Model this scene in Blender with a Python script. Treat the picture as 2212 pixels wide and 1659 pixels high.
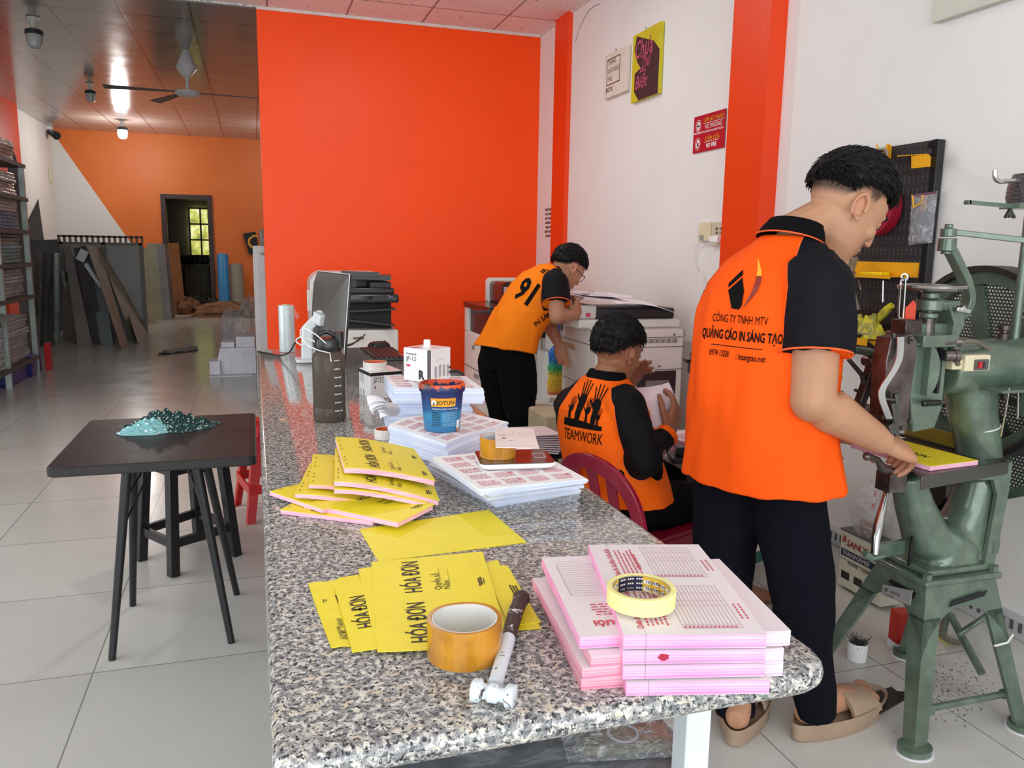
import bpy, bmesh, math, random
import numpy as np
from mathutils import Vector, Matrix, noise
from mathutils.bvhtree import BVHTree
PI = math.pi
random.seed(7)
for _o in list(bpy.data.objects): bpy.data.objects.remove(_o)
SC = bpy.context.scene
COL = SC.collection
# ------------------------------------------------------------------ camera
YAW, PITCH, ROLL, FPX, CAMH = 0.30970789, 0.16407388, 0.01586827, 1738.64, 1.30
def _basis():
    cy, sy = math.cos(YAW), math.sin(YAW)
    f = Vector((sy*math.cos(PITCH), cy*math.cos(PITCH), -math.sin(PITCH)))
    r = Vector((cy, -sy, 0)); u = r.cross(f)
    c, s = math.cos(ROLL), math.sin(ROLL)
    return c*r+s*u, -s*r+c*u, f
CR, CU, CF = _basis()
CAM = Vector((0, 0, CAMH))
cam = bpy.data.cameras.new('camera'); camo = bpy.data.objects.new('camera', cam); COL.objects.link(camo)
cam.sensor_fit = 'HORIZONTAL'; cam.sensor_width = 36.0; cam.lens = FPX/2212*36.0
cam.clip_start = 0.05; cam.clip_end = 100
M = Matrix((CR, CU, -CF)).transposed().to_4x4(); M.translation = CAM
camo.matrix_world = M
SC.camera = camo
# ------------------------------------------------------------------ view, world, daylight
SC.view_settings.view_transform = 'Standard'; SC.view_settings.look = 'None'
SC.view_settings.gamma = 1; SC.view_settings.use_curve_mapping = False
SC.view_settings.exposure = 0.0
SC.cycles.use_denoising = True
SC.cycles.max_bounces = 8; SC.cycles.diffuse_bounces = 5; SC.cycles.glossy_bounces = 4; SC.cycles.transparent_max_bounces = 12
SC.cycles.sample_clamp_indirect = 6
W = bpy.data.worlds.new('sky'); SC.world = W; W.use_nodes = True
W.node_tree.nodes['Background'].inputs[0].default_value = (0.80, 0.90, 1.0, 1)
W.node_tree.nodes['Background'].inputs[1].default_value = .8
def area(name, loc, rot, sx, sy, power, col=(1, 1, 1), spread=PI):
    l = bpy.data.lights.new(name, 'AREA'); l.shape = 'RECTANGLE'; l.size = sx; l.size_y = sy
    l.energy = power; l.color = col; l.spread = spread
    o = bpy.data.objects.new(name, l); COL.objects.link(o); o.location = loc; o.rotation_euler = rot
    return o
# daylight through the open shopfront behind the camera, and through the front-left street side
area('shopfront_daylight', (-0.6, -2.3, 1.75), (math.radians(97), 0, 0), 5.4, 2.5, 152, (0.94, 0.985, 1.0))
area('street_daylight', (-3.6, 2.2, 1.7), (math.radians(90), 0, math.radians(-90)), 4.6, 2.4, 78, (0.93, 0.98, 1.0))
area('front_ceiling_light', (.80, 4.55, 2.955), (0, 0, 0), .16, .16, 16, (1.0, .98, .95))
# ------------------------------------------------------------------ pixel helpers (2212 x 1659 frame)
def ray(x, y): return CF*FPX + CR*(x-1106) - CU*(y-829.5)
def PZ(x, y, z): d = ray(x, y); return CAM + d*((z-CAM.z)/d.z)
def PX(x, y, v): d = ray(x, y); return CAM + d*((v-CAM.x)/d.x)
def PY(x, y, v): d = ray(x, y); return CAM + d*((v-CAM.y)/d.y)
def PW(x, y, w): return CAM + ray(x, y)*(w/FPX)
# ------------------------------------------------------------------ materials
def srgb(h):
    if isinstance(h, str):
        h = h.lstrip('#'); c = [int(h[i:i+2], 16)/255 for i in (0, 2, 4)]
    else: c = list(h)
    return tuple((v/12.92 if v <= 0.04045 else ((v+0.055)/1.055)**2.4) for v in c)+(1,)
MATS = {}
class NT:
    def __init__(s, name):
        s.m = bpy.data.materials.new(name); s.m.use_nodes = True; s.t = s.m.node_tree
        s.b = s.t.nodes['Principled BSDF']; MATS[name] = s.m
    def n(s, typ, **kw):
        nd = s.t.nodes.new(typ)
        for k, v in kw.items():
            if k.startswith('i_'):
                key = k[2:]; key = int(key) if key.isdigit() else key.replace('_', ' ')
                nd.inputs[key].default_value = v
            else: setattr(nd, k, v)
        return nd
    def l(s, a, b): s.t.links.new(a, b)
    def coord(s, scale=(1, 1, 1), rot=(0, 0, 0), kind='Object', loc=(0, 0, 0)):
        tc = s.n('ShaderNodeTexCoord'); mp = s.n('ShaderNodeMapping')
        mp.inputs['Scale'].default_value = scale; mp.inputs['Rotation'].default_value = rot; mp.inputs['Location'].default_value = loc
        s.l(tc.outputs[kind], mp.inputs[0]); return mp.outputs[0]
    def noise(s, vec, scale, detail=4, rough=.55, dist=0):
        nd = s.n('ShaderNodeTexNoise'); nd.inputs['Scale'].default_value = scale; nd.inputs['Detail'].default_value = detail
        nd.inputs['Roughness'].default_value = rough; nd.inputs['Distortion'].default_value = dist
        if vec is not None: s.l(vec, nd.inputs['Vector'])
        return nd.outputs['Fac']
    def ramp(s, fac, stops, interp='LINEAR'):
        r = s.n('ShaderNodeValToRGB'); r.color_ramp.interpolation = interp
        e = r.color_ramp.elements
        while len(e) < len(stops): e.new(.5)
        for el, (p, c) in zip(e, stops): el.position = p; el.color = c
        s.l(fac, r.inputs[0]); return r.outputs[0]
    def mix(s, fac, a, b, mode='MIX'):
        m = s.n('ShaderNodeMix', data_type='RGBA', blend_type=mode)
        for sock, v in ((m.inputs[0], fac), (m.inputs[6], a), (m.inputs[7], b)):
            if isinstance(v, (int, float, tuple)): sock.default_value = v
            else: s.l(v, sock)
        return m.outputs[2]
    def math(s, op, a, b=0.0, clamp=False):
        m = s.n('ShaderNodeMath', operation=op, use_clamp=clamp)
        for sock, v in ((m.inputs[0], a), (m.inputs[1], b)):
            if isinstance(v, (int, float)): sock.default_value = v
            else: s.l(v, sock)
        return m.outputs[0]
    def bump(s, h, strength=.3, dist=.002):
        b = s.n('ShaderNodeBump'); b.inputs['Strength'].default_value = strength; b.inputs['Distance'].default_value = dist
        s.l(h, b.inputs['Height']); s.l(b.outputs[0], s.b.inputs['Normal'])
    def col(s, c):
        if isinstance(c, tuple): s.b.inputs['Base Color'].default_value = c
        else: s.l(c, s.b.inputs['Base Color'])
    def p(s, rough=.5, metal=0, **kw):
        s.b.inputs['Roughness'].default_value = rough; s.b.inputs['Metallic'].default_value = metal
        for k, v in kw.items(): s.b.inputs[k.replace('_', ' ')].default_value = v
def pm(name, h, rough=.5, metal=0, var=.05, scale=8, bump=0, bs=60, **kw):
    """plain coloured surface with a little grain"""
    if name in MATS: return MATS[name]
    t = NT(name); c = srgb(h); v = t.coord()
    f = t.noise(v, scale, 5)
    d = tuple(x*(1-var*2.2) for x in c[:3])+(1,); e = tuple(min(1, x*(1+var*1.6)) for x in c[:3])+(1,)
    t.col(t.ramp(f, [(.3, d), (.5, c), (.72, e)]))
    t.p(rough, metal, **kw)
    if bump: t.bump(t.noise(v, bs, 3), bump, .003)
    return t.m
# ------------------------------------------------------------------ mesh builder
class MB:
    def __init__(s): s.v = []; s.f = []; s.mi = []; s.cur = 0; s.T = None
    def add(s, vs, fs, m=None):
        o = len(s.v); T = s.T
        for v in vs:
            v = Vector(v); s.v.append(T @ v if T is not None else v)
        for f in fs: s.f.append([i+o for i in f]); s.mi.append(s.cur if m is None else m)
    def box(s, c, d, rot=None, m=None, taper=1.0):
        x, y, z = (k/2 for k in d); t = taper
        vs = [(-x, -y, -z), (x, -y, -z), (x, y, -z), (-x, y, -z), (-x*t, -y*t, z), (x*t, -y*t, z), (x*t, y*t, z), (-x*t, y*t, z)]
        R = rot if isinstance(rot, Matrix) else (Matrix.Rotation(rot, 3, 'Z') if rot else Matrix.Identity(3))
        c = Vector(c)
        s.add([c+R @ Vector(v) for v in vs], [(0, 3, 2, 1), (4, 5, 6, 7), (0, 1, 5, 4), (1, 2, 6, 5), (2, 3, 7, 6), (3, 0, 4, 7)], m)
    def bx(s, x0, x1, y0, y1, z0, z1, m=None):
        s.box(((x0+x1)/2, (y0+y1)/2, (z0+z1)/2), (abs(x1-x0), abs(y1-y0), abs(z1-z0)), m=m)
    def bar(s, p0, p1, w, h, m=None, up=(0, 0, 1)):
        p0, p1 = Vector(p0), Vector(p1); d = (p1-p0); L = d.length; d.normalize()
        a = d.cross(Vector(up))
        if a.length < 1e-4: a = d.cross(Vector((0, 1, 0)))
        a.normalize(); b = a.cross(d)
        R = Matrix((a, d, b)).transposed()
        s.box((p0+p1)/2, (w, L, h), R, m)
    def ring(s, c, a, b, n=16, e=2.0):
        out = []
        for i in range(n):
            t = 2*PI*i/n; ct, st = math.cos(t), math.sin(t)
            if e != 2.0:
                ct = math.copysign(abs(ct)**(2/e), ct); st = math.copysign(abs(st)**(2/e), st)
            out.append(Vector(c)+Vector(a)*ct+Vector(b)*st)
        return out
    def loft(s, rings, cap=True, m=None, closed=False):
        n = len(rings[0]); vs = [v for r in rings for v in r]; fs = []
        k = len(rings)
        for j in range(k if closed else k-1):
            for i in range(n):
                fs.append((j*n+i, j*n+(i+1) % n, ((j+1) % k)*n+(i+1) % n, ((j+1) % k)*n+i))
        if cap and not closed:
            fs.append(tuple(reversed(range(n)))); fs.append(tuple((k-1)*n+i for i in range(n)))
        s.add(vs, fs, m)
    def cyl(s, p0, p1, r0, r1=None, n=16, m=None, cap=True):
        p0, p1 = Vector(p0), Vector(p1); r1 = r0 if r1 is None else r1
        d = (p1-p0).normalized(); a = d.orthogonal().normalized(); b = d.cross(a)
        s.loft([s.ring(p0, a*r0, b*r0, n), s.ring(p1, a*r1, b*r1, n)], cap, m)
    def lathe(s, prof, o=(0, 0, 0), n=24, ax=(0, 0, 1), m=None, cap=False):
        d = Vector(ax).normalized(); a = d.orthogonal().normalized(); b = d.cross(a); o = Vector(o)
        s.loft([s.ring(o+d*z, a*max(r, 1e-5), b*max(r, 1e-5), n) for r, z in prof], cap, m)
    def annulus(s, o, ri, ro, h, n=32, ax=(0, 0, 1), m=None):
        d = Vector(ax).normalized(); a = d.orthogonal().normalized(); b = d.cross(a); o = Vector(o)
        s.loft([s.ring(o+d*z, a*r, b*r, n) for r, z in ((ri, 0), (ro, 0), (ro, h), (ri, h))], closed=True, m=m)
    def tube(s, pts, r, n=8, m=None, cap=True, closed=False):
        pts = [Vector(p) for p in pts]; k = len(pts)
        R = r if isinstance(r, (list, tuple)) else [r]*k
        prev = None; rings = []
        for i, p in enumerate(pts):
            if closed: d = pts[(i+1) % k]-pts[i-1]
            else: d = pts[min(i+1, k-1)]-pts[max(i-1, 0)]
            if d.length < 1e-9: d = Vector((0, 0, 1))
            d.normalize()
            a = d.orthogonal() if prev is None else (prev-d*prev.dot(d))
            if a.length < 1e-6: a = d.orthogonal()
            a.normalize(); prev = a; b = d.cross(a)
            rings.append(s.ring(p, a*R[i], b*R[i], n))
        s.loft(rings, cap, m, closed)
    def ell(s, c, r, R=None, nu=16, nv=10, m=None):
        c = Vector(c); R = R or Matrix.Identity(3); rings = []
        for j in range(nv+1):
            t = PI*j/nv; z = -math.cos(t); q = max(math.sin(t), 1e-3)
            rings.append([c+R @ Vector((r[0]*q*math.cos(2*PI*i/nu), r[1]*q*math.sin(2*PI*i/nu), r[2]*z)) for i in range(nu)])
        s.loft(rings, True, m)
    def prism(s, pts, vec, m=None):
        n = len(pts); pts = [Vector(p) for p in pts]; v = Vector(vec)
        fs = [tuple(reversed(range(n))), tuple(range(n, 2*n))]+[(i, (i+1) % n, n+(i+1) % n, n+i) for i in range(n)]
        s.add(pts+[p+v for p in pts], fs, m)
    def grid(s, fn, nx, ny, thick=None, m=None):
        """surface fn(u,v) -> Vector; thick gives a solid sheet"""
        P = [[Vector(fn(i/nx, j/ny)) for i in range(nx+1)] for j in range(ny+1)]
        def idx(i, j): return j*(nx+1)+i
        top = [p for r in P for p in r]; N = len(top)
        fs = [(idx(i, j), idx(i+1, j), idx(i+1, j+1), idx(i, j+1)) for j in range(ny) for i in range(nx)]
        if thick is None: s.add(top, fs, m); return
        t = Vector(thick) if not isinstance(thick, (int, float)) else Vector((0, 0, -thick))
        bot = [p+t for p in top]
        fs += [tuple(N+k for k in reversed(f)) for f in list(fs)]
        for i in range(nx):
            fs.append((idx(i+1, 0), idx(i, 0), N+idx(i, 0), N+idx(i+1, 0)))
            fs.append((idx(i, ny), idx(i+1, ny), N+idx(i+1, ny), N+idx(i, ny)))
        for j in range(ny):
            fs.append((idx(0, j), idx(0, j+1), N+idx(0, j+1), N+idx(0, j)))
            fs.append((idx(nx, j+1), idx(nx, j), N+idx(nx, j), N+idx(nx, j+1)))
        s.add(top+bot, fs, m)
    def build(s, name, mat, parent=None, smooth=True, bevel=0, seg=2, origin=None, angle=35, fix=False, **props):
        me = bpy.data.meshes.new(name)
        if origin is None and parent is None and s.v:
            xs = [v.x for v in s.v]; ys = [v.y for v in s.v]; zs = [v.z for v in s.v]
            origin = Vector(((min(xs)+max(xs))/2, (min(ys)+max(ys))/2, min(zs)))
        vs = s.v
        if parent is not None and getattr(parent, 'parent', None) is not None: off = world_loc(parent)
        elif parent is not None: off = world_loc(parent)
        else: off = Vector(origin)
        me.from_pydata([tuple(v-off) for v in vs], [], s.f)
        mats = mat if isinstance(mat, (list, tuple)) else [mat]
        for mm in mats: me.materials.append(mm)
        if len(mats) > 1: me.polygons.foreach_set('material_index', [min(k, len(mats)-1) for k in s.mi])
        if fix:
            bm = bmesh.new(); bm.from_mesh(me); bmesh.ops.recalc_face_normals(bm, faces=bm.faces); bm.to_mesh(me); bm.free()
        if smooth:
            me.polygons.foreach_set('use_smooth', [True]*len(me.polygons)); me.set_sharp_from_angle(angle=math.radians(angle))
        me.update()
        o = bpy.data.objects.new(name, me); COL.objects.link(o)
        if parent is None: o.location = off
        else: o.parent = parent
        if bevel:
            b = o.modifiers.new('bevel', 'BEVEL'); b.width = bevel; b.segments = seg; b.limit_method = 'ANGLE'; b.angle_limit = math.radians(40)
            b.harden_normals = False
        for k, v in props.items(): o[k] = v
        return o
_WL = {}
def world_loc(o):
    p = Vector((0, 0, 0))
    while o is not None: p = p+o.location; o = o.parent
    return p
def tag(o, label, cat, group=None, kind=None):
    o['label'] = label; o['category'] = cat
    if group: o['group'] = group
    if kind: o['kind'] = kind
    return o
def thing(name, loc, label, cat, group=None):
    o = bpy.data.objects.new(name, None); o.empty_display_size = .05; COL.objects.link(o); o.location = loc
    return tag(o, label, cat, group)
def struct(o): o['kind'] = 'structure'; return o
# ------------------------------------------------------------------ lettering
def text_geo(body, size=1.0, bold=0.0, sx=1.0, spacing=1.0, align='LEFT', shear=0.0, res=2):
    cu = bpy.data.curves.new('t', 'FONT'); cu.body = body; cu.size = size; cu.offset = 0 if 'M' in body else bold*size; cu.resolution_u = res
    cu.space_character = spacing; cu.align_x = align; cu.shear = shear
    o = bpy.data.objects.new('t', cu); COL.objects.link(o)
    dg = bpy.context.evaluated_depsgraph_get(); me = o.evaluated_get(dg).to_mesh()
    vs = [(v.co.x*sx, v.co.y) for v in me.vertices]; fs = [tuple(p.vertices) for p in me.polygons]
    o.evaluated_get(dg).to_mesh_clear()
    bpy.data.objects.remove(o); bpy.data.curves.remove(cu)
    return vs, fs
def put2d(mb, vs, fs, o, ax, ay, m=None):
    o, ax, ay = Vector(o), Vector(ax), Vector(ay)
    mb.add([o+ax*x+ay*y for x, y in vs], fs, m)
def letters(mb, body, o, ax, ay, size, m=None, **kw):
    vs, fs = text_geo(body, size, **kw)
    # keep faces turned to the front
    put2d(mb, vs, fs, o, ax, ay, m)
def fit(mb, body, o, ax, ay, w, h, m=None, **kw):
    vs, fs = text_geo(body, 1.0, **kw); xs = [v[0] for v in vs]; ys = [v[1] for v in vs]; x0, y0 = min(xs), min(ys)
    kx, ky = w/(max(xs)-x0), h/(max(ys)-y0); put2d(mb, [((x-x0)*kx, (y-y0)*ky) for x, y in vs], fs, o, ax, ay, m)
def scrib(mb, o, ax, ay, w, h, lines, m=None, fill=.45, seed=0, gap=.18):
    """rows of tiny word-like marks"""
    rr = random.Random(seed); o, ax, ay = Vector(o), Vector(ax), Vector(ay); lh = h/lines
    for i in range(lines):
        x = rr.random()*w*.12; y = h-lh*(i+1)
        end = w*(.75+.25*rr.random())
        while x < end:
            ww = lh*(.5+1.6*rr.random())
            if x+ww > w: break
            p = o+ax*x+ay*(y+lh*.2)
            mb.add([p, p+ax*ww, p+ax*ww+ay*lh*fill, p+ay*lh*fill], [(0, 1, 2, 3)], m)
            x += ww+lh*gap*(1+rr.random()*2)
# ================================================================== ROOM
def tile_mat(name, base, line, tx, ty, ox, oy, lw, rough, var=.04, bump=.15, speck=0, coat=0, stain=False):
    t = NT(name); pos = t.n('ShaderNodeNewGeometry').outputs['Position']
    sp = t.n('ShaderNodeSeparateXYZ'); t.l(pos, sp.inputs[0])
    def lines(o, T, off):
        a = t.math('DIVIDE', t.math('SUBTRACT', sp.outputs[o], off), T)
        fr = t.math('FRACT', a); d = t.math('ABSOLUTE', t.math('SUBTRACT', fr, .5))
        return t.math('GREATER_THAN', d, .5-lw/T)
    ln = t.math('MAXIMUM', lines(0, tx, ox), lines(1, ty, oy))
    # per-tile tone
    fl = t.n('ShaderNodeCombineXYZ')
    for k, (o, T, off) in enumerate(((0, tx, ox), (1, ty, oy))):
        t.l(t.math('FLOOR', t.math('DIVIDE', t.math('SUBTRACT', sp.outputs[o], off), T)), fl.inputs[k])
    wn = t.n('ShaderNodeTexWhiteNoise'); t.l(fl.outputs[0], wn.inputs['Vector'])
    nz = t.noise(pos, 1.7, 5)
    tone = t.math('ADD', t.math('MULTIPLY', wn.outputs['Value'], .35), t.math('MULTIPLY', nz, .65))
    c = srgb(base); dk = tuple(x*(1-var*2) for x in c[:3])+(1,); lt = tuple(min(1, x*(1+var)) for x in c[:3])+(1,)
    colr = t.ramp(tone, [(.25, dk), (.75, lt)])
    if speck:
        v = t.noise(pos, 38, 2, .5, 1.2)
        colr = t.mix(t.math('MULTIPLY', t.math('GREATER_THAN', v, .66), speck), colr, srgb('6f5f5c'))
    if stain:
        v = t.noise(pos, 2.3, 6, .6); m = t.math('MULTIPLY', t.math('SUBTRACT', v, .6), 3, True)
        colr = t.mix(t.math('MULTIPLY', m, .35), colr, srgb('8f8a7c'))
    t.col(t.mix(ln, colr, srgb(line)))
    t.p(rough); t.b.inputs['Coat Weight'].default_value = coat
    if rough < .5:
        t.l(t.math('ADD', t.math('MULTIPLY', t.noise(pos, 3.5, 4), .16), rough-.08), t.b.inputs['Roughness'])
    if bump: t.bump(t.math('SUBTRACT', 1.0, ln), bump, .002)
    return t.m
def wall_mat(name, h, rough=.6, dirt='9b9488', amt=.25, spec=.3):
    t = NT(name); pos = t.n('ShaderNodeNewGeometry').outputs['Position']
    n1 = t.noise(pos, 1.1, 5); n2 = t.noise(pos, 5, 6, .7, .6)
    c = srgb(h); dk = tuple(x*.93 for x in c[:3])+(1,)
    a = t.ramp(n1, [(.3, dk), (.7, c)])
    m = t.math('MULTIPLY', t.math('SUBTRACT', n2, .70), 4, True)
    t.col(t.mix(t.math('MULTIPLY', m, amt), a, srgb(dirt)))
    t.p(rough); t.b.inputs['Specular IOR Level'].default_value = spec
    t.bump(t.noise(pos, 24, 5, .6), .25, .004)
    return t.m
m_floor = tile_mat('floor_tile', 'cdccc6', '8b8a84', .6, .635, -.514, .03, .0022, .20, var=.05, stain=True)
m_ceil = tile_mat('ceiling_tile', 'e9dcd8', '9c8783', .57, .60, .155, .05, .008, .7, speck=.7)
m_ceilb = tile_mat('back_ceiling_tile', 'a8a39e', '5f5a56', .665, .665, -2.51, .1, .012, .17, var=.05, bump=.3)
m_white = wall_mat('white_plaster', 'ebe8e4')
m_orange = wall_mat('orange_paint', 'ff4d06', .42, 'd83c0a', .25, .3)
m_orange2 = wall_mat('pillar_orange_paint', 'ef4106', .42, 'd83c0a', .25, .4)
m_back = None
XR, YO, ZC = 2.27, 6.48, 3.018          # right wall, orange wall, front ceiling
XL, YB, ZB = -3.82, 19.0, 3.6          # left wall, back wall, back ceiling
def slab(name, x0, x1, y0, y1, z0, z1, mat):
    b = MB(); b.bx(x0, x1, y0, y1, z0, z1); return struct(b.build(name, mat, smooth=False))
slab('floor', -4.2, 2.6, -2.6, 22.6, -.12, 0, m_floor)
slab('ceiling', -4.2, 2.6, -1.0, YO+.02, ZC, ZC+.08, m_ceil)
slab('ceiling_rear', -4.2, 2.6, YO+.02, 22.6, ZB, ZB+.08, m_ceilb)
slab('wall_right', XR, XR+.15, -2.6, 22.6, 0, ZB, m_white)
slab('wall_orange', .082, XR, YO, YO+.14, 0, ZC, m_orange)
slab('wall_above_orange', .082, XR, YO, YO+.14, ZC+.08, ZB, m_white)
t = NT('galvanised_edge'); v = t.coord(); t.col(t.ramp(t.noise(v, 60, 3), [(.4, srgb('8f9290')), (.6, srgb('cfd2d0'))])); t.p(.5, .5)
m_galv = t.m
slab('trim_1', -4.0, .082, YO-.02, YO+.02, ZC-.012, ZC+.10, m_galv)
slab('trim_2', .082, XR, YO-.012, YO, ZC-.02, ZC, pm('pale_trim', 'd9cbc6'))
slab('trim_3', XR-.014, XR, -1.0, YO, ZC-.012, ZC, pm('pale_trim', 'd9cbc6'))
# left wall: shopfront side is open to the street up to y = 5
slab('wall_left', XL-.15, XL, 5.2, 22.6, 0, ZB, m_white)
slab('wall_left_lintel', XL-.15, XL, -2.6, 5.2, 3.0, ZB, m_white)
# orange pillar standing out of the left wall
slab('pillar_left', XL, XL+.10, 14.6, 16.05, 0, ZB, m_orange2)
# right-wall pillars
slab('pillar_near', XR-.085, XR, 3.21, 3.51, 0, ZC, m_orange2)
slab('pillar_far', XR-.035, XR, 5.78, 6.05, 0, ZC, m_orange2)
# back wall with a doorway; white triangle left of a slanted paint edge
t = NT('back_wall_paint'); pos = t.n('ShaderNodeNewGeometry').outputs['Position']; sp = t.n('ShaderNodeSeparateXYZ'); t.l(pos, sp.inputs[0])
pa, pb = PY(113, 285, YB), PY(265, 500, YB); k = (pb.x-pa.x)/(pb.z-pa.z)
xe = t.math('ADD', t.math('MULTIPLY', t.math('SUBTRACT', sp.outputs[2], pa.z), k), pa.x)
msk = t.math('GREATER_THAN', sp.outputs[0], xe)
n1 = t.noise(pos, .8, 4)
t.col(t.mix(msk, srgb('e6e4e0'), t.ramp(n1, [(.3, srgb('e0702c')), (.7, srgb('f08035'))]))); t.p(.5)
m_back = t.m
dl, dr = PY(357, 600, YB).x, PY(464, 600, YB).x; dz = PY(410, 422, YB).z
b = MB()
b.bx(XL-.1, dl, YB, YB+.15, 0, ZB); b.bx(dr, 2.4, YB, YB+.15, 0, ZB); b.bx(dl, dr, YB, YB+.15, dz, ZB)
struct(b.build('wall_back', m_back, smooth=False))
m_dark_wood = pm('dark_door_wood', '3a2522', .4, var=.1)
b = MB(); fw = .09
b.bx(dl-.01, dl+fw, YB-.05, YB+.17, 0, dz+.01); b.bx(dr-fw, dr+.01, YB-.05, YB+.17, 0, dz+.01); b.bx(dl+fw, dr-fw, YB-.05, YB+.17, dz-fw, dz+.01)
d1 = struct(b.build('door_1', m_dark_wood, smooth=False, bevel=.008))
# room behind the doorway, with a window to a sunlit garden
m_dim = wall_mat('dim_plaster', 'a9a49a')
slab('wall_rear_room', XL, 2.27, 22.4, 22.55, 0, ZB, m_dim)
wl, wr, wb, wt = [PY(410, 500, 22.3).x, PY(458, 500, 22.3).x, PY(430, 552, 22.3).z, PY(430, 450, 22.3).z]
b = MB(); b.bx(wl, wr, 22.33, 22.36, wb, wt)
t = NT('garden_light'); v = t.coord(); t.b.inputs['Emission Strength'].default_value = 1.1
t.l(t.ramp(t.noise(v, 3.2, 3), [(.35, srgb('6d7a2a')), (.5, srgb('c3c45a')), (.62, srgb('f2efb0'))]), t.b.inputs['Emission Color']); t.p(.4)
win = struct(b.build('window_1', t.m, smooth=False))
b = MB()
for x in (wl, (wl+wr)/2, wr): b.bx(x-.02, x+.02, 22.28, 22.34, wb, wt)
for i in range(4): z = wb+(wt-wb)*i/3; b.bx(wl-.02, wr+.02, 22.28, 22.34, z-.02, z+.02)
b.build('window_bars', m_dark_wood, parent=win, smooth=False)
# dark bench seen through the doorway
b = MB()
xx0, xx1 = PY(388, 600, 20.6).x, PY(452, 600, 20.6).x
b.bx(xx0, xx1, 20.6, 21.3, .78, .84); 
for x in (xx0+.04, xx1-.04):
    for y in (20.64, 21.26): b.bx(x-.03, x+.03, y-.03, y+.03, 0, .78)
tag(b.build('workbench', pm('black_paint_dull', '1c1b1b', .5), smooth=False), 'dark workbench standing in the room beyond the brown doorway', 'workbench')
b = MB()
for i in range(5):
    a = Vector((xx0+.1+i*.12, 20.7+.05*i, .84)); b.ell(a+Vector((0, 0, .125)), (.09, .1, .12), nu=10, nv=6)
b.grid(lambda u, v: Vector((xx0+.1+.6*u, 20.68+.5*v, .96+.1*math.sin(7*u)*math.cos(5*v))), 8, 6, .02)
tag(b.build('tarpaulin_heap', pm('black_sheet', '161616', .6), smooth=True), 'crumpled black sheeting heaped on the workbench past the doorway', 'sheeting')
# grey cable duct along the foot of the right wall
b = MB(); b.bx(XR-.045, XR, 1.0, 3.2, .15, .19); b.bx(XR-.045, XR, 3.52, 5.77, .15, .19)
b.cur = 1
for i in range(70):
    y = 1.02+i*.03; b.bx(XR-.047, XR-.044, y, y+.012, .155, .185)
struct(b.build('baseboard_right', [pm('duct_grey', 'b9bcbf'), pm('duct_slot', '55585a')], smooth=False))
b = MB(); b.bx(XR-.012, XR, 1.0, 3.2, 0, .11); struct(b.build('baseboard_tile', pm('skirting_tile', 'd6d5d0', .25), smooth=False))
# handwriting on the strip of wall between orange wall and far pillar
b = MB(); o = PX(1177, 512, XR-.001); 
y0, y1 = PX(1177, 480, XR).y, PX(1200, 480, XR).y; z0, z1 = PX(1190, 514, XR).z, PX(1190, 447, XR).z
scrib(b, (XR-.002, y0, z0), (0, -1, 0), (0, 0, 1), y0-y1, z1-z0, 7, fill=.55, seed=4)
# cracks
def crack(mb, pts, w):
    P = [PX(x, y, XR-.0015) for x, y in pts]
    for a, c in zip(P[:-1], P[1:]): mb.bar(a, c, w, .0008, up=(1, 0, 0))
crack(b, [(1297, 8), (1285, 12), (1272, 22), (1262, 40), (1252, 60), (1243, 90)], .004)
struct(b.build('wall_pencil_marks', pm('pencil_marks', '6b5f66'), smooth=False))
b = MB(); b.loft([b.ring((.80, 4.55, z), (r, 0, 0), (0, r, 0), 28) for z, r in ((2.962, .13), (2.975, .145), (3.017, .145))]); tag(b.build('ceiling_lamp', pm('scale_white', 'eeeeec', .25)), 'round white ceiling lamp over the far half of the granite table', 'lamp')
# ================================================================== GRANITE TABLE
def granite():
    t = NT('speckled_granite'); v = t.coord()
    n1 = t.noise(v, 105, 3, .6, .6); n2 = t.noise(v, 170, 3, .6, .4); n3 = t.noise(v, 60, 3, .55, .8); n4 = t.noise(v, 230, 2, .5, .3)
    c = t.ramp(n1, [(.36, srgb('6f7073')), (.50, srgb('9b9a98')), (.56, srgb('c9c5be')), (.66, srgb('ddd7cb'))])
    c = t.mix(t.math('MULTIPLY', t.math('SUBTRACT', n3, .59), 14, True), c, srgb('cfc2ad'))
    c = t.mix(t.math('MULTIPLY', t.math('SUBTRACT', n2, .545), 16, True), c, srgb('33353b'))
    c = t.mix(t.math('MULTIPLY', t.math('SUBTRACT', n4, .62), 14, True), c, srgb('1c1e23'))
    t.col(c); t.p(.10); t.b.inputs['Specular IOR Level'].default_value = .7
    t.l(t.math('ADD', .035, t.math('MULTIPLY', n2, .1)), t.b.inputs['Roughness'])
    return t.m
m_granite = granite()
m_white_metal = pm('white_painted_metal', 'dfe5e6', .35, 0, .03)
m_blackp = pm('black_worn_paint', '1d1d20', .33, var=.18, scale=25)
TZ = .80
gt = thing('granite_table', (.335, 2.45, 0), 'long speckled grey granite table with white metal legs, spread with invoices and paper stacks', 'table')
def rrect(x0, x1, y0, y1, r, n=8):
    out = []
    for cx, cy, a0, rr in ((x1-r[0], y0+r[0], -90, r[0]), (x1-r[1], y1-r[1], 0, r[1]), (x0+r[2], y1-r[2], 90, r[2]), (x0+r[3], y0+r[3], 180, r[3])):
        for i in range(n+1):
            a = math.radians(a0+90*i/n); out.append((cx+rr*math.cos(a), cy+rr*math.sin(a)))
    return out
b = MB(); th = .034; rings = []
for ins, z in ((.016, 0), (.006, .004), (.001, .011), (0, .018), (.0015, .026), (.006, .0315), (.013, .034)):
    rings.append([Vector((x, y, TZ-th+z)) for x, y in rrect(ins, .676-ins, .752+ins, 4.14-ins, (.055, .02, .02, .02))])
b.loft(rings); b.build('tabletop', m_granite, gt, angle=60)
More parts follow.
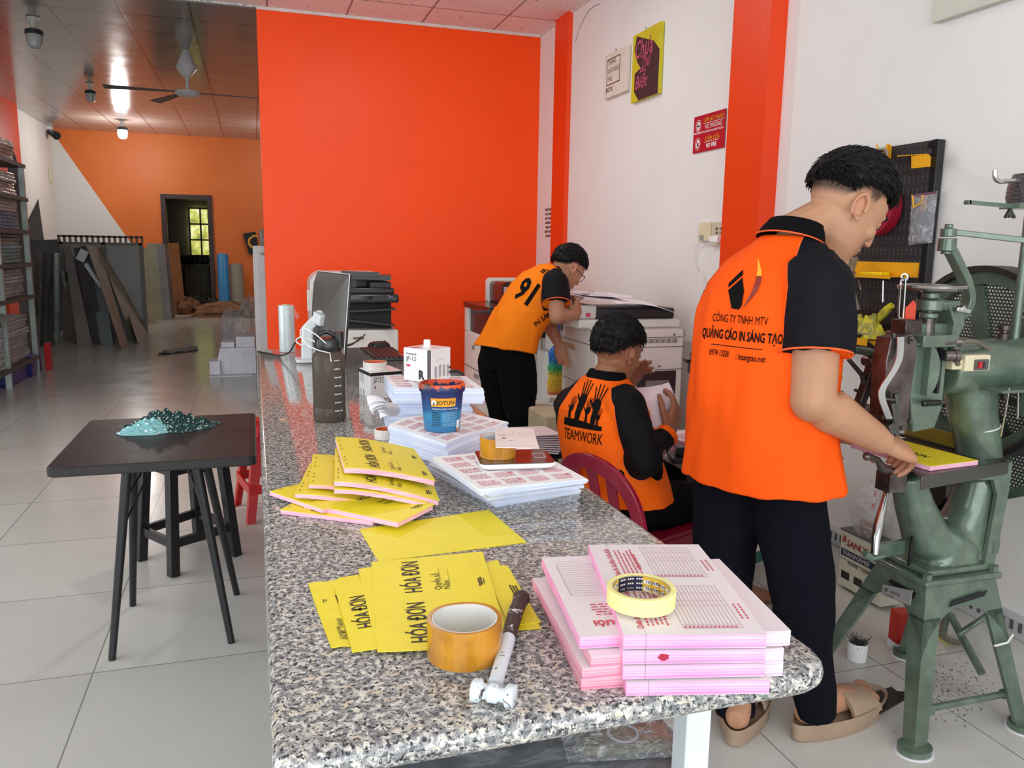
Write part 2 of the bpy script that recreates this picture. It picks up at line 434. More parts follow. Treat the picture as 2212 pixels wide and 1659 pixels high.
for x, y in ((.045, .98), (.60, .98), (.045, 3.9), (.60, 3.9), (.045, 2.45), (.60, 2.45)):
    b = MB(); b.bx(x, x+.042, y, y+.042, 0, TZ-th); b.build('leg', m_white_metal, gt, bevel=.003)
b = MB(); b.bx(.045, .642, .98, 1.0, .70, TZ-th-.001); b.bx(.045, .642, 3.92, 3.94, .70, TZ-th-.001)
b.bx(.05, .07, 1.03, 3.9, .70, TZ-th-.001); b.bx(.62, .64, 1.03, 3.9, .70, TZ-th-.001)
b.build('frame', m_white_metal, gt)
t = NT('grey_marbled_board'); v = t.coord((1, 2.2, 1), (0, 0, .5)); n = t.noise(v, 7, 7, .65, 1.4)
t.col(t.ramp(n, [(.3, srgb('4c5157')), (.52, srgb('6d7278')), (.6, srgb('8d9196')), (.66, srgb('6a6e74'))])); t.p(.3)
b = MB(); b.bx(.02, .655, 1.023, 3.9, .478, .496); b.bx(.02, .60, .96, 1.023, .478, .496); b.build('shelf', t.m, gt, bevel=.002)
# plastic-wrapped phone case lying on the shelf
def clearm(name, tint='ffffff', rough=.08, alpha=.35, trans=0):
    t = NT(name); c = srgb(tint); t.col(c); t.p(rough); t.b.inputs['Alpha'].default_value = alpha
    t.b.inputs['Specular IOR Level'].default_value = .8
    return t
def film(name, tint='eef0f2', alpha=.28, crinkle=.8, bs=22, rough=.12):
    t = clearm(name, tint, rough, alpha); v = t.coord(); n = t.noise(v, bs, 4, .6, 1.5)
    t.bump(n, crinkle, .02)
    t.l(t.math('ADD', alpha*.6, t.math('MULTIPLY', t.math('SUBTRACT', t.noise(v, bs*1.6, 5, .65, 2), .5), 2.2, True)), t.b.inputs['Alpha'])
    return t.m
m_film = film('clear_crinkled_film')
ph = thing('phone_case', PZ(1345, 1598, .496), 'clear phone case in crinkled plastic wrap lying on the grey shelf under the table', 'phone case')
cc = PZ(1345, 1598, .4965); ux = (PZ(1440, 1580, .4965)-PZ(1245, 1590, .4965)).normalized(); uy = Vector((-ux.y, ux.x, 0))
def oriented(b, o, ux, uy=None):
    ux = Vector(ux).normalized(); uy = Vector((-ux.y, ux.x, 0)) if uy is None else Vector(uy)
    uz = ux.cross(uy); b.T = Matrix((ux, uy, uz)).transposed().to_4x4(); b.T.translation = Vector(o); return b
b = oriented(MB(), cc, ux)
rings = [[Vector((x, y, z)) for x, y in rrect(-.08+i, .08-i, -.04+i, .04-i, (.012,)*4, 5)] for i, z in ((0, .001), (0, .010), (.003, .012))]
b.loft(rings); b.build('case', pm('grey_brown_case', '77705f', .12, .3), ph)
b = oriented(MB(), cc, ux); b.annulus((0, 0, .0122), .022, .027, .0012, 32); b.bx(-.055, -.035, -.002, .002, .0122, .0135); b.bx(.035, .05, -.002, .002, .0122, .0135)
b.build('magnet_ring', pm('lilac_ring', 'b9b9c9', .4), ph)
b = oriented(MB(), cc, ux)
b.grid(lambda u, v: Vector(((u-.5)*.205, (v-.5)*.115, .0035+.0125*min(1, 6*min(u, 1-u))*min(1, 5*min(v, 1-v))+.0015*noise.noise((u*14, v*9, 0)))), 30, 18)
b.build('plastic_wrap', m_film, ph)
# ================================================================== papers
def edge_mat(name, c1, c2, c3=None, fz=900, rough=.75):
    t = NT(name); v = t.coord((3, 3, fz)); n = t.noise(v, 1, 2, .6); n2 = t.noise(t.coord((1, 1, 1)), 7, 2)
    stops = [(.34, srgb(c1)), (.5, srgb(c2))]+([(.68, srgb(c3))] if c3 else [])
    t.col(t.mix(.25, t.ramp(n, stops), t.ramp(n2, stops))); t.p(rough); t.b.inputs['Specular IOR Level'].default_value = .25
    return t.m
m_yel = pm('yellow_card', 'f2e02a', .45, var=.02, scale=30)
m_yel2 = pm('yellow_card_under', 'eedd2c', .45, var=.02, scale=30)
m_pinkedge = edge_mat('pink_page_edges', 'ee9cbd', 'f6b8cf', 'f7d6e0', 800)
m_padedge = edge_mat('pad_page_edges', 'ea82b6', 'f1a6cc', 'f3cddf', 420)
m_padedge2 = edge_mat('pad_page_edges_pale', 'c9aecb', 'dccddf', 'e6dfe8', 420)
m_padside = edge_mat('pad_left_edges', 'd97392', 'e8a3b4', 'eccdd2', 420)
m_padtop = pm('white_form_paper', 'e6dde0', .6, var=.012)
m_wtop = pm('white_copy_paper', 'f5f4f6', .6, var=.015)
m_wedge = edge_mat('blue_white_page_edges', 'b9c8ea', 'dde6fb', 'f6f9ff', 520)
m_red = pm('red_print', 'd0455a', .6, var=.1)
m_redl = pm('pale_red_print', 'd9818c', .6, var=.1)
m_ink = pm('black_print', '2a2721', .5)
m_grey_line = pm('grey_table_lines', 'a9a0a8', .6)
def block(parts, name, o, ux, uy, w, d, h, mats, lift=None, parent=None, nx=10, ny=12, jag=0, seed=0, fl=.4):
    """paper block; local (u along w, v along d). mats=(top, sides)"""
    rr = random.Random(seed); lift = lift or (lambda u, v: 0)
    b = MB(); o = Vector(o); ux, uy = Vector(ux), Vector(uy)
    up = Vector((0, 0, 1))
    L = max(1, int(round(h/jag))) if jag else 1
    for k in range(L):
        z0, z1 = h*k/L, h*(k+1)/L
        dx, dy = (rr.uniform(-.004, .004), rr.uniform(-.004, .004)) if jag and k < L-1 else (0, 0)
        a = rr.uniform(-.012, .012) if jag and k < L-1 else 0
        def P(u, v, z):
            X = (u-.5)*w; Y = (v-.5)*d; X, Y = X-a*Y, Y+a*X
            return o+ux*(X+.5*w+dx)+uy*(Y+.5*d+dy)+up*(z+lift(u, v)*(fl+(1-fl)*z/h if h else 1))
        b.grid(lambda u, v: P(u, v, z1), nx, ny, m=0)
        b.grid(lambda u, v: P(1-u, v, z0), nx, ny, m=0)
        for f in ((lambda t: (t, 0)), (lambda t: (1, t)), (lambda t: (1-t, 1)), (lambda t: (0, 1-t))):
            b.grid(lambda u, v, f=f: P(*f(u), z0+(z1-z0)*v), 12, 1, m=1)
    ob = b.build(name, mats, parent, angle=30)
    top = lambda x, y, e=.0006: o+ux*x+uy*y+up*(h+lift(x/w, y/d)+e)
    return ob, top
def on_surface(mb, vs, fs, top, x0, y0, ax, ay, m=None):
    """2-D shapes mapped on a paper's top(x,y)"""
    mb.add([top(x0+ax[0]*x+ay[0]*y, y0+ax[1]*x+ay[1]*y) for x, y in vs], fs, m)
def rects(mb, top, lst, m=None):
    for x0, y0, x1, y1 in lst:
        n = max(1, int(max(abs(x1-x0), abs(y1-y0))/.02))
        for i in range(n):
            if abs(x1-x0) > abs(y1-y0): a, c = x0+(x1-x0)*i/n, x0+(x1-x0)*(i+1)/n; q = [(a, y0), (c, y0), (c, y1), (a, y1)]
            else: a, c = y0+(y1-y0)*i/n, y0+(y1-y0)*(i+1)/n; q = [(x0, a), (x1, a), (x1, c), (x0, c)]
            mb.add([top(*p) for p in q], [(0, 1, 2, 3)], m)
_TC = {}
def txt(body, size, **kw):
    k = (body, size, tuple(sorted(kw.items())))
    if k not in _TC: _TC[k] = text_geo(body, size, **kw)
    return _TC[k]
def dashes(mb, top, x, y, dx, dy, n, s, m=None):
    for i in range(n): a, c = x+dx*i, y+dy*i; rects(mb, top, [(a, c, a+s, c+s)], m)
def invoice_print(name, top, w, d, parent, half=(0, 1), mirror=False, size=.030):
    """HÓA ĐƠN fronts: text runs away from the viewer along +v, its top to the left"""
    b = MB()
    for k in half:
        y0 = d*(.5*k+.06); ax, ay = (0, 1), (-1, 0)
        vs, fs = txt('HÓA ĐƠN', size, bold=.018, sx=.72); on_surface(b, vs, fs, top, w*.40, y0, ax, ay)
        vs, fs = txt('Quyển số', size*.42); on_surface(b, vs, fs, top, w*.565, y0+.004, ax, ay)
        vs, fs = txt('Năm', size*.42); on_surface(b, vs, fs, top, w*.64, y0+.004, ax, ay)
        dashes(b, top, w*.565, y0+.036, 0, .004, 12, .0012); dashes(b, top, w*.64, y0+.022, 0, .004, 14, .0012)
        vs, fs = txt('SOBEEPRINT', size*.25, bold=.02); 
        for i, (q, ln) in enumerate(((.885, .026), (.905, .030), (.93, .024))):
            rr = random.Random(i+k*5); y = y0+.006+.004*i
            while y < y0+.006+ln:
                s = rr.uniform(.0015, .004); rects(b, top, [(w*q, y, w*q+(.0030 if i < 2 else .002), y+s)]); y += s+.0011
        b_ = None
    return b.build(name, m_ink, parent, smooth=False)
YELLOW = []
def yellow_book(fl, fr, z, label, d=.26, h=.012, bend=.0, flop=0, uv=None, prints=True, seed=0, half=(0, 1), w=None, dy=None):
    FL = PZ(*fl, z)
    if dy is None: FR = PZ(*fr, z)
    else:
        FR = PY(*fr, FL.y+dy); bend = FL.z-FR.z; FR.z = FL.z
    u = (FR-FL); W_ = u.length if w is None else w; u.normalize(); v = Vector((-u.y, u.x, 0))
    if uv: v = Vector(uv).normalized()
    lift = lambda a, c: -bend*a**1.5+flop*math.sin(a*PI)*1.0
    t_ = thing('invoice_book', FL+u*W_/2+v*d/2, label, 'invoice book', 'stapled yellow invoice books fanned in a pile')
    block(None, 'pages', FL, u, v, W_*.985, d-.004, h, (m_padtop, m_pinkedge), lift, t_, nx=14, ny=6, fl=1)
    ob, top = block(None, 'cover', FL+Vector((0, 0, h))-v*.001, u, v, W_, d, .0009, (m_yel, m_yel), lambda a, c: lift(a, c), t_, nx=14, ny=6, fl=1)
    b = MB()
    for q in (.08, .2, .30, .55, .68, .85):
        rects(b, lambda x, y: top(x, y, .0009), [(W_*.035, d*q, W_*.035+.0014, d*q+.010)])
    b.build('staple', pm('dark_staple', '4f4c48', .3, .8), t_, smooth=False)
    if prints: invoice_print('lettering', top, W_, d, t_, half)
    return t_
yb = 'yellow invoice book with pink page edges'
yellow_book((606, 1110), (808, 1136), .801, yb+", lowest one, jutting out to the left", seed=1, d=.20, h=.008)
yellow_book((657, 1098), (862, 1140), .8095, yb+', nearest the loose plain yellow sheet', seed=2, d=.12, h=.010, half=(1,))
yellow_book((583, 1070), (700, 1110), .812, yb+', turned most, pointing at the black table', seed=3, d=.22, w=.17, h=.008, prints=False)
yellow_book((638, 1076), (824, 1100), .8275, yb+', arched above the two lowest', seed=4, d=.22, h=.008, prints=False, dy=-.03)
yellow_book((667, 1055), (890, 1088), .839, yb+', fourth from the top of the pile', seed=5, d=.24, h=.007, prints=False, dy=-.02)
yellow_book((722, 1066), (922, 1096), .848, yb+', third from the top of the pile', seed=6, d=.25, h=.008, prints=False, dy=-.02)
yellow_book((722, 1050), (950, 1092), .860, yb+', second from top, its right corner drooping', seed=7, d=.26, h=.009, half=(0, 1), dy=-.02)
yellow_book((744, 1022), (941, 1049), .873, yb+', topmost of the fanned pile', seed=8, d=.265, h=.010, dy=-.005)
# loose yellow cover sheets
def sheet4(name, pts, z, label, cat, group=None, mat=None, th=.0009, prints=None, n=8, curl=0, printmat=None):
    """pts: back-left, back-right, front-right, front-left pixels"""
    BL, BR, FR, FL = [PZ(x, y, z) for x, y in pts]
    up = Vector((0, 0, 1))
    f = lambda u, v: FL.lerp(FR, u).lerp(BL.lerp(BR, u), v)+up*(curl*(4*(v-.5)**2)*(1 if u < .5 else .3))
    b = MB(); b.grid(lambda u, v: f(u, v), n, n, th)
    o = b.build(name, mat or m_yel); tag(o, label, cat, group)
    if prints:
        w, d = (FR-FL).length, (BL-FL).length
        top = lambda x, y, e=.0005: f(x/w, y/d)+up*e
        prints(o, top, w, d)
    return o
gY = 'loose yellow invoice cover sheets on the granite'
sheet4('cover_sheet', [(776, 1143), (1055, 1101), (1138, 1171), (818, 1213)], .8012, 'blank yellow card sheet lying flat between the book pile and the printed covers', 'cover sheet', gY)
def pr_left(o, top, w, d):
    b = MB()
    for body, x, y, s, bo in (('PHƯỚC THÀNH', .60, .02, .011, .0), ('HỘ KINH DOANH', .44, .02, .006, 0), ('ĐIỆN CƠ PHƯỚC', .78, .02, .006, .01)):
        vs, fs = txt(body, s, bold=bo, sx=.8); on_surface(b, vs, fs, top, w*min(x, .96), y, (0, 1), (-1, 0))
    x0, y0, x1, y1, e = w*.66, d*.62, w*.86, d*.75, .0012
    rects(b, top, [(x0, y0, x1, y0+e), (x0, y1, x1, y1+e), (x0, y0, x0+e, y1), (x1, y0, x1+e, y1+e)])
    vs, fs = txt('1-5001', .008, bold=.02); on_surface(b, vs, fs, top, w*.79, d*.635, (0, 1), (-1, 0))
    rects(b, top, [(w*.25, d*.66, w*.25+e, d*.72), (w*.30, d*.69, w*.38, d*.70), (w*.34, d*.67, w*.35, d*.705)])
    b.build('lettering', m_ink, o, smooth=False)
sheet4('cover_sheet', [(666, 1264), (735, 1252), (790, 1392), (716, 1404)], .8012, 'yellow cover sheet farthest left in the fan, small boxed number on it', 'cover sheet', gY, prints=pr_left, curl=.003)
sheet4('cover_sheet', [(730, 1248), (782, 1240), (826, 1388), (772, 1400)], .8026, 'narrow strip of yellow cover showing between the boxed-number sheet and the half-hidden HÓA ĐƠN', 'cover sheet', gY)
def pr_half(o, top, w, d):
    b = MB(); vs, fs = txt('HÓA ĐƠN', .030, bold=.018, sx=.72); on_surface(b, vs, fs, top, w*.72, d*.28, (0, 1), (-1, 0)); b.build('lettering', m_ink, o, smooth=False)
sheet4('cover_sheet', [(722, 1266), (800, 1253), (846, 1396), (761, 1409)], .8040, 'yellow cover sheet with its HÓA ĐƠN cut off by the sheet lying over it', 'cover sheet', gY, prints=pr_half)
sheet4('cover_sheet', [(774, 1229), (815, 1222), (866, 1398), (815, 1406)], .8052, 'thin yellow cover edge directly left of the big printed cover', 'cover sheet', gY)
def pr_mark(o, top, w, d):
    b = MB()
    for i, q in enumerate((.62, .72, .82)):
        rr = random.Random(i+9); y = d*.45+.004*i
        while y < d*.45+.035:
            s = rr.uniform(.0015, .004); rects(b, top, [(w*q, y, w*q+.003, y+s)]); y += s+.0011
    b.build('lettering', m_ink, o, smooth=False)
sheet4('cover_sheet', [(1040, 1216), (1076, 1209), (1128, 1345), (1092, 1358)], .8012, 'yellow cover sheet slipping out at the far right behind the two marked ones', 'cover sheet', gY)
sheet4('cover_sheet', [(1046, 1214), (1100, 1226), (1169, 1357), (1105, 1362)], .8022, 'lower yellow cover sheet poking out under the hammer handle', 'cover sheet', gY)
sheet4('cover_sheet', [(1042, 1218), (1096, 1222), (1168, 1344), (1100, 1352)], .8034, 'upper yellow cover sheet beside the hammer handle with small black marks', 'cover sheet', gY, prints=pr_mark)
def pr_full(o, top, w, d):
    invoice_print('lettering', top, w, d, o, (0, 1), size=.034)
sheet4('cover_sheet', [(802, 1214), (1042, 1191), (1104, 1396), (815, 1408)], .8064, 'largest yellow cover sheet, HÓA ĐƠN printed twice, partly under the brown tape', 'cover sheet', gY, prints=pr_full)
# ================================================================== pink form pads
def form_print(name, top, w, d, parent, y0=0, flip=False, seed=0):
    """receipt form, two per sheet; text runs along +v"""
    b = MB(); b2 = MB()
    for k in (0, 1):
        yo = d*.5*k+d*.05; H = d*.40; X = lambda q: w*(1-q) if flip else w*q
        Y = (lambda q: yo+H*(1-q)) if flip else (lambda q: yo+H*q)
        ax, ay = ((0, -1), (1, 0)) if flip else ((0, 1), (-1, 0))
        vs, fs = txt('Quán ăn Gia Đình Vườn Bưởi', .0105, bold=.02, sx=.82); on_surface(b, vs, fs, top, X(.16), Y(0), ax, ay)
        for i in range(5):
            rr = random.Random(seed+i+k*10); q = .195+.035*i; y = .05+.05*rr.random(); end = .75+.2*rr.random()
            while y < end:
                s = rr.uniform(.02, .06); x_ = X(q); rects(b, top, [(min(x_, x_+.0022), min(Y(y), Y(y+s)), max(x_, x_+.0022), max(Y(y), Y(y+s)))]); y += s+.02
        vs, fs = txt('HÓA ĐƠN BÁN LẺ', .0075, bold=.03, sx=.9); on_surface(b, vs, fs, top, X(.36), Y(.25), ax, ay)
        gx0, gx1 = .44, .86; e = .0005
        for i in range(15):
            x = X(gx0+(gx1-gx0)*i/14); rects(b2, top, [(x, min(Y(0), Y(1)), x+e, max(Y(0), Y(1)))])
        for q in (0, .08, .5, .62, .8, 1):
            y = Y(q); rects(b2, top, [(min(X(gx0), X(gx1)), y, max(X(gx0), X(gx1)), y+e)], )
        for q, l in ((.90, .3), (.94, .55)):
            for i in range(6):
                y = .2+i*.06; rects(b, top, [(X(q), min(Y(y), Y(y+.04)), X(q)+.002, max(Y(y), Y(y+.04)))])
        for i in range(13):
            x_ = X(gx0+(gx1-gx0)*(i+.4)/14); rects(b, top, [(x_, min(Y(.01), Y(.05)), x_+.0018, max(Y(.01), Y(.05)))])
    for p in b2.f: p
    n0 = len(b.v); b.v += b2.v; b.f += [[i+n0 for i in f] for f in b2.f]; b.mi += [1]*len(b2.f)
    return b.build(name, (m_red, pm('brown_red_lines', 'b98d97', .6)), parent, smooth=False)
def pad(fl, ang, z, w, d, h, label, mats, group, prints=False, flip=False, lift=None, seed=0, stitch=True, blot=0):
    a = math.radians(ang); u = Vector((math.cos(a), math.sin(a), 0)); v = Vector((-u.y, u.x, 0))
    FL = Vector((fl[0], fl[1], z))
    t_ = thing('form_pad', FL+u*w/2+v*d/2, label, 'form pad', group)
    ob, top = block(None, 'pages', FL, u, v, w, d, h, mats, lift, t_, nx=12, ny=12)
    b = MB()
    if stitch:
        for i in range(6): p = FL+u*.026-v*.0005+Vector((0, 0, h*(i+.3)/6)); b.bar(p, p+Vector((0, 0, h/11)), .0006, .0006)
        b.cur = 0
        for i in range(40):
            y = d*i/40; q = top(.026, y); b.bar(q, top(.026, y+d/80), .0004, .0003)
        b.build('stitching', pm('grey_thread', '8d8794', .7), t_, smooth=False)
    if blot:
        b = MB(); n = 14; c = FL+u*.047-v*.0006+Vector((0, 0, h*.5))
        b.add([c+u*(math.cos(2*PI*i/n)*.0075*blot*(1 if i % 2 else .7))+Vector((0, 0, math.sin(2*PI*i/n)*.0045*blot*(1 if i % 3 else .8))) for i in range(n)], [tuple(range(n))])
        b.build('ink_stain', pm('dark_red_stain', 'a8163a', .5), t_, smooth=False)
    if prints: form_print('lettering', top, w, d, t_, flip=flip, seed=seed)
    return t_
g1 = 'pink edged receipt pads stacked at the table corner'
U0 = PZ(1345, 1505, .8); U1 = PZ(1655, 1500, .8); a0 = math.degrees(math.atan2(U1.y-U0.y, U1.x-U0.x))
lab = ['bottommost pad of the near column of pink receipt pads, cardboard corner sticking out', 'second pad from the bottom of the near column of pink receipt pads',
       'third pad up in the near column, dark red stain on its edge', 'topmost pink receipt pad of the near column, under the cream masking tape']
pw, pd = .165, .285
curve = lambda u, v: .004*math.sin(v*PI)-.006*max(0, u-.75)*4*v
for i in range(4):
    z = .8002+i*.0187; o = (U0.x+[.004, .001, 0, 0][i], U0.y+[0, .004, .004, .004][i])
    # pads lean back a little: keep the same front corner in plan
    pad(o, a0+[0, .8, 0, -.5][i], z, pw+[.002, .001, 0, 0][i], pd, .0165, lab[i], (m_padtop, m_padedge), g1, prints=(i == 3), seed=i, blot=[0, 0, 1, 0][i], lift=(lambda u, v: .0035*math.sin(v*PI)*(1-.3*u)) if i == 3 else None)
lab = ['lowest pad of the left column of pads, pressed against the granite', 'second pad up in the left column of pads, skewed outwards',
       'third pad up in the left column of pads, red heading half covered', 'uppermost pad of the left column, upside-down heading Bưởi in red']
for i in range(4):
    z = .8002+i*.0162; p = PZ(*[(1262, 1490), (1264, 1468), (1276, 1443), (1252, 1402)][i], z)
    pad((p.x-[.004, .004, 0, .0][i], p.y), a0+[6.0, 8, 6.0, 5][i], z, .075, [.26, .26, .25, .245][i], .0145, lab[i], (m_padtop, m_padside if i < 3 else m_padedge), g1, seed=10+i, stitch=False)
b = MB()
pl4 = bpy.data.objects['form_pad.007']; p = PZ(1252, 1402, .8002+3*.0162); a_ = math.radians(a0+5); u_, v_ = Vector((math.cos(a_), math.sin(a_), 0)), Vector((-math.sin(a_), math.cos(a_), 0)); tp_ = lambda x, y, e=.0006: Vector((p.x, p.y, .8002+3*.0162+.0145+e))+u_*x+v_*y
for i in range(15): rects(b, tp_, [(.014, .11+.0075*i, .066, .1105+.0075*i)], 1)
rects(b, tp_, [(.014, .11, .0145, .2155), (.0655, .11, .066, .2155), (.012, .224, .05, .2245)], 1)
vs, fs = txt('Bưởi', .020, bold=.03, sx=.9); on_surface(b, vs, fs, tp_, .060, .038, (-1, 0), (0, -1)); scrib(b, tp_(.07, .085), -u_, -v_, .045, .035, 5, seed=3, fill=.3)
b.build('lettering', (m_red, pm('brown_red_lines', 'b98d97', .6)), pl4, smooth=False)
b = MB()
lab = ['lowest of the right-hand pads whose white edges stick out beyond the near column', 'middle one of the right-hand pads with white fanned edges', 'highest of the right-hand pads, red form print along its far side']
for i in range(3):
    z = .8002+[0, .0215, .0425][i]; p = PZ(*[(1612, 1468), (1612, 1440), (1620, 1402)][i], z)
    t_ = pad((p.x, p.y+.004), a0+4, z, .048+[0, .0, .004][i], .225, .019, lab[i], (m_padtop, m_padedge2), g1, seed=20+i, stitch=False)
# ================================================================== tapes, hammer
def tape_roll(name, c, ri, ro, h, mat, core, label, axis=(0, 0, 1), cat='tape roll', inner=None, dent=0):
    t_ = thing(name, c, label, cat)
    b = MB(); n = 56; rings = []
    c = Vector(c)
    d = Vector(axis).normalized(); A = d.orthogonal().normalized(); B = d.cross(A)
    def rr(a): return 1-dent*max(0, math.cos(a-.55))**6*1.2+dent*.9*max(0, math.cos(a-.05))**8
    for r, z in ((ri+.002, 0), (ro, 0), (ro, h), (ri+.002, h)):
        rings.append([c+d*z+(A*math.cos(2*PI*i/n)+B*math.sin(2*PI*i/n))*r*rr(2*PI*i/n) for i in range(n)])
    b.loft(rings, closed=True); b.build('tape', mat, t_, bevel=.0006)
    b = MB(); rings = []
    for r, z in ((ri, .0004), (ri+.0019, .0004), (ri+.0019, h-.0004), (ri, h-.0004)):
        rings.append([c+d*z+(A*math.cos(2*PI*i/n)+B*math.sin(2*PI*i/n))*r*rr(2*PI*i/n) for i in range(n)])
    b.loft(rings, closed=True); b.build('core', core, t_)
    return t_
t = NT('brown_packing_tape'); v = t.coord((1, 1, 1)); n = t.noise(v, 30, 4)
t.col(t.ramp(n, [(.35, srgb('b0761a')), (.6, srgb('c98a22'))])); t.p(.18); t.b.inputs['Coat Weight'].default_value = .4; m_btape = t.m
m_core = pm('white_card_core', 'dcdad6', .7)
tape_roll('packing_tape', PZ(1003, 1412, .8072)+Vector((0, .0, .0)), .0385, .0460, .048, m_btape, m_core, 'wide roll of glossy brown packing tape standing flat beside the hammer', dent=.05)
mt = tape_roll('masking_tape', PZ(1384, 1302, .879), .0335, .0415, .021, pm('cream_crepe_tape', 'f1eb9a', .6, bump=.1), pm('tape_core_card', 'bfae83', .7), 'cream masking tape roll lying on top of the pink receipt pads')
cm = PZ(1384, 1302, .879)
b = MB(); n = 60
for i in range(n):
    a0_, a1_ = 2*PI*i/n, 2*PI*(i+1)/n; r = .0331; k = (i*6//n) % 3
    P = [cm+Vector((r*math.cos(a), r*math.sin(a), z)) for a, z in ((a0_, .001), (a1_, .001), (a1_, .020), (a0_, .020))]
    b.add(P, [(3, 2, 1, 0)], 0 if k != 1 else 1)
for i in range(18):
    a = 2*PI*i/18; r = .0329
    if (i*6//18) % 3 == 1:
        for zz in (.004, .010, .016):
            for q in range(3):
                P = [cm+Vector((r*math.cos(a+q*.09+s), r*math.sin(a+q*.09+s), zz+e)) for s, e in ((0, 0), (.06, 0), (.06, .002), (0, .002))]; b.add(P, [(3, 2, 1, 0)], 2)
    else:
        for zz in (.0045, .0135):
            P = [cm+Vector((r*math.cos(a+.16*math.cos(w_)+.17), r*math.sin(a+.16*math.cos(w_)+.17), zz+.0034*math.sin(w_))) for w_ in [2*PI*k/12 for k in range(12)]]
            b.add(P, [tuple(range(11, -1, -1))], 2)
b.build('core_label', (pm('label_yellow', 'e0b52a', .4), pm('label_navy', '20264a', .4), pm('label_white', 'efece2', .4)), mt, smooth=False)
def curved_text(mb, body, c, r, a_mid, z, size, inward=True, m=None, bold=.02, sx=.9):
    vs, fs = text_geo(body, size, bold=bold, sx=sx, align='CENTER'); c = Vector(c); s = 1 if inward else -1
    mb.add([c+Vector((r*math.cos(a_mid-s*x/r), r*math.sin(a_mid-s*x/r), z+y)) for x, y in vs], [tuple(reversed(f)) if not inward else f for f in fs], m)
b = MB()
for a in (math.radians(120), math.radians(93), math.radians(40), math.radians(15)):
    for zz in (.0033, .0122): curved_text(b, 'TRONY', cm, .0326, a, zz, .0052)
b.build('lettering', m_ink, mt, smooth=False)
# hammer
hm = thing('hammer', PZ(1066, 1495, .8), 'small white-painted hammer, paint chipped, lying between brown tape and pads', 'hammer')
t = NT('chipped_white_paint'); v = t.coord(); n = t.noise(v, 70, 5, .7, .5)
t.col(t.mix(t.math('MULTIPLY', t.math('SUBTRACT', n, .60), 30, True), srgb('d9e2e8'), srgb('3c302a'))); t.p(.4); m_chip = t.m
t = NT('worn_dark_grip'); v = t.coord(); n = t.noise(v, 60, 5, .7, .5)
t.col(t.mix(t.math('MULTIPLY', t.math('SUBTRACT', n, .56), 30, True), srgb('3a2d28'), srgb('d5d8d8'))); t.p(.5); m_grip = t.m
h0, h1 = PZ(1072, 1470, .813), PZ(1115, 1318, .816); h2 = PZ(1126, 1293, .817)
b = MB(); d = (h1-h0); 
b.tube([h0-d*.05, h0+d*.1, h0+d*.55], [.0088, .0085, .0095], 14); b.build('handle', m_chip, hm)
b = MB(); b.tube([h0+d*.552, h0+d*.75, h1, h2], [.0096, .010, .0105, .0105], 14); b.ell(h2, (.0125, .0125, .012)); b.build('grip', m_grip, hm)
hc = PZ(1066, 1497, .813); ha = (PZ(1119, 1508, .813)-PZ(1013, 1490, .813)).normalized()
b = MB(); A = Vector((0, 0, 1)); B = ha.cross(A)
prof = [(x*.80, r*.86) for x, r in [(-.031, .0125), (-.030, .0148), (-.020, .0150), (-.016, .0105), (-.009, .0095), (-.006, .0125), (.006, .0125), (.009, .0095), (.016, .0105), (.020, .0150), (.030, .0148), (.031, .0125)]]
b.loft([b.ring(hc+ha*x, A*r*.93, B*r, 16, 2.6) for x, r in prof]); b.build('head', m_chip, hm)
# ================================================================== more things on the granite table
def card_print(name, top, w, d, parent, nx=4, ny=5, seed=0):
    b = MB(); rr = random.Random(seed)
    for i in range(nx):
        for j in range(ny):
            x0, y0 = w*(.05+.92*i/nx), d*(.05+.92*j/ny); W2, D2 = w*.92/nx*.86, d*.92/ny*.8
            for k in range(5):
                y = y0+D2*(.1+k*.18); x = x0+W2*.05*rr.random()
                while x < x0+W2*.85:
                    s = rr.uniform(.002, .008); rects(b, top, [(x, y, x+s, y+D2*.07)]); x += s+.0016
            if rr.random() < .5:
                cx, cy = x0+W2*.8, y0+D2*.7
                b.add([top(cx+.006*math.cos(a), cy+.004*math.sin(a)) for a in [2*PI*q/10 for q in range(10)]], [tuple(range(10))])
    return b.build(name, m_redl, parent, smooth=False)
def paper_stack(name, fl, ux, uy, z, w, d, h, label, jag, lift=None, seed=0, prints=True, group=None):
    ux, uy = Vector(ux).normalized(), Vector(uy).normalized(); FL = Vector((fl[0], fl[1], z))
    t_ = thing(name, FL+ux*w/2+uy*d/2, label, 'paper stack', group)
    ob, top = block(None, 'sheets', FL, ux, uy, w, d, h, (m_wtop, m_wedge), lift, t_, nx=16, ny=16, jag=jag, seed=seed)
    if prints: card_print('lettering', lambda x, y, e=.0007: top(x, y, e), w, d, t_, seed=seed)
    return t_
def dirv(a): a = math.radians(a); return Vector((math.cos(a), math.sin(a), 0))
gP = 'stacks of white sheets with red print'
wav = lambda u, v: .005*math.sin(2.2*u*PI)*math.sin(1.5*v*PI)
paper_stack('paper_stack', (.44, 1.462), dirv(13), dirv(105), .8002, .205, .29, .028, 'messy lowest bundle of white sheets nearest the yellow books, corners splayed', .0035, seed=3, prints=False, group=gP)
paper_stack('paper_stack', (.412, 1.425), dirv(9), dirv(97), .8285, .215, .27, .020, 'middle bundle of white sheets under the one carrying the kitchen scale', .003, seed=4, prints=False, group=gP)
paper_stack('paper_stack', (.386, 1.392), dirv(8), dirv(98), .849, .232, .255, .013, 'top bundle of red-printed white sheets, carrying the kitchen scale', .004, lift=lambda u, v: -.006*u*(1-v), seed=5, group=gP)
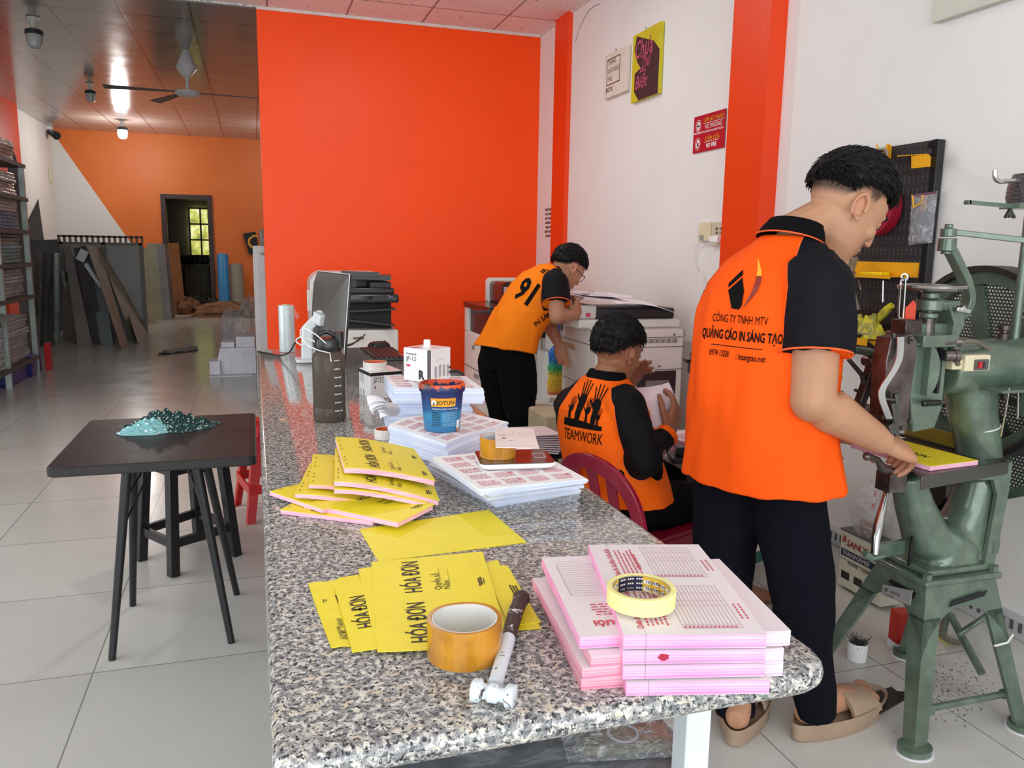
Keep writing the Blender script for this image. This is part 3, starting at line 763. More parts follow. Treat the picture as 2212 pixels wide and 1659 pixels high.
paper_stack('paper_stack', (.409, 1.764), Vector((.215, .21, 0)), Vector((-.098, .225, 0)), .8002, .30, .245, .058, 'tall square stack of red-printed white sheets holding up the paint bucket', .006, lift=lambda u, v: .008*math.sin(1.6*u*PI+.4)*(.4+.6*v), seed=6, group=gP)
paper_stack('paper_stack', (.338, 2.19), dirv(-8), dirv(84), .8002, .25, .21, .040, 'lowest of the rear stacks of white sheets beside the small tape roll', .005, seed=7, prints=False, group=gP)
paper_stack('paper_stack', (.372, 2.185), dirv(-10), dirv(81), .8405, .20, .20, .044, 'middle of the rear stacks of white sheets, pushed inwards', .006, seed=8, prints=False, group=gP)
paper_stack('paper_stack', (.350, 2.150), dirv(-12), dirv(88), .885, .245, .225, .043, 'top of the rear stacks of white sheets, with the R ink box on it', .007, lift=lambda u, v: -.003*u, seed=9, group=gP)
b = MB(); top3 = lambda x, y, e=0: Vector((.385, 1.40, .835))  # crumpled corners hanging off the rear stack
for i in range(7):
    o = Vector((.345, 2.17+.012*i, .842+.005*i)); b.grid(lambda u, v, i=i, o=o: o+Vector((-.03*u-.004*i*u, -.012+.06*v, .03*u*(1-u)+.014*u*math.sin(3*v+i))), 5, 5, .0005)
tag(b.build('curled_sheets', m_wtop), 'curled corners of white sheets sticking out left of the rear stacks', 'paper sheets', kind='stuff')
# paint bucket
bc = (PZ(911, 930, .86)+PZ(988, 930, .86))/2+Vector((.006, 0, 0)); bc.z = .8625
bk = thing('paint_bucket', bc, 'blue plastic paint bucket with orange paint smeared round its rim', 'bucket')
t = NT('bucket_plastic'); v = t.coord(); sp = t.n('ShaderNodeSeparateXYZ'); t.l(v, sp.inputs[0])
n = t.noise(v, 26, 4, .6, .6); zf = t.math('MULTIPLY', sp.outputs[2], 8.5)
c = t.ramp(t.math('ADD', zf, t.math('MULTIPLY', t.math('SUBTRACT', n, .5), .35)), [(.0, srgb('2f6f9e')), (.35, srgb('2f86b4')), (.5, srgb('1c4f86')), (.72, srgb('16306b')), (1, srgb('1a2350'))])
n2 = t.noise(v, 34, 5, .65, 1.2)
drip = t.math('MULTIPLY', t.math('GREATER_THAN', t.math('ADD', t.math('MULTIPLY', t.math('SUBTRACT', sp.outputs[2], .098), 20), n2), .72), t.math('GREATER_THAN', sp.outputs[2], .085))
sm = t.math('MULTIPLY', t.math('SUBTRACT', t.noise(v, 16, 4), .5), 8, True)
c = t.mix(drip, c, t.mix(sm, srgb('e8572a'), srgb('4a3a30')))
t.col(c); t.p(.32); m_bucket = t.m
b = MB(); H_ = .118
b.lathe([(.001, 0), (.0405, 0), (.0435, .003), (.0520, .098), (.0555, .098), (.0565, .102), (.0565, .114), (.0545, H_), (.0520, H_), (.0515, .112), (.0425, .005), (.001, .005)], bc, 48, cap=False)
b.build('body', m_bucket, bk, fix=True)
b = MB()
def on_cone(b, vs, fs, a0, z0, flat=.98, m=None, eps=.0008):
    # outer wall radius at height
    def R(z): return .0435+(.0520-.0435)*(z-.003)/.095+eps
    b.add([bc+Vector((R(z0+y)*math.sin(a0+x/.047), -R(z0+y)*math.cos(a0+x/.047), z0+y)) for x, y in vs], fs, m)
def quads(x0, y0, x1, y1, n=10):
    vs, fs = [], []
    for i in range(n+1): x = x0+(x1-x0)*i/n; vs += [(x, y0), (x, y1)]
    for i in range(n): fs.append((2*i, 2*i+2, 2*i+3, 2*i+1))
    return vs, fs
on_cone(b, *quads(-.036, .0, .022, .021), -.0, .066, m=0)
on_cone(b, *quads(-.036, .0195, .022, .021), -.0, .0665, m=1, eps=.001)
vs, fs = text_geo('JOTUN', .0142, bold=.012, sx=.92); on_cone(b, [(x-.0225, y+.005) for x, y in vs], fs, 0, .066, m=2, eps=.0014)
on_cone(b, [(-.034, .004), (-.024, .004), (-.023, .011), (-.029, .018), (-.035, .011)], [(0, 1, 2, 3, 4)], 0, .066, m=3, eps=.0014)
on_cone(b, [(-.0315, .004), (-.0265, .004), (-.029, .013)], [(0, 1, 2)], 0, .066, m=2, eps=.0018)
vs, fs = text_geo('MAJESTIC ĐẸP HOÀN HẢO', .0052, bold=.02); on_cone(b, [(x-.033, y) for x, y in vs], fs, 0, .0585, m=3, eps=.0014)
rr = random.Random(3)
for x0, x1 in ((-.035, -.014), (-.009, .03)):
    for k in range(9):
        x = x0
        while x < x1:
            s = rr.uniform(.002, .006); on_cone(b, *quads(x, 0, min(x+s, x1), .0016, 2), 0, .051-.0042*k, m=4 if x0 > -.012 else 2, eps=.0012); x += s+.0012
on_cone(b, *quads(.030, .010, .042, .030, 4), 0, 0, m=3, eps=.0013)
for i, mm in enumerate((5, 0, 6)): on_cone(b, *quads(.030+.004*i, .003, .034+.004*i, .009, 2), 0, 0, m=mm, eps=.0013)
b.build('label', (pm('label_amber', 'f2a92c', .4), pm('label_red', 'c2402c', .4), m_ink, pm('label_pale', 'e8eef0', .4), pm('label_sky', '8db9d4', .4), pm('flag_red', 'c22c2c', .4), pm('flag_green', '3c8c46', .4)), bk, smooth=False)
# kitchen scale + tape + pink card
sc_c = Vector((.503, 1.55, .8625)); ux = dirv(-8)
sc_ = thing('kitchen_scale', sc_c, 'slim white kitchen scale with mirror-like grey top, on the printed sheets', 'kitchen scale')
b = oriented(MB(), sc_c, ux)
rings = [[Vector((x, y, z)) for x, y in rrect(-.079+i, .079-i, -.058+i, .058-i, (.016,)*4, 6)] for i, z in ((.012, 0), (.003, .004), (0, .009), (0, .0125), (.001, .0135))]
b.loft(rings); b.build('base', pm('scale_white', 'eeeeec', .25), sc_)
b = oriented(MB(), sc_c, ux)
b.loft([[Vector((x, y, z)) for x, y in rrect(-.077, .077, -.056, .056, (.014,)*4, 6)] for z in (.0136, .0152)])
b.build('platform', pm('smoked_glass', '6e5f58', .06, .75), sc_)
b = oriented(MB(), sc_c, ux)
for a in ((.042, -.016, .064, -.014), (.042, .018, .064, .020), (.041, -.016, .043, .020), (.063, -.016, .065, .020)): b.bx(a[0], a[2], a[1], a[3], .0153, .0157)
b.build('display_frame', pm('pale_mark', 'd8c9c0', .4), sc_, smooth=False)
tc = Vector((.470, 1.560, .8779))
tape_roll('packing_tape', tc, .0330, .0375, .042, m_btape, m_core, 'narrower brown packing tape roll standing on the kitchen scale')
pcs = [(1068, 922), (1152, 926), (1165, 968), (1071, 966)]
def pr_card(o, top, w, d):
    b = MB(); rr = random.Random(5)
    for k in range(14):
        x, y = w*(.35+.4*rr.random()), d*(.35+.4*rr.random()); rects(b, top, [(x, y, x+.001+.012*rr.random(), y+.0007)] if k % 2 else [(x, y, x+.0007, y+.001+.012*rr.random())])
    b.build('lettering', m_redl, o, smooth=False)
    b = MB(); 
    for k in range(9):
        x, y = w*(.08+.25*rr.random()), d*(.3+.35*rr.random()); p = top(x, y); q = top(x+.012*rr.random(), y+.006*rr.uniform(-1, 1)); b.bar(p, q, .0007, .0003)
    b.build('pen_scrawl', m_ink, o, smooth=False)
sheet4('note_card', pcs, .9212, 'pale pink rectangular card balanced on the narrower tape roll', 'card', mat=pm('pale_pink_card', 'ecdcd8', .6), th=.0012, prints=pr_card)
# bottle
bo = Vector(((PZ(676, 905, .8).x+PZ(747, 905, .8).x)/2, 2.37, .8002))
bt = thing('water_bottle', bo, 'tall translucent grey water bottle with black flip lid and white wrist cord', 'bottle')
t = NT('smoky_plastic'); t.col(srgb('63594f')); t.p(.14); t.b.inputs['Transmission Weight'].default_value = .35; t.b.inputs['IOR'].default_value = 1.2; m_smoke = t.m
b = MB(); R_ = .047
b.lathe([(.001, 0), (R_-.006, 0), (R_-.001, .004), (R_, .012), (R_, .040), (R_-.0015, .043), (R_, .046), (R_, .185), (R_-.003, .197), (.034, .206), (.034, .212), (.001, .212)], bo, 48); b.build('body', m_smoke, bt, fix=True)
b = MB()
b.lathe([(.001, .207), (.037, .207), (.038, .210), (.038, .236), (.034, .243), (.001, .245)], bo, 40)
b.loft([b.ring(bo+Vector((.030, -.012, z)), (.013, 0, 0), (0, .013, 0), 16) for z in (.215, .262)])
b.build('lid', pm('black_lid_plastic', '17181b', .28), bt, fix=True)
b = MB(); b.tube([bo+Vector((-.037+.06*i/10, 0, .243+.018*math.sin(PI*i/10))) for i in range(11)], .006, 10); b.build('carry_loop', pm('black_lid_plastic', '17181b', .28), bt)
b = MB()
b.tube([bo+Vector(p) for p in ((-.01, -.04, .232), (-.035, -.03, .255), (-.062, -.015, .272), (-.078, -.01, .268), (-.078, -.012, .25), (-.06, -.03, .225), (-.03, -.045, .212), (.0, -.0495, .205), (.003, -.0505, .18))], .0018, 6)
b.build('wrist_cord', pm('white_cord', 'e5e3df', .6), bt)
b = MB(); rr = random.Random(8)
for i in range(7):
    z = .180-.0245*i; 
    for q in range(rr.randint(4, 6)):
        a = .25+q*.10; a1 = a+rr.uniform(.05, .08)
        P = [bo+Vector((R_*1.006*math.sin(w_), -R_*1.006*math.cos(w_), z+e)) for w_, e in ((a, 0), (a1, 0), (a1, .0035), (a, .0035))]; b.add(P, [(0, 1, 2, 3)])
b.build('lettering', pm('label_pale', 'e8eef0', .4), bt, smooth=False)
# ink boxes
m_box = pm('white_gloss_carton', 'eceaea', .3); m_blk = pm('black_carton_print', '17171a', .35)
def ink_box(near, left, right, z, h, label, big, cap=False):
    N, L, R = Vector((*near, z)), Vector((*left, z)), Vector((*right, z)); up = Vector((0, 0, 1))
    e1, e2 = L-N, R-N; c = N+e1/2+e2/2
    t_ = thing('ink_box', c, label, 'ink box', 'white cartons of duplicator ink')
    b = MB(); b.prism([N, R, R+e1, L], up*h); b.build('carton', m_box, t_, bevel=.0015)
    fl = lambda face: (L, (-e1).normalized(), (N-L).cross(up).normalized(), e1.length) if face == 'L' else (N, e2.normalized(), e2.cross(up).normalized(), e2.length)
    b = MB()
    o, ax, nn, W_ = fl('L'); o = o+nn*.0008
    if big:
        letters(b, 'Printing Ink', o+ax*.012+up*(h*.80), ax, up, .0085, m=0, bold=.01)
        letters(b, 'JP-12', o+ax*.012+up*(h*.62), ax, up, .018, m=0)
        b.prism([o+ax*.013+up*h*.44, o+ax*.027+up*h*.44, o+ax*.027+up*h*.50, o+ax*.013+up*h*.50], nn*.0001, 2)
        letters(b, 'R', o+ax*(W_-.040)+up*(h*.10), ax, up, .034, m=0, bold=.05)
    else:
        for k in range(5): b.prism([o+ax*.015+up*h*(.55+.07*k), o+ax*.06+up*h*(.55+.07*k), o+ax*.06+up*h*(.565+.07*k), o+ax*.015+up*h*(.565+.07*k)], nn*.0001, 0)
        for k in range(2): b.prism([o+ax*(.02+.03*k)+up*h*.06, o+ax*(.024+.03*k)+up*h*.06, o+ax*(.024+.03*k)+up*h*.26, o+ax*(.02+.03*k)+up*h*.26], nn*.0001, 0)
    b.prism([o+ax*(W_-.006), o+ax*W_, o+ax*W_+up*h*.995, o+ax*(W_-.006)+up*h*.995] if big else [o+up*h*.86, o+ax*W_+up*h*.86, o+ax*W_+up*h*.98, o+up*h*.98], nn*.0001, 0)
    o, ax, nn, W_ = fl('R'); o = o+nn*.0008
    if big:
        b.prism([o, o+ax*.006, o+ax*.006+up*h*.995, o+up*h*.995], nn*.0001, 0)
        for k in range(4): scrib(b, o+ax*(.022+.02*k+.014)+up*h*.1, up, -ax, h*.42, .012, 4, m=3, seed=k)
        b.prism([o+ax*.03+up*h*.66, o+ax*.075+up*h*.66, o+ax*.075+up*h*.665, o+ax*.03+up*h*.665], nn*.0001, 3)
        b.prism([o+ax*(W_*.93)+up*h*.2, o+ax*W_+up*h*.2, o+ax*W_+up*h*.26, o+ax*(W_*.93)+up*h*.26], nn*.0001, 0); b.prism([o+ax*(W_*.93)+up*h*.34, o+ax*W_+up*h*.34, o+ax*W_+up*h*.40, o+ax*(W_*.93)+up*h*.40], nn*.0001, 0)
    else:
        b.prism([o+up*h*.86, o+ax*W_+up*h*.86, o+ax*W_+up*h*.98, o+up*h*.98], nn*.0001, 0)
        letters(b, 'Printing Ink', o+ax*.012+up*(h*.76), ax, up, .0085, m=0, bold=.01)
        letters(b, 'JP-12', o+ax*.012+up*(h*.60), ax, up, .018, m=0); letters(b, 'B', o+ax*.014+up*(h*.40), ax, up, .011, m=0, bold=.03)
        b.prism([o+ax*(W_*.6)+up*h*.02, o+ax*(W_*.72)+up*h*.02, o+ax*(W_*.72)+up*h*.14, o+ax*(W_*.66)+up*h*.18, o+ax*(W_*.6)+up*h*.14], nn*.0001, 0)
    b.build('lettering', (m_blk, m_blk, pm('red_square', 'c41f3c', .4), pm('grey_small_print', '5a5d66', .5)), t_, smooth=False)
    if cap:
        b = MB(); q = c+up*h; b.lathe([(.0135, 0), (.0135, .003), (.0105, .004), (.010, .020), (.009, .022), (.001, .022)], q+Vector((.0, .0, 0)), 20); b.build('spout_cap', pm('scale_white', 'eeeeec', .25), t_, fix=True)
        b = MB(); b.prism([c+up*(h+.0006)+e1*(.1)+e2*-.45, c+up*(h+.0006)+e1*(.3)+e2*-.45, c+up*(h+.0006)+e1*.3+e2*-.1, c+up*(h+.0006)+e1*.1+e2*-.1], up*.0002); b.build('top_print', m_redl, t_, smooth=False)
    return t_
ink_box((.458, 2.195), (.400, 2.275), (.535, 2.262), .9285, .094, 'ink carton marked R with white spout cap, standing on the printed paper stack', True, True)
ink_box((.357, 2.665), (.335, 2.79), (.468, 2.70), .8002, .092, 'ink carton with a black top band, standing on the granite under a roll of tape', False)
m_ortape = pm('orange_inner_core', 'd9622c', .6); m_wtape = pm('white_masking_tape', 'e6e1da', .5)
tape_roll('masking_tape', (.383, 2.735, .8925), .036, .0405, .027, m_wtape, m_ortape, 'white tape roll with an orange inside, resting on the carton that stands on the granite', cat='tape roll')
tape_roll('masking_tape', PZ(836, 952, .8005)+Vector((.0, .03, 0)), .024, .029, .026, m_wtape, m_ortape, 'small white tape roll with orange inside lying against the square paper stack', cat='tape roll')
# wrap film roll
wc = (PZ(607, 752, .8)+PZ(636, 752, .8))/2; wc = Vector((.142, 4.03, .8005))
wr_ = thing('film_roll', wc, 'upright roll of clear stretch film standing at the far end of the granite', 'film roll')
t = NT('stretch_film'); v = t.coord((1, 1, .15)); t.col(t.ramp(t.noise(v, 60, 3), [(.4, srgb('bcc9cb')), (.6, srgb('dfe6e6'))])); t.p(.12); t.b.inputs['Specular IOR Level'].default_value = .8; 
b = MB(); b.lathe([(.019, 0), (.0375, 0), (.0375, .224), (.019, .224)], wc, 36); b.build('film', t.m, wr_, fix=True)
b = MB(); b.annulus(wc+Vector((0, 0, .0)), .016, .019, .229, 24); b.build('core', pm('tape_core_card', 'bfae83', .7), wr_)
b = MB(); b.grid(lambda u, v: wc+Vector((.037+.022*u, -.005, .16+.045*v*(1-.5*u)+.008*math.sin(9*u+5*v))), 8, 6); b.build('loose_film', m_film, wr_)
# black cable on the table edge
b = MB(); pts = [PZ(556, 770, .804), PZ(580, 772, .804), PZ(605, 764, .806), PZ(625, 745, .835), PZ(640, 722, .865), PZ(655, 712, .88), PZ(668, 716, .87)]
def smooth_pts(P, k=6):
    out = []; P = [Vector(p) for p in P]; n = len(P)
    for i in range(n-1):
        p0, p1, p2, p3 = P[max(i-1, 0)], P[i], P[i+1], P[min(i+2, n-1)]
        for j in range(k):
            t_ = j/k; out.append(.5*((2*p1)+(-p0+p2)*t_+(2*p0-5*p1+4*p2-p3)*t_*t_+(-p0+3*p1-3*p2+p3)*t_**3))
    out.append(P[-1]); return out
m_cable = pm('black_cable', '1a1a1c', .4)
y_ = 3.72
pts = [Vector((.004, 4.02, .803)), Vector((.05, 3.95, .803)), Vector((.10, 3.86, .803)), Vector((.14, 3.76, .83)), Vector((.17, 3.72, .885)), Vector((.20, 3.70, .905)), Vector((.235, 3.69, .90))]
b.tube(smooth_pts(pts), .0035, 8); tag(b.build('power_cable', m_cable), 'black cable curving up from the table edge to the monitor arm', 'cable')
b = MB(); pts = [Vector((.215, 3.20, .86)), Vector((.17, 3.3, .875)), Vector((.14, 3.4, .87)), Vector((.15, 3.45, .85)), Vector((.20, 3.42, .825)), Vector((.24, 3.3, .803))]
b.tube(smooth_pts([PW(655, 748, 3.1), PW(640, 738, 3.1), PW(648, 729, 3.1), PW(672, 734, 3.1), PW(690, 748, 3.1), PZ(700, 770, .803)]), .003, 8); tag(b.build('white_cable', pm('white_cord', 'e5e3df', .6)), 'white cable looping behind the water bottle', 'cable')
# monitor on white arm
mn = thing('monitor', (.30, 3.62, .80), 'flat computer monitor seen edge-on from behind, on a white stand', 'monitor')
A0, A1 = Vector((.352, 3.36, 0)), Vector((.262, 3.88, 0))     # near and far upright edges
wv = (A1-A0).normalized(); nb = Vector((-wv.y, wv.x, 0))       # nb: out of the back, to the left
tilt = Vector((.035, 0, .40)).normalized()
def mp(a, h, t_): return Vector((A0.x, A0.y, .835))+wv*a+tilt*h*1.0+nb*t_
b = MB()
b.add([mp(0, 0, 0), mp(.52, 0, 0), mp(.52, .36, 0), mp(0, .36, 0), mp(0, 0, .012), mp(.52, 0, .012), mp(.52, .36, .012), mp(0, .36, .012)], [(0, 1, 2, 3), (4, 7, 6, 5), (0, 4, 5, 1), (1, 5, 6, 2), (2, 6, 7, 3), (3, 7, 4, 0)])
b.build('screen_panel', pm('dark_bezel', '2b2b2d', .3), mn, fix=True, bevel=.002)
b = MB()
b.add([mp(.0, .0, .013), mp(.52, 0, .013), mp(.52, .36, .013), mp(0, .36, .013), mp(.04, .05, .038), mp(.48, .05, .038), mp(.48, .31, .038), mp(.04, .31, .038)], [(0, 1, 2, 3), (4, 7, 6, 5), (0, 4, 5, 1), (1, 5, 6, 2), (2, 6, 7, 3), (3, 7, 4, 0)])
b.build('rear_cover', pm('graphite_plastic', '5b5753', .45), mn, fix=True, bevel=.006)
b = MB(); b.bar(mp(-.001, .0, .0125), mp(-.001, .36, .0125), .003, .004); b.bar(mp(0, .361, .0125), mp(.52, .361, .0125), .003, .004); b.build('edge_strip', pm('silver_strip', 'd5d3cf', .3), mn)
b = MB(); base = Vector((.212, 3.66, .8002))
b.loft([[base+Vector((x, y, z)) for x, y in rrect(-.05, .04, -.06, .06, (.02,)*4, 5)] for z in (0, .014)]); b.build('stand_base', m_white_metal, mn, bevel=.003)
b = MB(); b.bar(base+Vector((-.0, 0, .01)), base+Vector((.004, 0, .155)), .034, .05); b.build('stand_post', m_white_metal, mn, bevel=.008)
b = MB(); b.bar(base+Vector((-.004, 0, .14)), base+Vector((.062, 0, .205)), .032, .04); b.cyl(base+Vector((.06, -.025, .205)), base+Vector((.06, .03, .205)), .022); b.bar(base+Vector((.05, 0, .20)), mp(.25, .15, .036), .05, .05)
b.build('stand_arm', m_white_metal, mn, bevel=.006)
b = MB(); 
for k in range(2): b.tube(smooth_pts([mp(.1, .05, -.004)+Vector((.0, 0, 0)), Vector((.40+.02*k, 3.55, .885+.012*k)), Vector((.45+.02*k, 3.66, .905+.012*k))]), .003, 6)
b.build('plug_leads', m_cable, mn)
# keyboard, mouse, mouse mat
kq = [PZ(x, y, .8) for x, y in ((793, 753), (835, 754), (866, 783), (821, 783))]
t_ = thing('keyboard', (kq[0]+kq[2])/2, 'dark compact keyboard lying lengthwise behind the ink cartons', 'keyboard')
kc = (kq[0]+kq[2])/2; kx = Vector((kq[3]-kq[0])); kx = Vector((.03, -1, 0)).normalized(); L_, W2 = .42, .13
b = oriented(MB(), Vector((.575, 3.80, .8002)), kx); b.bx(-L_/2, L_/2, -W2/2, W2/2, 0, .012); b.build('case', pm('dark_bezel', '2b2b2d', .3), t_, bevel=.003)
b = oriented(MB(), Vector((.575, 3.80, .8002)), kx)
for i in range(20):
    for j in range(5): b.bx(-L_/2+.008+i*.0203, -L_/2+.025+i*.0203, -W2/2+.010+j*.0225, -W2/2+.028+j*.0225, .012, .018)
b.build('keys', pm('key_brown_black', '33292a', .4), t_, smooth=False)['kind'] = 'stuff'
b = MB(); b.bx(.50, .665, 3.9, 4.12, .8002, .8025); tag(b.build('mouse_mat', pm('black_fabric_mat', '232022', .7)), 'thin black mouse mat under the mouse by the far table corner', 'mouse mat')
mo = thing('computer_mouse', (.585, 4.03, .8026), 'black computer mouse on the mouse mat', 'mouse')
b = oriented(MB(), (.585, 4.03, .8027), dirv(10)); b.loft([[Vector((x*s, y*(s*.9+.1), z)) for x, y in rrect(-.058, .058, -.032, .032, (.03,)*4, 6)] for s, z in ((.96, 0), (1, .008), (.97, .020), (.82, .032), (.5, .038), (.15, .0395))]); b.build('shell', pm('black_gloss_plastic', '161618', .2), mo)
b = oriented(MB(), (.585, 4.03, .8027), dirv(10)); b.cyl((.03, -.004, .034), (.03, .004, .034), .008, n=12); b.build('scroll_wheel', pm('graphite_plastic', '5b5753', .45), mo)
# black tape dispenser behind the ink carton
td = thing('tape_gun', (.56, 2.52, .80), 'dark plastic tape gun lying half hidden behind the R carton', 'tape gun')
q = Vector((.575, 2.62, .8002))
b = MB(); b.tube(smooth_pts([q+Vector((-.06, 0, .05)), q+Vector((.0, 0, .075)), q+Vector((.06, 0, .085)), q+Vector((.085, 0, .07))]), [.018]*18+[.012], 10); b.cyl(q+Vector((-.01, -.02, .0)), q+Vector((-.01, -.02, .07)), .014); b.cyl(q+Vector((-.04, -.01, .035)), q+Vector((-.04, .04, .035)), .034)
b.build('body', pm('brown_black_plastic', '30231f', .3), td)
# small chip of wood and shavings
b = MB(); p = PZ(612, 908, .8005); b.loft([b.ring(p+Vector((0, 0, z)), (r, .004, 0), (-.003, r*.75, 0), 9) for z, r in ((0, .010), (.003, .012), (.005, .007))]); tag(b.build('dried_chip', pm('pale_chip', 'c9a98e', .7)), 'small dried pinkish-brown chip on the granite left of the bottle', 'chip')
# ================================================================== black table, stools, cloth
bt_ = thing('side_table', (-.28, 2.7, 0), 'small square black wooden table with worn edges on splayed round legs', 'table')
t = NT('worn_black_tabletop'); v = t.coord(); n = t.noise(v, 9, 6, .7, .4); n2 = t.noise(t.coord((30, 4, 30), (0, 0, .4)), 1, 4, .6)
sc_m = t.math('GREATER_THAN', t.noise(v, 55, 6, .75, .8), .675)
c = t.ramp(n, [(.3, srgb('1f1c1e')), (.6, srgb('2d2828')), (.8, srgb('3a3330'))])
t.col(t.mix(t.math('MULTIPLY', sc_m, .5), c, srgb('8d8378'))); t.p(.3); t.b.inputs['Specular IOR Level'].default_value = .35; t.l(t.math('ADD', .28, t.math('MULTIPLY', n, .25)), t.b.inputs['Roughness']); m_btop = t.m
b = MB(); b.loft([[Vector((x, y, .672+z)) for x, y in rrect(-.557+i, -.012-i, 2.385+i, 3.03-i, (.02,)*4, 5)] for i, z in ((.004, 0), (0, .004), (0, .025), (.003, .029))])
b.build('tabletop', m_btop, bt_)
feet = [(-.472, 2.643), (-.114, 2.659), (-.464, 3.051), (-.104, 3.051)]
tops = [(PY(280, 1000, 2.70).x, 2.70), (PY(418, 1000, 2.70).x, 2.70), (PY(300, 1000, 2.98).x, 2.9), (PY(436, 1000, 2.98).x, 2.9)]
for (fx, fy), (tx, ty) in zip(feet, tops):
    b = MB(); b.cyl((fx, fy, 0), (tx, ty, .672), .0115, .0165, 14); b.build('leg', m_blackp, bt_)
for p, q, r_ in (((tops[0], feet[0]), .62, .33), ((tops[1], feet[1]), .62, .42)) if 0 else ():
    pass
for i, (mx, k) in enumerate(((-.30, .55), (-.28, .52))):
    f, tp = Vector((*feet[i], 0)), Vector((*tops[i], .672)); a = f.lerp(tp, .62)
    b = MB(); b.tube([a, Vector((mx+.02*i, 2.80, .668))], .004, 6); b.tube([f.lerp(tp, .75), Vector((tops[i][0]+(.03 if i == 0 else -.03), 2.86, .58)), Vector((*feet[i+2], 0)).lerp(Vector((*tops[i+2], .672)), .75)], .0035, 6); b.build('brace', m_blackp, bt_)
st = thing('wooden_stool', (-.30, 3.48, 0), 'black wooden stool with square legs and stretchers, under the black table', 'stool')
sf = [(-.347, 3.296), (-.491, 3.511), (-.115, 3.462), (-.277, 3.708)]; cx_, cy_ = sum(p[0] for p in sf)/4, sum(p[1] for p in sf)/4
def sp_(i, z): fx, fy = sf[i]; k = 1-.22*z/.45; return Vector((cx_+(fx-cx_)*k, cy_+(fy-cy_)*k, z))
dv = Vector((sf[2][0]-sf[0][0], sf[2][1]-sf[0][1], 0)).normalized()
for i in range(4):
    b = MB(); b.bar(sp_(i, 0), sp_(i, .45), .038, .038, up=dv); b.build('leg', m_blackp, st, bevel=.003)
for i, j in ((0, 1), (0, 2), (1, 3), (2, 3)):
    b = MB(); b.bar(sp_(i, .13), sp_(j, .13), .018, .036); b.build('stretcher', m_blackp, st)
    b = MB(); b.bar(sp_(i, .425), sp_(j, .425), .018, .05); b.build('apron', m_blackp, st)
b = MB(); q = [sp_(i, .45) for i in (0, 2, 3, 1)]; c_ = sum(q, Vector())/4; b.prism([c_+(p-c_)*1.22 for p in q], (0, 0, .022)); b.build('seat', m_blackp, st, bevel=.004)
# red plastic stool
def plastic_stool(c, ang, h, top, bot, mat, label, leg=.05):
    t_ = thing('plastic_stool', c, label, 'stool')
    R = Matrix.Rotation(ang, 4, 'Z'); R.translation = Vector(c)
    b = MB(); b.T = R
    b.loft([[Vector((x, y, z)) for x, y in rrect(-top-i, top+i, -top-i, top+i, (.03,)*4, 5)] for i, z in ((.012, h-.05), (.006, h-.02), (0, h-.004), (-.006, h))]); b.build('seat', mat, t_)
    for sx in (-1, 1):
        for sy in (-1, 1):
            b = MB(); b.T = R
            def L(k): s_ = top+(bot-top)*k; return Vector((sx*s_, sy*s_, (h-.04)*(1-k)))
            rings = []
            for k in (0, .5, 1):
                p = L(k); w = leg*(1-.25*k)
                rings.append([p+Vector((-sx*x, -sy*y, 0)) for x, y in ((0, 0), (w, 0), (w, .008), (.008, .008), (.008, w), (0, w))])
            b.loft(rings); b.build('leg', mat, t_, fix=True)
    for k in (.62,):
        s_ = top+(bot-top)*k; z = (h-.04)*(1-k)
        for i, (a, c2) in enumerate((((-1, -1), (1, -1)), ((1, -1), (1, 1)), ((1, 1), (-1, 1)), ((-1, 1), (-1, -1)))):
            b = MB(); b.T = R; b.bar((a[0]*s_, a[1]*s_, z), (c2[0]*s_, c2[1]*s_, z), .008, .045); b.build('stretcher', mat, t_)
    return t_
m_redp = pm('red_plastic', 'cf1f24', .3, var=.03)
plastic_stool((.06, 4.05, 0), math.radians(12), .46, .115, .17, m_redp, 'bright red plastic stool between the black table and the granite table')
# printed cloth
t = NT('floral_cloth'); v = t.coord(); vo = t.n('ShaderNodeTexVoronoi'); vo.inputs['Scale'].default_value = 130; t.l(v, vo.inputs['Vector'])
fl_ = t.math('LESS_THAN', vo.outputs['Distance'], .34); pk = t.math('GREATER_THAN', t.noise(v, 60, 2), .46)
dkc = t.mix(t.math('MULTIPLY', fl_, pk), srgb('0a3836'), srgb('c3cac6'))
t.col(dkc); t.p(.85); m_cl1 = t.m
t = NT('floral_cloth_pale'); v = t.coord(); vo = t.n('ShaderNodeTexVoronoi'); vo.inputs['Scale'].default_value = 85; t.l(v, vo.inputs['Vector'])
fl_ = t.math('LESS_THAN', vo.outputs['Distance'], .26); t.col(t.mix(fl_, srgb('7cb5b8'), srgb('e9eeee'))); t.p(.85); m_cl2 = t.m
cl = thing('cloth', (-.29, 2.75, .701), 'crumpled dark green floral cloth with a pale teal fold on the black table', 'cloth')
def heap(o, ax, ay, w, d, hfun, z0, k=1, seed=0):
    o = Vector(o)
    def f(u, v):
        x, y = (u-.5)*2, (v-.5)*2; r2 = math.sqrt(x*x+y*y)+1e-6
        a = math.atan2(y, x); rim = 1+.16*noise.noise((math.cos(a)*2.2, math.sin(a)*2.2, seed))
        # map square to disc
        q = max(abs(x), abs(y))/r2 if r2 > 1e-5 else 1
        X, Y = x*q*rim, y*q*rim; rr_ = max(abs(x), abs(y))
        h = hfun(X, Y)*max(0, 1-rr_**3)+k*.050*abs(noise.noise((X*4.2+Y*2, Y*5.5, seed+3)))*(1-rr_**3)+k*.012*noise.noise((X*6, Y*8, seed))*(1-rr_**5)
        return o+Vector(ax)*X*w+Vector(ay)*Y*d+Vector((0, 0, z0+max(h, 0)))
    return f
p0 = PZ(365, 930, .70)
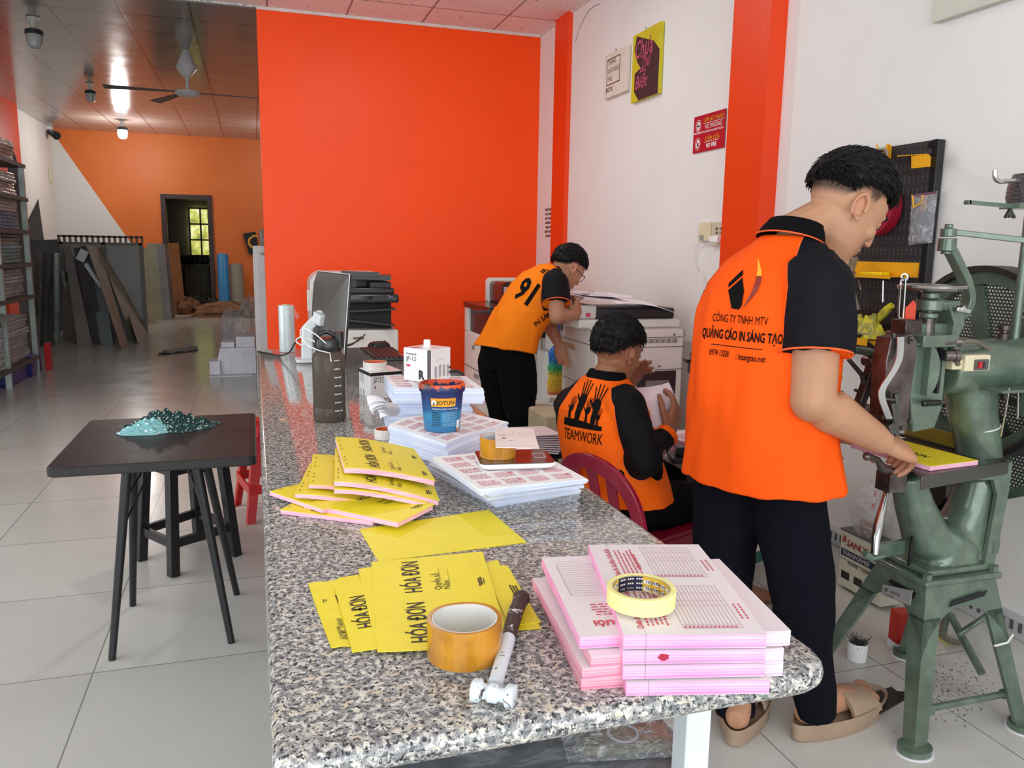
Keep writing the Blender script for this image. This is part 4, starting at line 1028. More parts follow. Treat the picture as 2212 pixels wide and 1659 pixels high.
b = MB(); b.grid(heap((p0.x, p0.y+.05, .701), (1, 0, 0), (0, 1, 0), .155, .10, lambda x, y: .040*math.exp(-((x+.1)**2*4+(y-.1)**2*3)), .001, seed=2), 70, 50)
b.build('dark_side', m_cl1, cl)
b = MB(); b.grid(heap((p0.x-.065, p0.y-.012, .7012), (1, .1, 0), (-.1, 1, 0), .088, .055, lambda x, y: .030*math.exp(-((x-.1)**2*2+(y-.3)**2*2))+.005, .001, k=.45, seed=7), 50, 40)
b.build('pale_fold', m_cl2, cl)
# ================================================================== left racks and rear of the shop
m_rackleg = pm('galvanised_leg', 'b4c4bf', .35, .35, .1)
m_rackbar = pm('rack_shelf_brown', '5d5350', .5)
rk = thing('storage_rack', (-2.4, 8.2, 0), 'tall metal storage rack with pale legs and brown shelves, cut by the left picture edge', 'rack')
RX0, RX1, RY0, RY1 = -2.75, -2.11, 6.9, 9.18
legz = PY(30, 328, RY1).z
for x in (RX0, RX1-.045):
    for y in (RY0, 8.15, RY1-.045):
        b = MB(); b.bx(x, x+.045, y, y+.045, 0, legz-.12); b.build('leg', m_rackleg, rk, smooth=False)
shz = [PY(60, py, RY1).z for py in (356, 428, 498, 567, 636, 766)]
for i, z in enumerate(shz):
    b = MB(); b.bx(RX0, RX1+.012, RY0, RY1+.015, z-.035, z)
    b.build('shelf', m_rackbar, rk, smooth=False)
t = NT('film_wrapped_paper'); v = t.coord((1, 1, 1)); n = t.noise(v, 9, 5, .65, 1.6)
t.col(t.ramp(t.noise(t.coord((2, 2, 60)), 1, 3), [(.3, srgb('a3948f')), (.55, srgb('cfc0ba')), (.75, srgb('ebe2dd'))])); t.p(.15); t.bump(n, 1, .05); t.b.inputs['Specular IOR Level'].default_value = .9; m_wrap = t.m
def wrapm(name, h):
    t = NT(name); v = t.coord(); t.col(t.ramp(t.noise(t.coord((2, 2, 60)), 1, 3), [(.3, tuple(x*.7 for x in srgb(h)[:3])+(1,)), (.7, srgb(h))])); t.p(.18); t.bump(t.noise(v, 9, 5, .65, 1.6), 1, .05); t.b.inputs['Specular IOR Level'].default_value = .9; return t.m
m_wblue, m_wteal, m_wdark = wrapm('blue_wrapped', '2f5f9c'), wrapm('teal_wrapped', '8fb0b4'), wrapm('brown_wrapped', '4a3b38')
def bundle(x0, x1, y0, y1, z, h, mat, label, seed=0):
    t_ = b = MB(); rr = random.Random(seed); L = max(2, int(h/.03)); 
    for k in range(L):
        d = [rr.uniform(-.012, .012) for _ in range(4)]; b.bx(x0+d[0], x1+d[1], y0+d[2], y1+d[3], z+.001+h*k/L, z+.001+h*(k+1)/L)
    o = b.build('wrapped_bundle', mat, smooth=True, bevel=.006); tag(o, label, 'bundle', 'film-wrapped paper bundles on the rack'); return o
rows = [(5, .42, m_wrap, 'big sagging film-wrapped bundle on the bottom shelf of the rack'), (4, .26, m_wrap, 'film-wrapped bundle on the second shelf up of the rack'), (3, .20, m_wteal, 'pale teal bundle in film on the rack\'s middle shelf'), (2, .16, m_wblue, 'blue film-wrapped bundle under a clear one, high on the rack'),
        (1, .22, m_wrap, 'film-wrapped bundle one shelf below the top of the rack'), (0, .20, m_wrap, 'film-wrapped bundle on the topmost rack shelf')]
for i, h, mm, lb in rows: bundle(RX0+.08, RX1-.06, 8.25, 9.08, shz[i], h, mm, lb, i)
bundle(RX0+.08, RX1-.06, 8.25, 9.05, shz[2]+.165, .19, m_wrap, 'clear film-wrapped bundle lying on top of the blue one on the rack', 11)
bundle(RX0+.08, RX1-.06, 8.30, 9.05, shz[3]+.205, .10, m_wdark, 'thin brownish bundle on top of the pale teal one on the rack', 12)
bundle(RX0+.08, RX1-.06, 8.30, 9.05, shz[4]+.265, .10, m_wdark, 'dark brown layer lying over the bundle on the second shelf up', 13)
bundle(RX0+.05, RX1-.03, 6.95, 8.10, shz[5], .50, m_wrap, 'film-wrapped bundle on the bottom shelf, cut by the picture edge', 14)
bundle(RX0+.05, RX1-.03, 6.95, 8.10, shz[4], .26, m_wrap, 'film-wrapped bundle on the second shelf, cut by the picture edge', 15)
b = MB(); b.grid(lambda u, v: Vector((RX1-.25+.42*u-.1*v*(1-u), 7.1+.75*v+.25*u, shz[5]+.51-.02*u)), 6, 6, .004); tag(b.build('grey_card', pm('grey_card', 'a49d9d', .6)), 'pointed grey card sheet sticking out over the bottom shelf bundle', 'card')
b = MB(); b.bx(-2.55, -2.15, 8.3, 9.15, .001, .17); b.bx(-2.35, -2.12, 8.9, 9.3, .001, .20); o = b.build('plastic_crate', pm('dark_blue_plastic', '1f2a86', .35), bevel=.01); tag(o, 'dark blue plastic crate on the floor under the rack', 'crate')
b = MB(); b.bx(-2.10, -2.05, 9.35, 9.45, .001, .28); tag(b.build('red_box', pm('red_plastic', 'cf1f24', .3), bevel=.004), 'small red box behind the foot of the rack', 'box')
# pale arched board behind the rack
m_gb = pm('grey_board', '7f7874', .6, var=.06, scale=3)
b = MB(); pts = []
x0, x1 = PY(36, 600, 9.7).x, PY(58, 600, 9.7).x
zt = PY(40, 325, 9.7).z
for i in range(13):
    a = PI*i/12; pts.append(Vector(((x0+x1)/2+(x1-x0)/2*math.cos(a), 9.7, zt-.25+.25*math.sin(a))))
pts += [Vector((x0, 9.7, 0)), Vector((x1+.02, 9.7, 0))]; b.prism(pts, (0, .03, 0)); tag(b.build('arched_board', m_gb, fix=True), 'tall grey board with a rounded top standing behind the rack', 'board')
def zq(x, y): return (x/3.687, y/3.687+400)
def board(name, BL, BR, TR, TL, lean, mat, label, th=.02, cat='board', group='boards and offcuts leaning in the rear of the shop', y0=None, pattern=None):
    P = [PZ(*zq(*BL), .003), PZ(*zq(*BR), .003)]
    w0 = (P[0]-CAM).dot(CF); w1 = (P[1]-CAM).dot(CF)
    T = [PW(*zq(*TR), w1+lean), PW(*zq(*TL), w0+lean)]
    b = MB(); b.prism([P[0], P[1], T[0], T[1]], Vector((-.3, 1, 0)).normalized()*th)
    o = b.build(name, mat, smooth=False, fix=True); tag(o, label, cat, group); return o
m_g1 = pm('dark_grey_board', '5c5b5b', .5, var=.1, scale=3); m_g2 = pm('mid_grey_board', '858381', .5, var=.08, scale=3); m_g3 = pm('light_grey_board', 'aaadad', .5, var=.06, scale=3)
m_bg = pm('brown_grey_board', 'a08e7b', .6, var=.12, scale=3); m_bg2 = pm('khaki_grey_board', 'aca28d', .6, var=.12, scale=3); m_ol = pm('olive_board', 'a9aa8b', .55, var=.06, scale=3)
m_cb = pm('brown_cardboard', '96683f', .75, var=.1, scale=4); m_blb = pm('blue_grey_board', '8a979c', .4, var=.06, scale=3)
# big grey panel with a slotted top rail
def panel(x0, x1, yt0, yt1, y, th, mat, name, label, cat='panel'):
    A, B = PY(*zq(x0, yt0), y), PY(*zq(x1, yt1), y); b = MB(); b.prism([Vector((A.x, y, 0)), Vector((B.x, y, 0)), B, A], (0, th, 0)); o = b.build(name, mat, smooth=False, fix=True); tag(o, label, cat); return o, A, B
panel(220, 480, 440, 430, 13.6, .03, m_g1, 'dark_sheet_board', 'dark grey panel standing at the far left wall behind offcuts')
p_, A, B = panel(480, 1140, 462, 476, 13.2, .03, m_g3, 'grey_sheet_board', 'large plain grey panel standing behind the leaning boards')
b = MB(); n = 15
zA, zB = PY(*zq(460, 395), 13.1).z, PY(*zq(460, 450), 13.1).z
b.bx(A.x, B.x, 13.1, 13.14, zA-.03, zA); b.bx(A.x, B.x, 13.1, 13.14, zB-.03, zB)
for i in range(n+1): x = A.x+(B.x-A.x)*i/n; b.bx(x-.014, x+.014, 13.1, 13.14, zB, zA)
for x in (A.x, (A.x+B.x)/2, B.x-.05): b.bx(x, x+.05, 13.1, 13.14, 0, zB)
tag(b.build('slotted_frame', pm('frame_grey', '77736d', .5), smooth=False), 'grey frame with a slotted top rail standing along the leaning boards', 'frame')
tri = [PY(*zq(*p), 13.9) for p in ((303, 110), (216, 290), (225, 520), (352, 520), (348, 430))]
tri[2].z = tri[3].z = 0
b = MB(); b.prism(tri, (0, .02, 0)); tag(b.build('triangular_board', m_g2, smooth=False, fix=True), 'grey triangular board pointing up against the white wall', 'board')
rr = random.Random(12); lbs = ['narrow dark offcut leaning farthest left behind the storage rack', 'dark strip leaning second from the storage rack', 'long black offcut between the storage rack and the pale post', 'dark grey strip leaning just left of the pale post', 'short dark offcut low beside the storage rack', 'dark offcut crossing the others near the pale post']
for i, (a, c_, d, e) in enumerate((((235, 1280), (275, 1290), (270, 525), (235, 525)), ((280, 1285), (320, 1290), (330, 530), (290, 530)), ((325, 1285), (375, 1285), (385, 530), (345, 520)), ((380, 1280), (420, 1275), (425, 560), (395, 540)), ((300, 1285), (395, 1280), (330, 780), (290, 780)), ((350, 1285), (430, 1270), (410, 760), (360, 740)))):
    board('offcut', a, c_, d, e, .5+.1*i, [m_g1, m_g2, m_g1, m_g1, m_g2, m_g1][i], lbs[i])
b = MB(); b.bar(PZ(*zq(458, 1240), .0), PW(*zq(455, 540), (PZ(*zq(458, 1240), 0)-CAM).dot(CF)), .05, .05); tag(b.build('metal_post', m_rackleg), 'pale upright metal post between the offcuts and grey boards', 'post')
b = MB(); f_ = PZ(*zq(600, 1200), .02); b.bar(f_, PW(*zq(472, 560), (f_-CAM).dot(CF)+.3), .03, .03); tag(b.build('metal_post', m_rackleg), 'thin pale metal bar slanting across the dark boards', 'post')
L0 = 'grey board'
board('board', (620, 1290), (740, 1290), (560, 480), (510, 480), .9, m_g2, 'tall narrow grey board with cut-outs near the pale slanting bar')
board('board', (740, 1265), (850, 1265), (680, 480), (585, 490), 1.1, m_g1, 'dark grey board carrying white lettering down its side')
board('board', (500, 1230), (620, 1270), (600, 600), (520, 500), 1.0, m_g1, 'dark board behind the narrow grey one, near the pale post')
board('board', (800, 1270), (900, 1270), (800, 520), (690, 500), 1.3, m_blb, 'blue-grey board mostly hidden behind the brown-grey ones')
board('board', (970, 1310), (1025, 1275), (790, 500), (690, 470), .9, m_bg, 'brown-grey board leaning in front, foot farthest forward')
board('board', (1070, 1262), (1168, 1180), (925, 500), (780, 500), .9, m_bg2, 'khaki-grey notched board next to the brown-grey one')
board('board', (1100, 1262), (1150, 1215), (1060, 1030), (1030, 1050), .05, m_g3, 'small pale strip leaning on the khaki-grey board')
# white lettering on the dark board
b = MB()
wq = (PZ(*zq(795, 1265), 0)-CAM).dot(CF)
for i in range(9):
    q = PW(*zq(690+13.5*i, 640+21*i), wq+.55-.04*i); vs, fs = text_geo('ABCMHITLE'[i:i+1] if 0 else 'I', .1); 
    b.box(q, (.05-.002*i, .01, .06-.004*i), .3)
q = PW(*zq(655, 560), wq+.55); b.box(q, (.11, .01, .16), Matrix.Rotation(.5, 3, 'Y'))
struct_l = b.build('white_lettering', pm('label_pale', 'e8eef0', .4), smooth=False); tag(struct_l, 'white cut letters stuck down the dark grey leaning board', 'lettering', kind='stuff')
board('board', (1130, 1105), (1190, 1100), (1120, 495), (1090, 490), .5, m_blb, 'pale patterned board at the left of the greenish sheets')
board('board', (1190, 1100), (1245, 1090), (1175, 500), (1120, 495), .5, m_ol, 'thin greenish sheet leaning beside the patterned one')
board('board', (1243, 1078), (1305, 1072), (1242, 465), (1168, 460), .4, m_ol, 'broad olive board leaning near the rear doorway')
board('board', (1303, 1072), (1368, 1070), (1308, 470), (1242, 465), .4, m_g3, 'light grey board right of the olive one')
board('board', (1368, 1066), (1396, 1050), (1340, 475), (1310, 470), .4, m_g1, 'thin dark grey board right of the light grey one')
board('board', (1398, 1036), (1482, 1012), (1422, 460), (1340, 460), .5, m_cb, 'brown cardboard sheet leaning next to the rear doorway')
# floor clutter at the back
def blob(name, c, r, mat, label, cat, seed=0, flat=1, kind=None):
    b = MB(); c = Vector(c)
    def f(u, v):
        a, t_ = 2*PI*u, PI/2*v; q = 1+.45*noise.noise((math.cos(a)*2, math.sin(a)*2, v*3+seed))
        return c+Vector((r[0]*math.cos(a)*math.cos(t_)*q, r[1]*math.sin(a)*math.cos(t_)*q, r[2]*math.sin(t_)*q))
    b.grid(f, 20, 8); o = b.build(name, mat, angle=25); tag(o, label, cat, kind=kind); return o
m_kraft = pm('kraft_paper', '8a5f3c', .8, var=.15, scale=6)
p = PY(*zq(1860, 975), 16.6); blob('kraft_paper', (p.x, p.y, .002), (.85, 1.0, .22), m_kraft, 'crumpled brown kraft paper heap in front of the grey roll', 'paper', 3)
p = PZ(*zq(1495, 1022), 0); blob('kraft_paper', (p.x, p.y, .002), (.28, .3, .28), m_kraft, 'small crumpled brown paper ball by the cardboard sheet', 'paper', 5)
for i, (x, y) in enumerate(((1543, 948), (1650, 962))):
    p = PY(*zq(x, y), 17.9); blob('black_bag', (p.x, p.y, .002), (.22, .2, .22), pm('black_sheet', '161616', .6), ['small black lump on the floor directly before the doorway', 'small black lump on the floor nearer the blue roll'][i], 'bag', i)
p = PZ(*zq(1430, 1325), 0)
b = MB(); b.grid(lambda u, v: Vector((p.x+(u-.5)*.42*(1 if v < .5 else .9), p.y+(v-.5)*.36+(u-.5)*.35, .004+.02*abs(math.sin(u*9+v*4))+.02*u*v)), 20, 10, .003)
tag(b.build('black_sheet', pm('black_sheet', '161616', .6)), 'folded black plastic sheet lying on the open tiled floor', 'sheet')
def roll(px0, px1, mat, label, r, hole=True):
    f = PY(*zq(*px0), 18.2); f.z = 0; tpt = PW(*zq(*px1), (f-CAM).dot(CF)+.25); b = MB(); b.lathe([(.001, 0), (r, 0), (r, (tpt-f).length), (r*.4, (tpt-f).length), (r*.38, (tpt-f).length-.1), (.001, (tpt-f).length-.1)], f+Vector((0, 0, .03)), 24, ax=(tpt-f)); tag(b.build('material_roll', mat, fix=True), label, 'roll')
roll((1790, 930), (1772, 572), pm('blue_roll', '2b86c0', .4), 'upright bright blue roll of sheeting right of the rear doorway', .118)
roll((1897, 905), (1882, 655), pm('grey_roll', '8f8878', .55), 'shorter upright grey-beige roll beside the blue one', .14)
# C sign
q = [PY(*zq(*p), 18.9) for p in ((1985, 555), (2065, 530), (2035, 370), (1935, 385))]
sg = thing('letter_sign', (q[0]+q[2])/2, 'tilted black panel with an amber letter C on the back wall', 'sign')
b = MB(); b.prism(q, (0, .06, 0)); b.build('panel', pm('black_paint_dull', '1c1b1b', .5), sg, smooth=False, fix=True)
ax = (q[1]-q[0]).normalized(); ay = (q[3]-q[0]).normalized(); b = MB(); vs, fs = text_geo('C', .40, bold=.01); b.add([q[0]+ax*(x+.02)+ay*(y+.10)+Vector((0, -.012, 0)) for x, y in vs], fs); b.build('lettering', pm('amber_letter', 'e0a52c', .4), sg, smooth=False)
# white cabinet, box on it
cb = thing('cabinet', (.1, 7.4, 0), 'white metal cabinet standing just behind the end of the orange wall', 'cabinet')
xa = PY(548, 600, 7.2).x; zt = PY(560, 531, 7.2).z
b = MB(); b.bx(xa, .55, 7.2, 7.7, 0, zt); b.build('body', pm('white_cabinet', 'd6d8d6', .4), cb, bevel=.006)
b = MB(); b.bx(xa+.03, .5, 7.19, 7.2, .1, zt-.06); b.build('door', pm('white_cabinet', 'd6d8d6', .4), cb, bevel=.002)
b = MB(); b.bar((xa+.06, 7.183, zt-.06), (xa+.12, 7.183, zt-.085), .01, .02); b.build('handle', pm('khaki_handle', '9c9c80', .4), cb)
b = MB(); b.bx(xa+.06, .3, 7.25, 7.6, zt+.001, zt+.14); tag(b.build('parcel', wrapm('parcel_film', 'a8948c'), bevel=.01), 'film-wrapped parcel lying on top of the white cabinet', 'parcel')
# white foam boxes
m_foam = pm('white_foam_board', 'e9e8ef', .6)
def fbox(x0, x1, y0, y1, Y, d, label, slant=0, grp='white boxes in front of the rear cabinet', zb=None):
    A, B = PY(x0, y1, Y), PY(x1, y0, Y); z0 = max(.002, A.z) if zb is None else zb
    b = MB(); P = [Vector((A.x-slant, Y, z0)), Vector((B.x, Y, z0)), Vector((B.x, Y, B.z)), Vector((A.x, Y, B.z))]; b.prism(P, (0, d, 0)); o = b.build('white_box', m_foam, smooth=False, bevel=.004, fix=True); tag(o, label, 'box', grp); return B.z
z1 = fbox(477, 552, 751, 808, 8.66, .35, 'widest white box standing on the floor tiles near the granite table\'s far end', .06, zb=.002)
fbox(510, 550, 727, 751, 8.68, .3, 'upper right white box on top of the widest one', zb=z1+.001)
fbox(478, 506, 739, 751, 8.72, .28, 'low white box on top of the widest one, left of the taller', zb=z1+.001)
fbox(453, 475, 780, 804, 8.60, .25, 'smallest white box standing left of the widest one', zb=.012)
b = MB(); p = PZ(455, 809, .0); q = PZ(545, 809, 0); b.bx(p.x, q.x, 8.5, 8.63, .001, .010); tag(b.build('foam_offcut', m_foam), 'thin white offcut lying under the smallest white box', 'offcut')
t = film('grey_clear_bag', 'c9c9c9', .3, 1, 8)
p = PY(530, 720, 9.3); blob('plastic_bag', (p.x+.05, 9.4, .05), (.32, .3, .62), t, 'clear crumpled plastic bag behind the white boxes', 'bag', 8)
# switch, CCTV
q = PY(108, 365, 18.9) if 0 else PX(110, 380, XL+.02)
b = MB(); b.bx(XL, XL+.03, q.y-.09, q.y+.09, PX(110, 395, XL).z, PX(110, 362, XL).z); tag(b.build('fuse_box', pm('yellowed_plastic', 'dcd9b4', .4), bevel=.01), 'tall narrow cream fuse box on the white left wall', 'fuse box')
q = PY(106, 283, 18.75); cc_ = thing('security_camera', q, 'small security camera with black lens in the far ceiling corner', 'camera')
b = MB(); b.box(q, (.13, .2, .2)); b.build('mount_box', pm('scale_white', 'eeeeec', .25), cc_, bevel=.02)
b = MB(); e = PY(122, 293, 18.4); b.cyl(q, e, .05, .08); b.build('camera_body', pm('black_gloss_plastic', '161618', .2), cc_)
# bulbs and fan on the rear ceiling
m_shade = pm('dark_collar', '3c3f44', .4); m_socket = pm('scale_white', 'eeeeec', .25)
t = NT('frosted_bulb'); t.col(srgb('cfd2cf')); t.p(.2); m_bulb_off = t.m
t = NT('lit_bulb'); t.col(srgb('ffffff')); t.b.inputs['Emission Color'].default_value = (1, 1, .97, 1); t.b.inputs['Emission Strength'].default_value = 30; m_bulb_on = t.m
def hanging_bulb(px, py, y, s, label, lit=False):
    p = PY(px, py, y); p.z = ZB; t_ = thing('ceiling_bulb', p, label, 'light bulb', 'bulbs on the rear ceiling')
    b = MB(); b.cyl(p+Vector((0, 0, -.005)), p+Vector((0, 0, -.03*s)), .09*s, .08*s); b.cyl(p+Vector((0, 0, -.03*s)), p+Vector((0, 0, -.17*s)), .045*s); b.build('socket', m_socket, t_)
    b = MB(); b.lathe([(.04*s, -.15*s), (.115*s, -.18*s), (.12*s, -.24*s), (.04*s, -.24*s)], p, 20); b.build('collar', m_shade, t_, fix=True)
    b = MB(); b.lathe([(.10*s, -.24*s), (.11*s, -.30*s), (.09*s, -.40*s), (.05*s, -.43*s), (.001, -.435*s)], p, 20); b.build('bulb', m_bulb_on if lit else m_bulb_off, t_, fix=True)
    if lit:
        l = bpy.data.lights.new('bulb_light', 'POINT'); l.energy = 52; l.shadow_soft_size = .12; l.color = (1, .99, .96); o = bpy.data.objects.new('bulb_light', l); COL.objects.link(o); o.location = p+Vector((0, 0, -.55*s))
hanging_bulb(71, 40, 9.9, .72, 'unlit bulb hanging nearest, high at the left of the rear ceiling')
hanging_bulb(194, 180, 13.5, .62, 'unlit bulb between the nearer bulb and the glowing one')
hanging_bulb(263, 260, 17.1, .8, 'glowing bulb hanging before the far orange wall', True)
l = bpy.data.lights.new('bulb_light', 'POINT'); l.energy = 30; l.shadow_soft_size = .12; o = bpy.data.objects.new('bulb_light', l); COL.objects.link(o); o.location = (.75, 16.6, 3.2)
q = Vector((.75, 16.6, ZB)); t_ = thing('ceiling_bulb', q, 'glowing bulb hidden behind the orange wall', 'light bulb', 'bulbs on the rear ceiling')
b = MB(); b.lathe([(.05, 0), (.05, -.2), (.11, -.24), (.10, -.36), (.001, -.4)], q, 16); b.build('bulb', m_bulb_on, t_, fix=True)
fy = 10.84; fp = PY(401, 108, fy); fp.z = ZB; fn = thing('ceiling_fan', fp, 'white ceiling fan with three still dark blades', 'ceiling fan')
drop = ZB-PY(403, 205, fy).z
b = MB(); b.lathe([(.03, 0), (.05, -.03), (.115, -drop*.36), (.115, -drop*.42), (.03, -drop*.62), (.001, -drop*.62)], fp, 24); b.build('canopy', m_socket, fn, fix=True)
b = MB(); b.cyl(fp+Vector((0, 0, -drop*.5)), fp+Vector((0, 0, -drop*.92)), .018); b.build('down_rod', m_socket, fn)
b = MB(); b.lathe([(.02, -drop*.88), (.14, -drop*.92), (.15, -drop*.97), (.10, -drop*1.04), (.001, -drop*1.05)], fp, 28); b.build('motor', m_socket, fn, fix=True)
for a in (-6, 112, 178):
    a = math.radians(a+8); d = Vector((math.cos(a), math.sin(a), 0)); s_ = Vector((-d.y, d.x, 0)); o = fp+Vector((0, 0, -drop*.95))
    b = MB(); b.prism([o+d*.13-s_*.03, o+d*.9-s_*.075+Vector((0, 0, -.02)), o+d*.92+s_*.05, o+d*.13+s_*.04], (0, 0, .008)); b.build('blade', pm('fan_blade_grey', '6b625b', .4), fn, smooth=False, fix=True)
# ================================================================== copiers
m_cop = pm('copier_ivory', 'dcd8d1', .4, var=.02); m_cop2 = pm('copier_grey_white', 'cfcdc8', .4, var=.02)
m_cdk = pm('copier_charcoal', '26262b', .35); m_cbr = pm('copier_brown_black', '35211f', .22)
m_seam = pm('panel_gap', '6f6c68', .6)
def pb(b, x0, x1, y0, y1, Y, d, m=None, z0=None):
    """box whose front face lies in the plane y=Y between those picture columns/rows"""
    A, B = PY(x0, y1, Y), PY(x1, y0, Y); zb = A.z if z0 is None else z0
    b.bx(A.x, B.x, Y, Y+d, zb, B.z, m); return A, B
# --- black-topped copier against the orange wall
c1 = thing('copier', (.62, 5.4, 0), 'white copier with a big black scanner top against the orange wall behind the monitor', 'copier')
Y = 5.25
b = MB(); pb(b, 742, 861, 712, 760, Y, .62, z0=0); pb(b, 690, 742, 700, 760, Y+.12, .5, z0=0); b.build('paper_cabinet', m_cop, c1, bevel=.012)
b = MB(); pb(b, 763, 786, 728, 733, Y-.008, .01); b.build('drawer_handle', m_seam, c1, bevel=.002)
b = MB(); A, B = PY(672, 712, Y+.3), PY(838, 588, Y+.3)
b.prism([Vector((x, Y+.3, z)) for x, z in rrect(A.x, B.x, A.z-.2, B.z, (.02, .09, .09, .02), 6)], (0, .32, 0)); b.build('rear_housing', m_cop, c1, fix=True)
b = MB(); A, B = PY(682, 715, Y+.28), PY(833, 594, Y+.28)
b.prism([Vector((x, Y+.28, z)) for x, z in rrect(A.x, B.x, A.z-.1, B.z, (.02, .08, .08, .02), 6)], (0, .03, 0)); b.build('inner_panel', m_cdk, c1, fix=True)
b = MB(); pb(b, 735, 852, 622, 636, Y+.02, .5); pb(b, 735, 862, 636, 655, Y-.06, .5); b.build('scanner', m_cdk, c1, bevel=.012)
b = MB(); pb(b, 745, 805, 639, 647, Y-.065, .01, 0); b.build('display', pm('dark_gloss_screen', '1b1618', .1), c1)
b = MB(); 
for i, (x, y) in enumerate(((838, 638), (842, 640), (840, 643), (846, 641), (850, 645))): pb(b, x, x+3, y, y+2, Y-.066, .004)
b.build('buttons', pm('grey_button', '9fa3a6', .4), c1)
b = MB()
for (xa, xb, ya, yb, dy, dz) in ((737, 845, 602, 606, .05, 10), (737, 820, 595, 598, .05, -8)):
    P = [PY(xa, ya, Y+.05), PY(xb, yb, Y+.0), PY(xb, yb-dz*.4, Y+.35), PY(xa, ya-dz*.2, Y+.40)]; b.prism(P, (0, 0, .03))
pb(b, 737, 770, 596, 622, Y+.1, .4); pb(b, 800, 845, 610, 622, Y+.1, .35); b.build('document_feeder', pm('feeder_grey_black', '3a3a3c', .4), c1, fix=True)
b = MB(); pb(b, 735, 845, 655, 712, Y+.14, .4); b.build('output_bay', pm('bay_black', '121215', .5), c1)
for (xa, xb, ya, yb) in ((735, 855, 676, 670), (735, 852, 692, 705)):
    b = MB(); P = [PY(xa, ya, Y+.05), PY(xb, yb, Y-.03), PY(xb-6, yb-4, Y+.3), PY(xa, ya-4, Y+.3)]; b.prism(P, (0, 0, .012)); b.build('output_tray', m_cdk, c1, fix=True)
b = MB(); A, B = PY(664, 672, Y+.2), PY(674, 627, Y+.2); b.bx(A.x, B.x, Y+.2, Y+.22, A.z, B.z); b.build('side_flap', m_cop2, c1, bevel=.003)
# --- second copier, behind the standing man
c2 = thing('copier', (1.75, 5.1, 0), 'white and dark brown copier behind the standing man, beside the orange wall', 'copier')
xl = PY(1056, 760, 4.85).x; yf = 4.85; yb_ = PX(1003, 750, xl).y; xr = PY(1216, 760, yf).x
ztop = PY(1150, 728, yf).z; zw = PX(1003, 712, xl).z
b = MB(); b.bx(xl, xr, yf, yb_, .05, zw); b.bx(xl+.02, xr-.02, yf+.02, yb_-.02, 0, .05); b.build('cabinet', m_cop, c2, bevel=.01)
b = MB()
for z in (PX(1003, 785, xl).z, PX(1003, 832, xl).z): b.bx(xl-.002, xr, yf-.002, yb_, z-.003, z+.003)
b.bx((xl+xr)/2+.1, (xl+xr)/2+.104, yf-.002, yf, .3, zw); b.build('drawer_gaps', m_seam, c2, smooth=False)
b = MB(); z = PX(1003, 740, xl).z; b.bx(xl-.004, xl, yb_-.28, yb_-.22, z-.02, z+.01); z = PX(1010, 800, xl).z; b.bx(xl-.004, xl, yb_-.4, yb_-.28, z-.02, z+.01)
A, B = PY(1158, 815, yf), PY(1183, 803, yf); b.bx(A.x, B.x, yf-.004, yf, A.z, B.z); b.build('drawer_grips', pm('grip_grey', '8c8983', .5), c2)
zt = PX(1003, 650, xl).z
b = MB(); b.bx(xl+.02, xr, yf+.02, yb_-.08, zw, zt-.04); b.build('output_bay', m_cdk, c2, smooth=False)
b = MB(); b.bx(xl, xr, yb_-.09, yb_, zw, zt-.03); b.build('left_post', m_cop, c2, bevel=.006)
b = MB(); b.bx(xl-.01, xr, yf-.02, yb_, zt-.04, zt); b.bar((xl-.06, yf+.1, zt-.03), (xl+.3, yf-.12, zt-.01), .18, .02); b.build('control_panel', m_cbr, c2, bevel=.006)
A, B = PY(1056, 645, yb_-.1), PY(1135, 607, yb_-.1); b = MB(); b.prism([Vector((x, yb_-.35, z)) for x, z in rrect(A.x+.02, B.x, zt, B.z, (.01, .03, .03, .01), 5)], (0, .3, 0)); b.build('document_feeder', m_cbr, c2, fix=True)
b = MB(); b.prism([Vector((x, yb_-.05, z)) for x, z in rrect(A.x, B.x+.05, zt, B.z+.02, (.01, .03, .03, .01), 5)], (0, .04, 0)); b.build('feeder_rear_shell', m_cop, c2, fix=True)
b = MB(); 
for k in range(3): b.bx(A.x+.03+.04*k, A.x+.055+.04*k, yb_-.354, yb_-.35, B.z-.08-.015*k, B.z-.03-.015*k)
b.build('stickers', pm('pinkish_sticker', 'c9a6a8', .5), c2, smooth=False)
# --- third copier with papers on its lid
c3 = thing('copier', (1.85, 3.95, 0), 'large off-white copier behind the seated man, loose white sheets on its lid', 'copier')
yf = 3.74; xl = PY(1287, 800, yf).x; xr = min(PY(1474, 800, yf).x, 2.18); yb_ = PX(1213, 800, xl).y
zT = PY(1400, 712, yf).z
b = MB(); b.bx(xl, xr, yf, yb_, .06, zT); b.bx(xl+.03, xr-.03, yf+.03, yb_-.03, 0, .06); b.build('body', m_cop, c3, bevel=.012)
b = MB(); z = [PY(1400, y, yf).z for y in (729, 750, 799)]
for k in (0, 1, 2): b.bx(xl-.002, xr, yf-.002, yf, z[k]-.002, z[k]+.002)
zz = PX(1240, 735, xl).z; b.bx(xl-.002, xl, yf, yb_, zz-.002, zz+.002); b.bx(xl-.002, xl, yf, yb_, zz-.22, zz-.217)
b.build('panel_gaps', m_seam, c3, smooth=False)
b = MB(); A, B = PY(1372, 900, yf), PY(1460, 800, yf); b.bx(A.x, B.x, yf-.003, yf+.0, .2, B.z); b.build('open_bay', m_cdk, c3, smooth=False)
b = MB(); b.bx(A.x+.05, B.x-.04, yf-.004, yf-.003, B.z-.09, B.z-.05); b.build('bay_rail', pm('bay_metal', '8a8d90', .4, .5), c3, smooth=False)
b = MB(); q0, q1 = PY(1386, 741, yf), PY(1464, 731, yf)
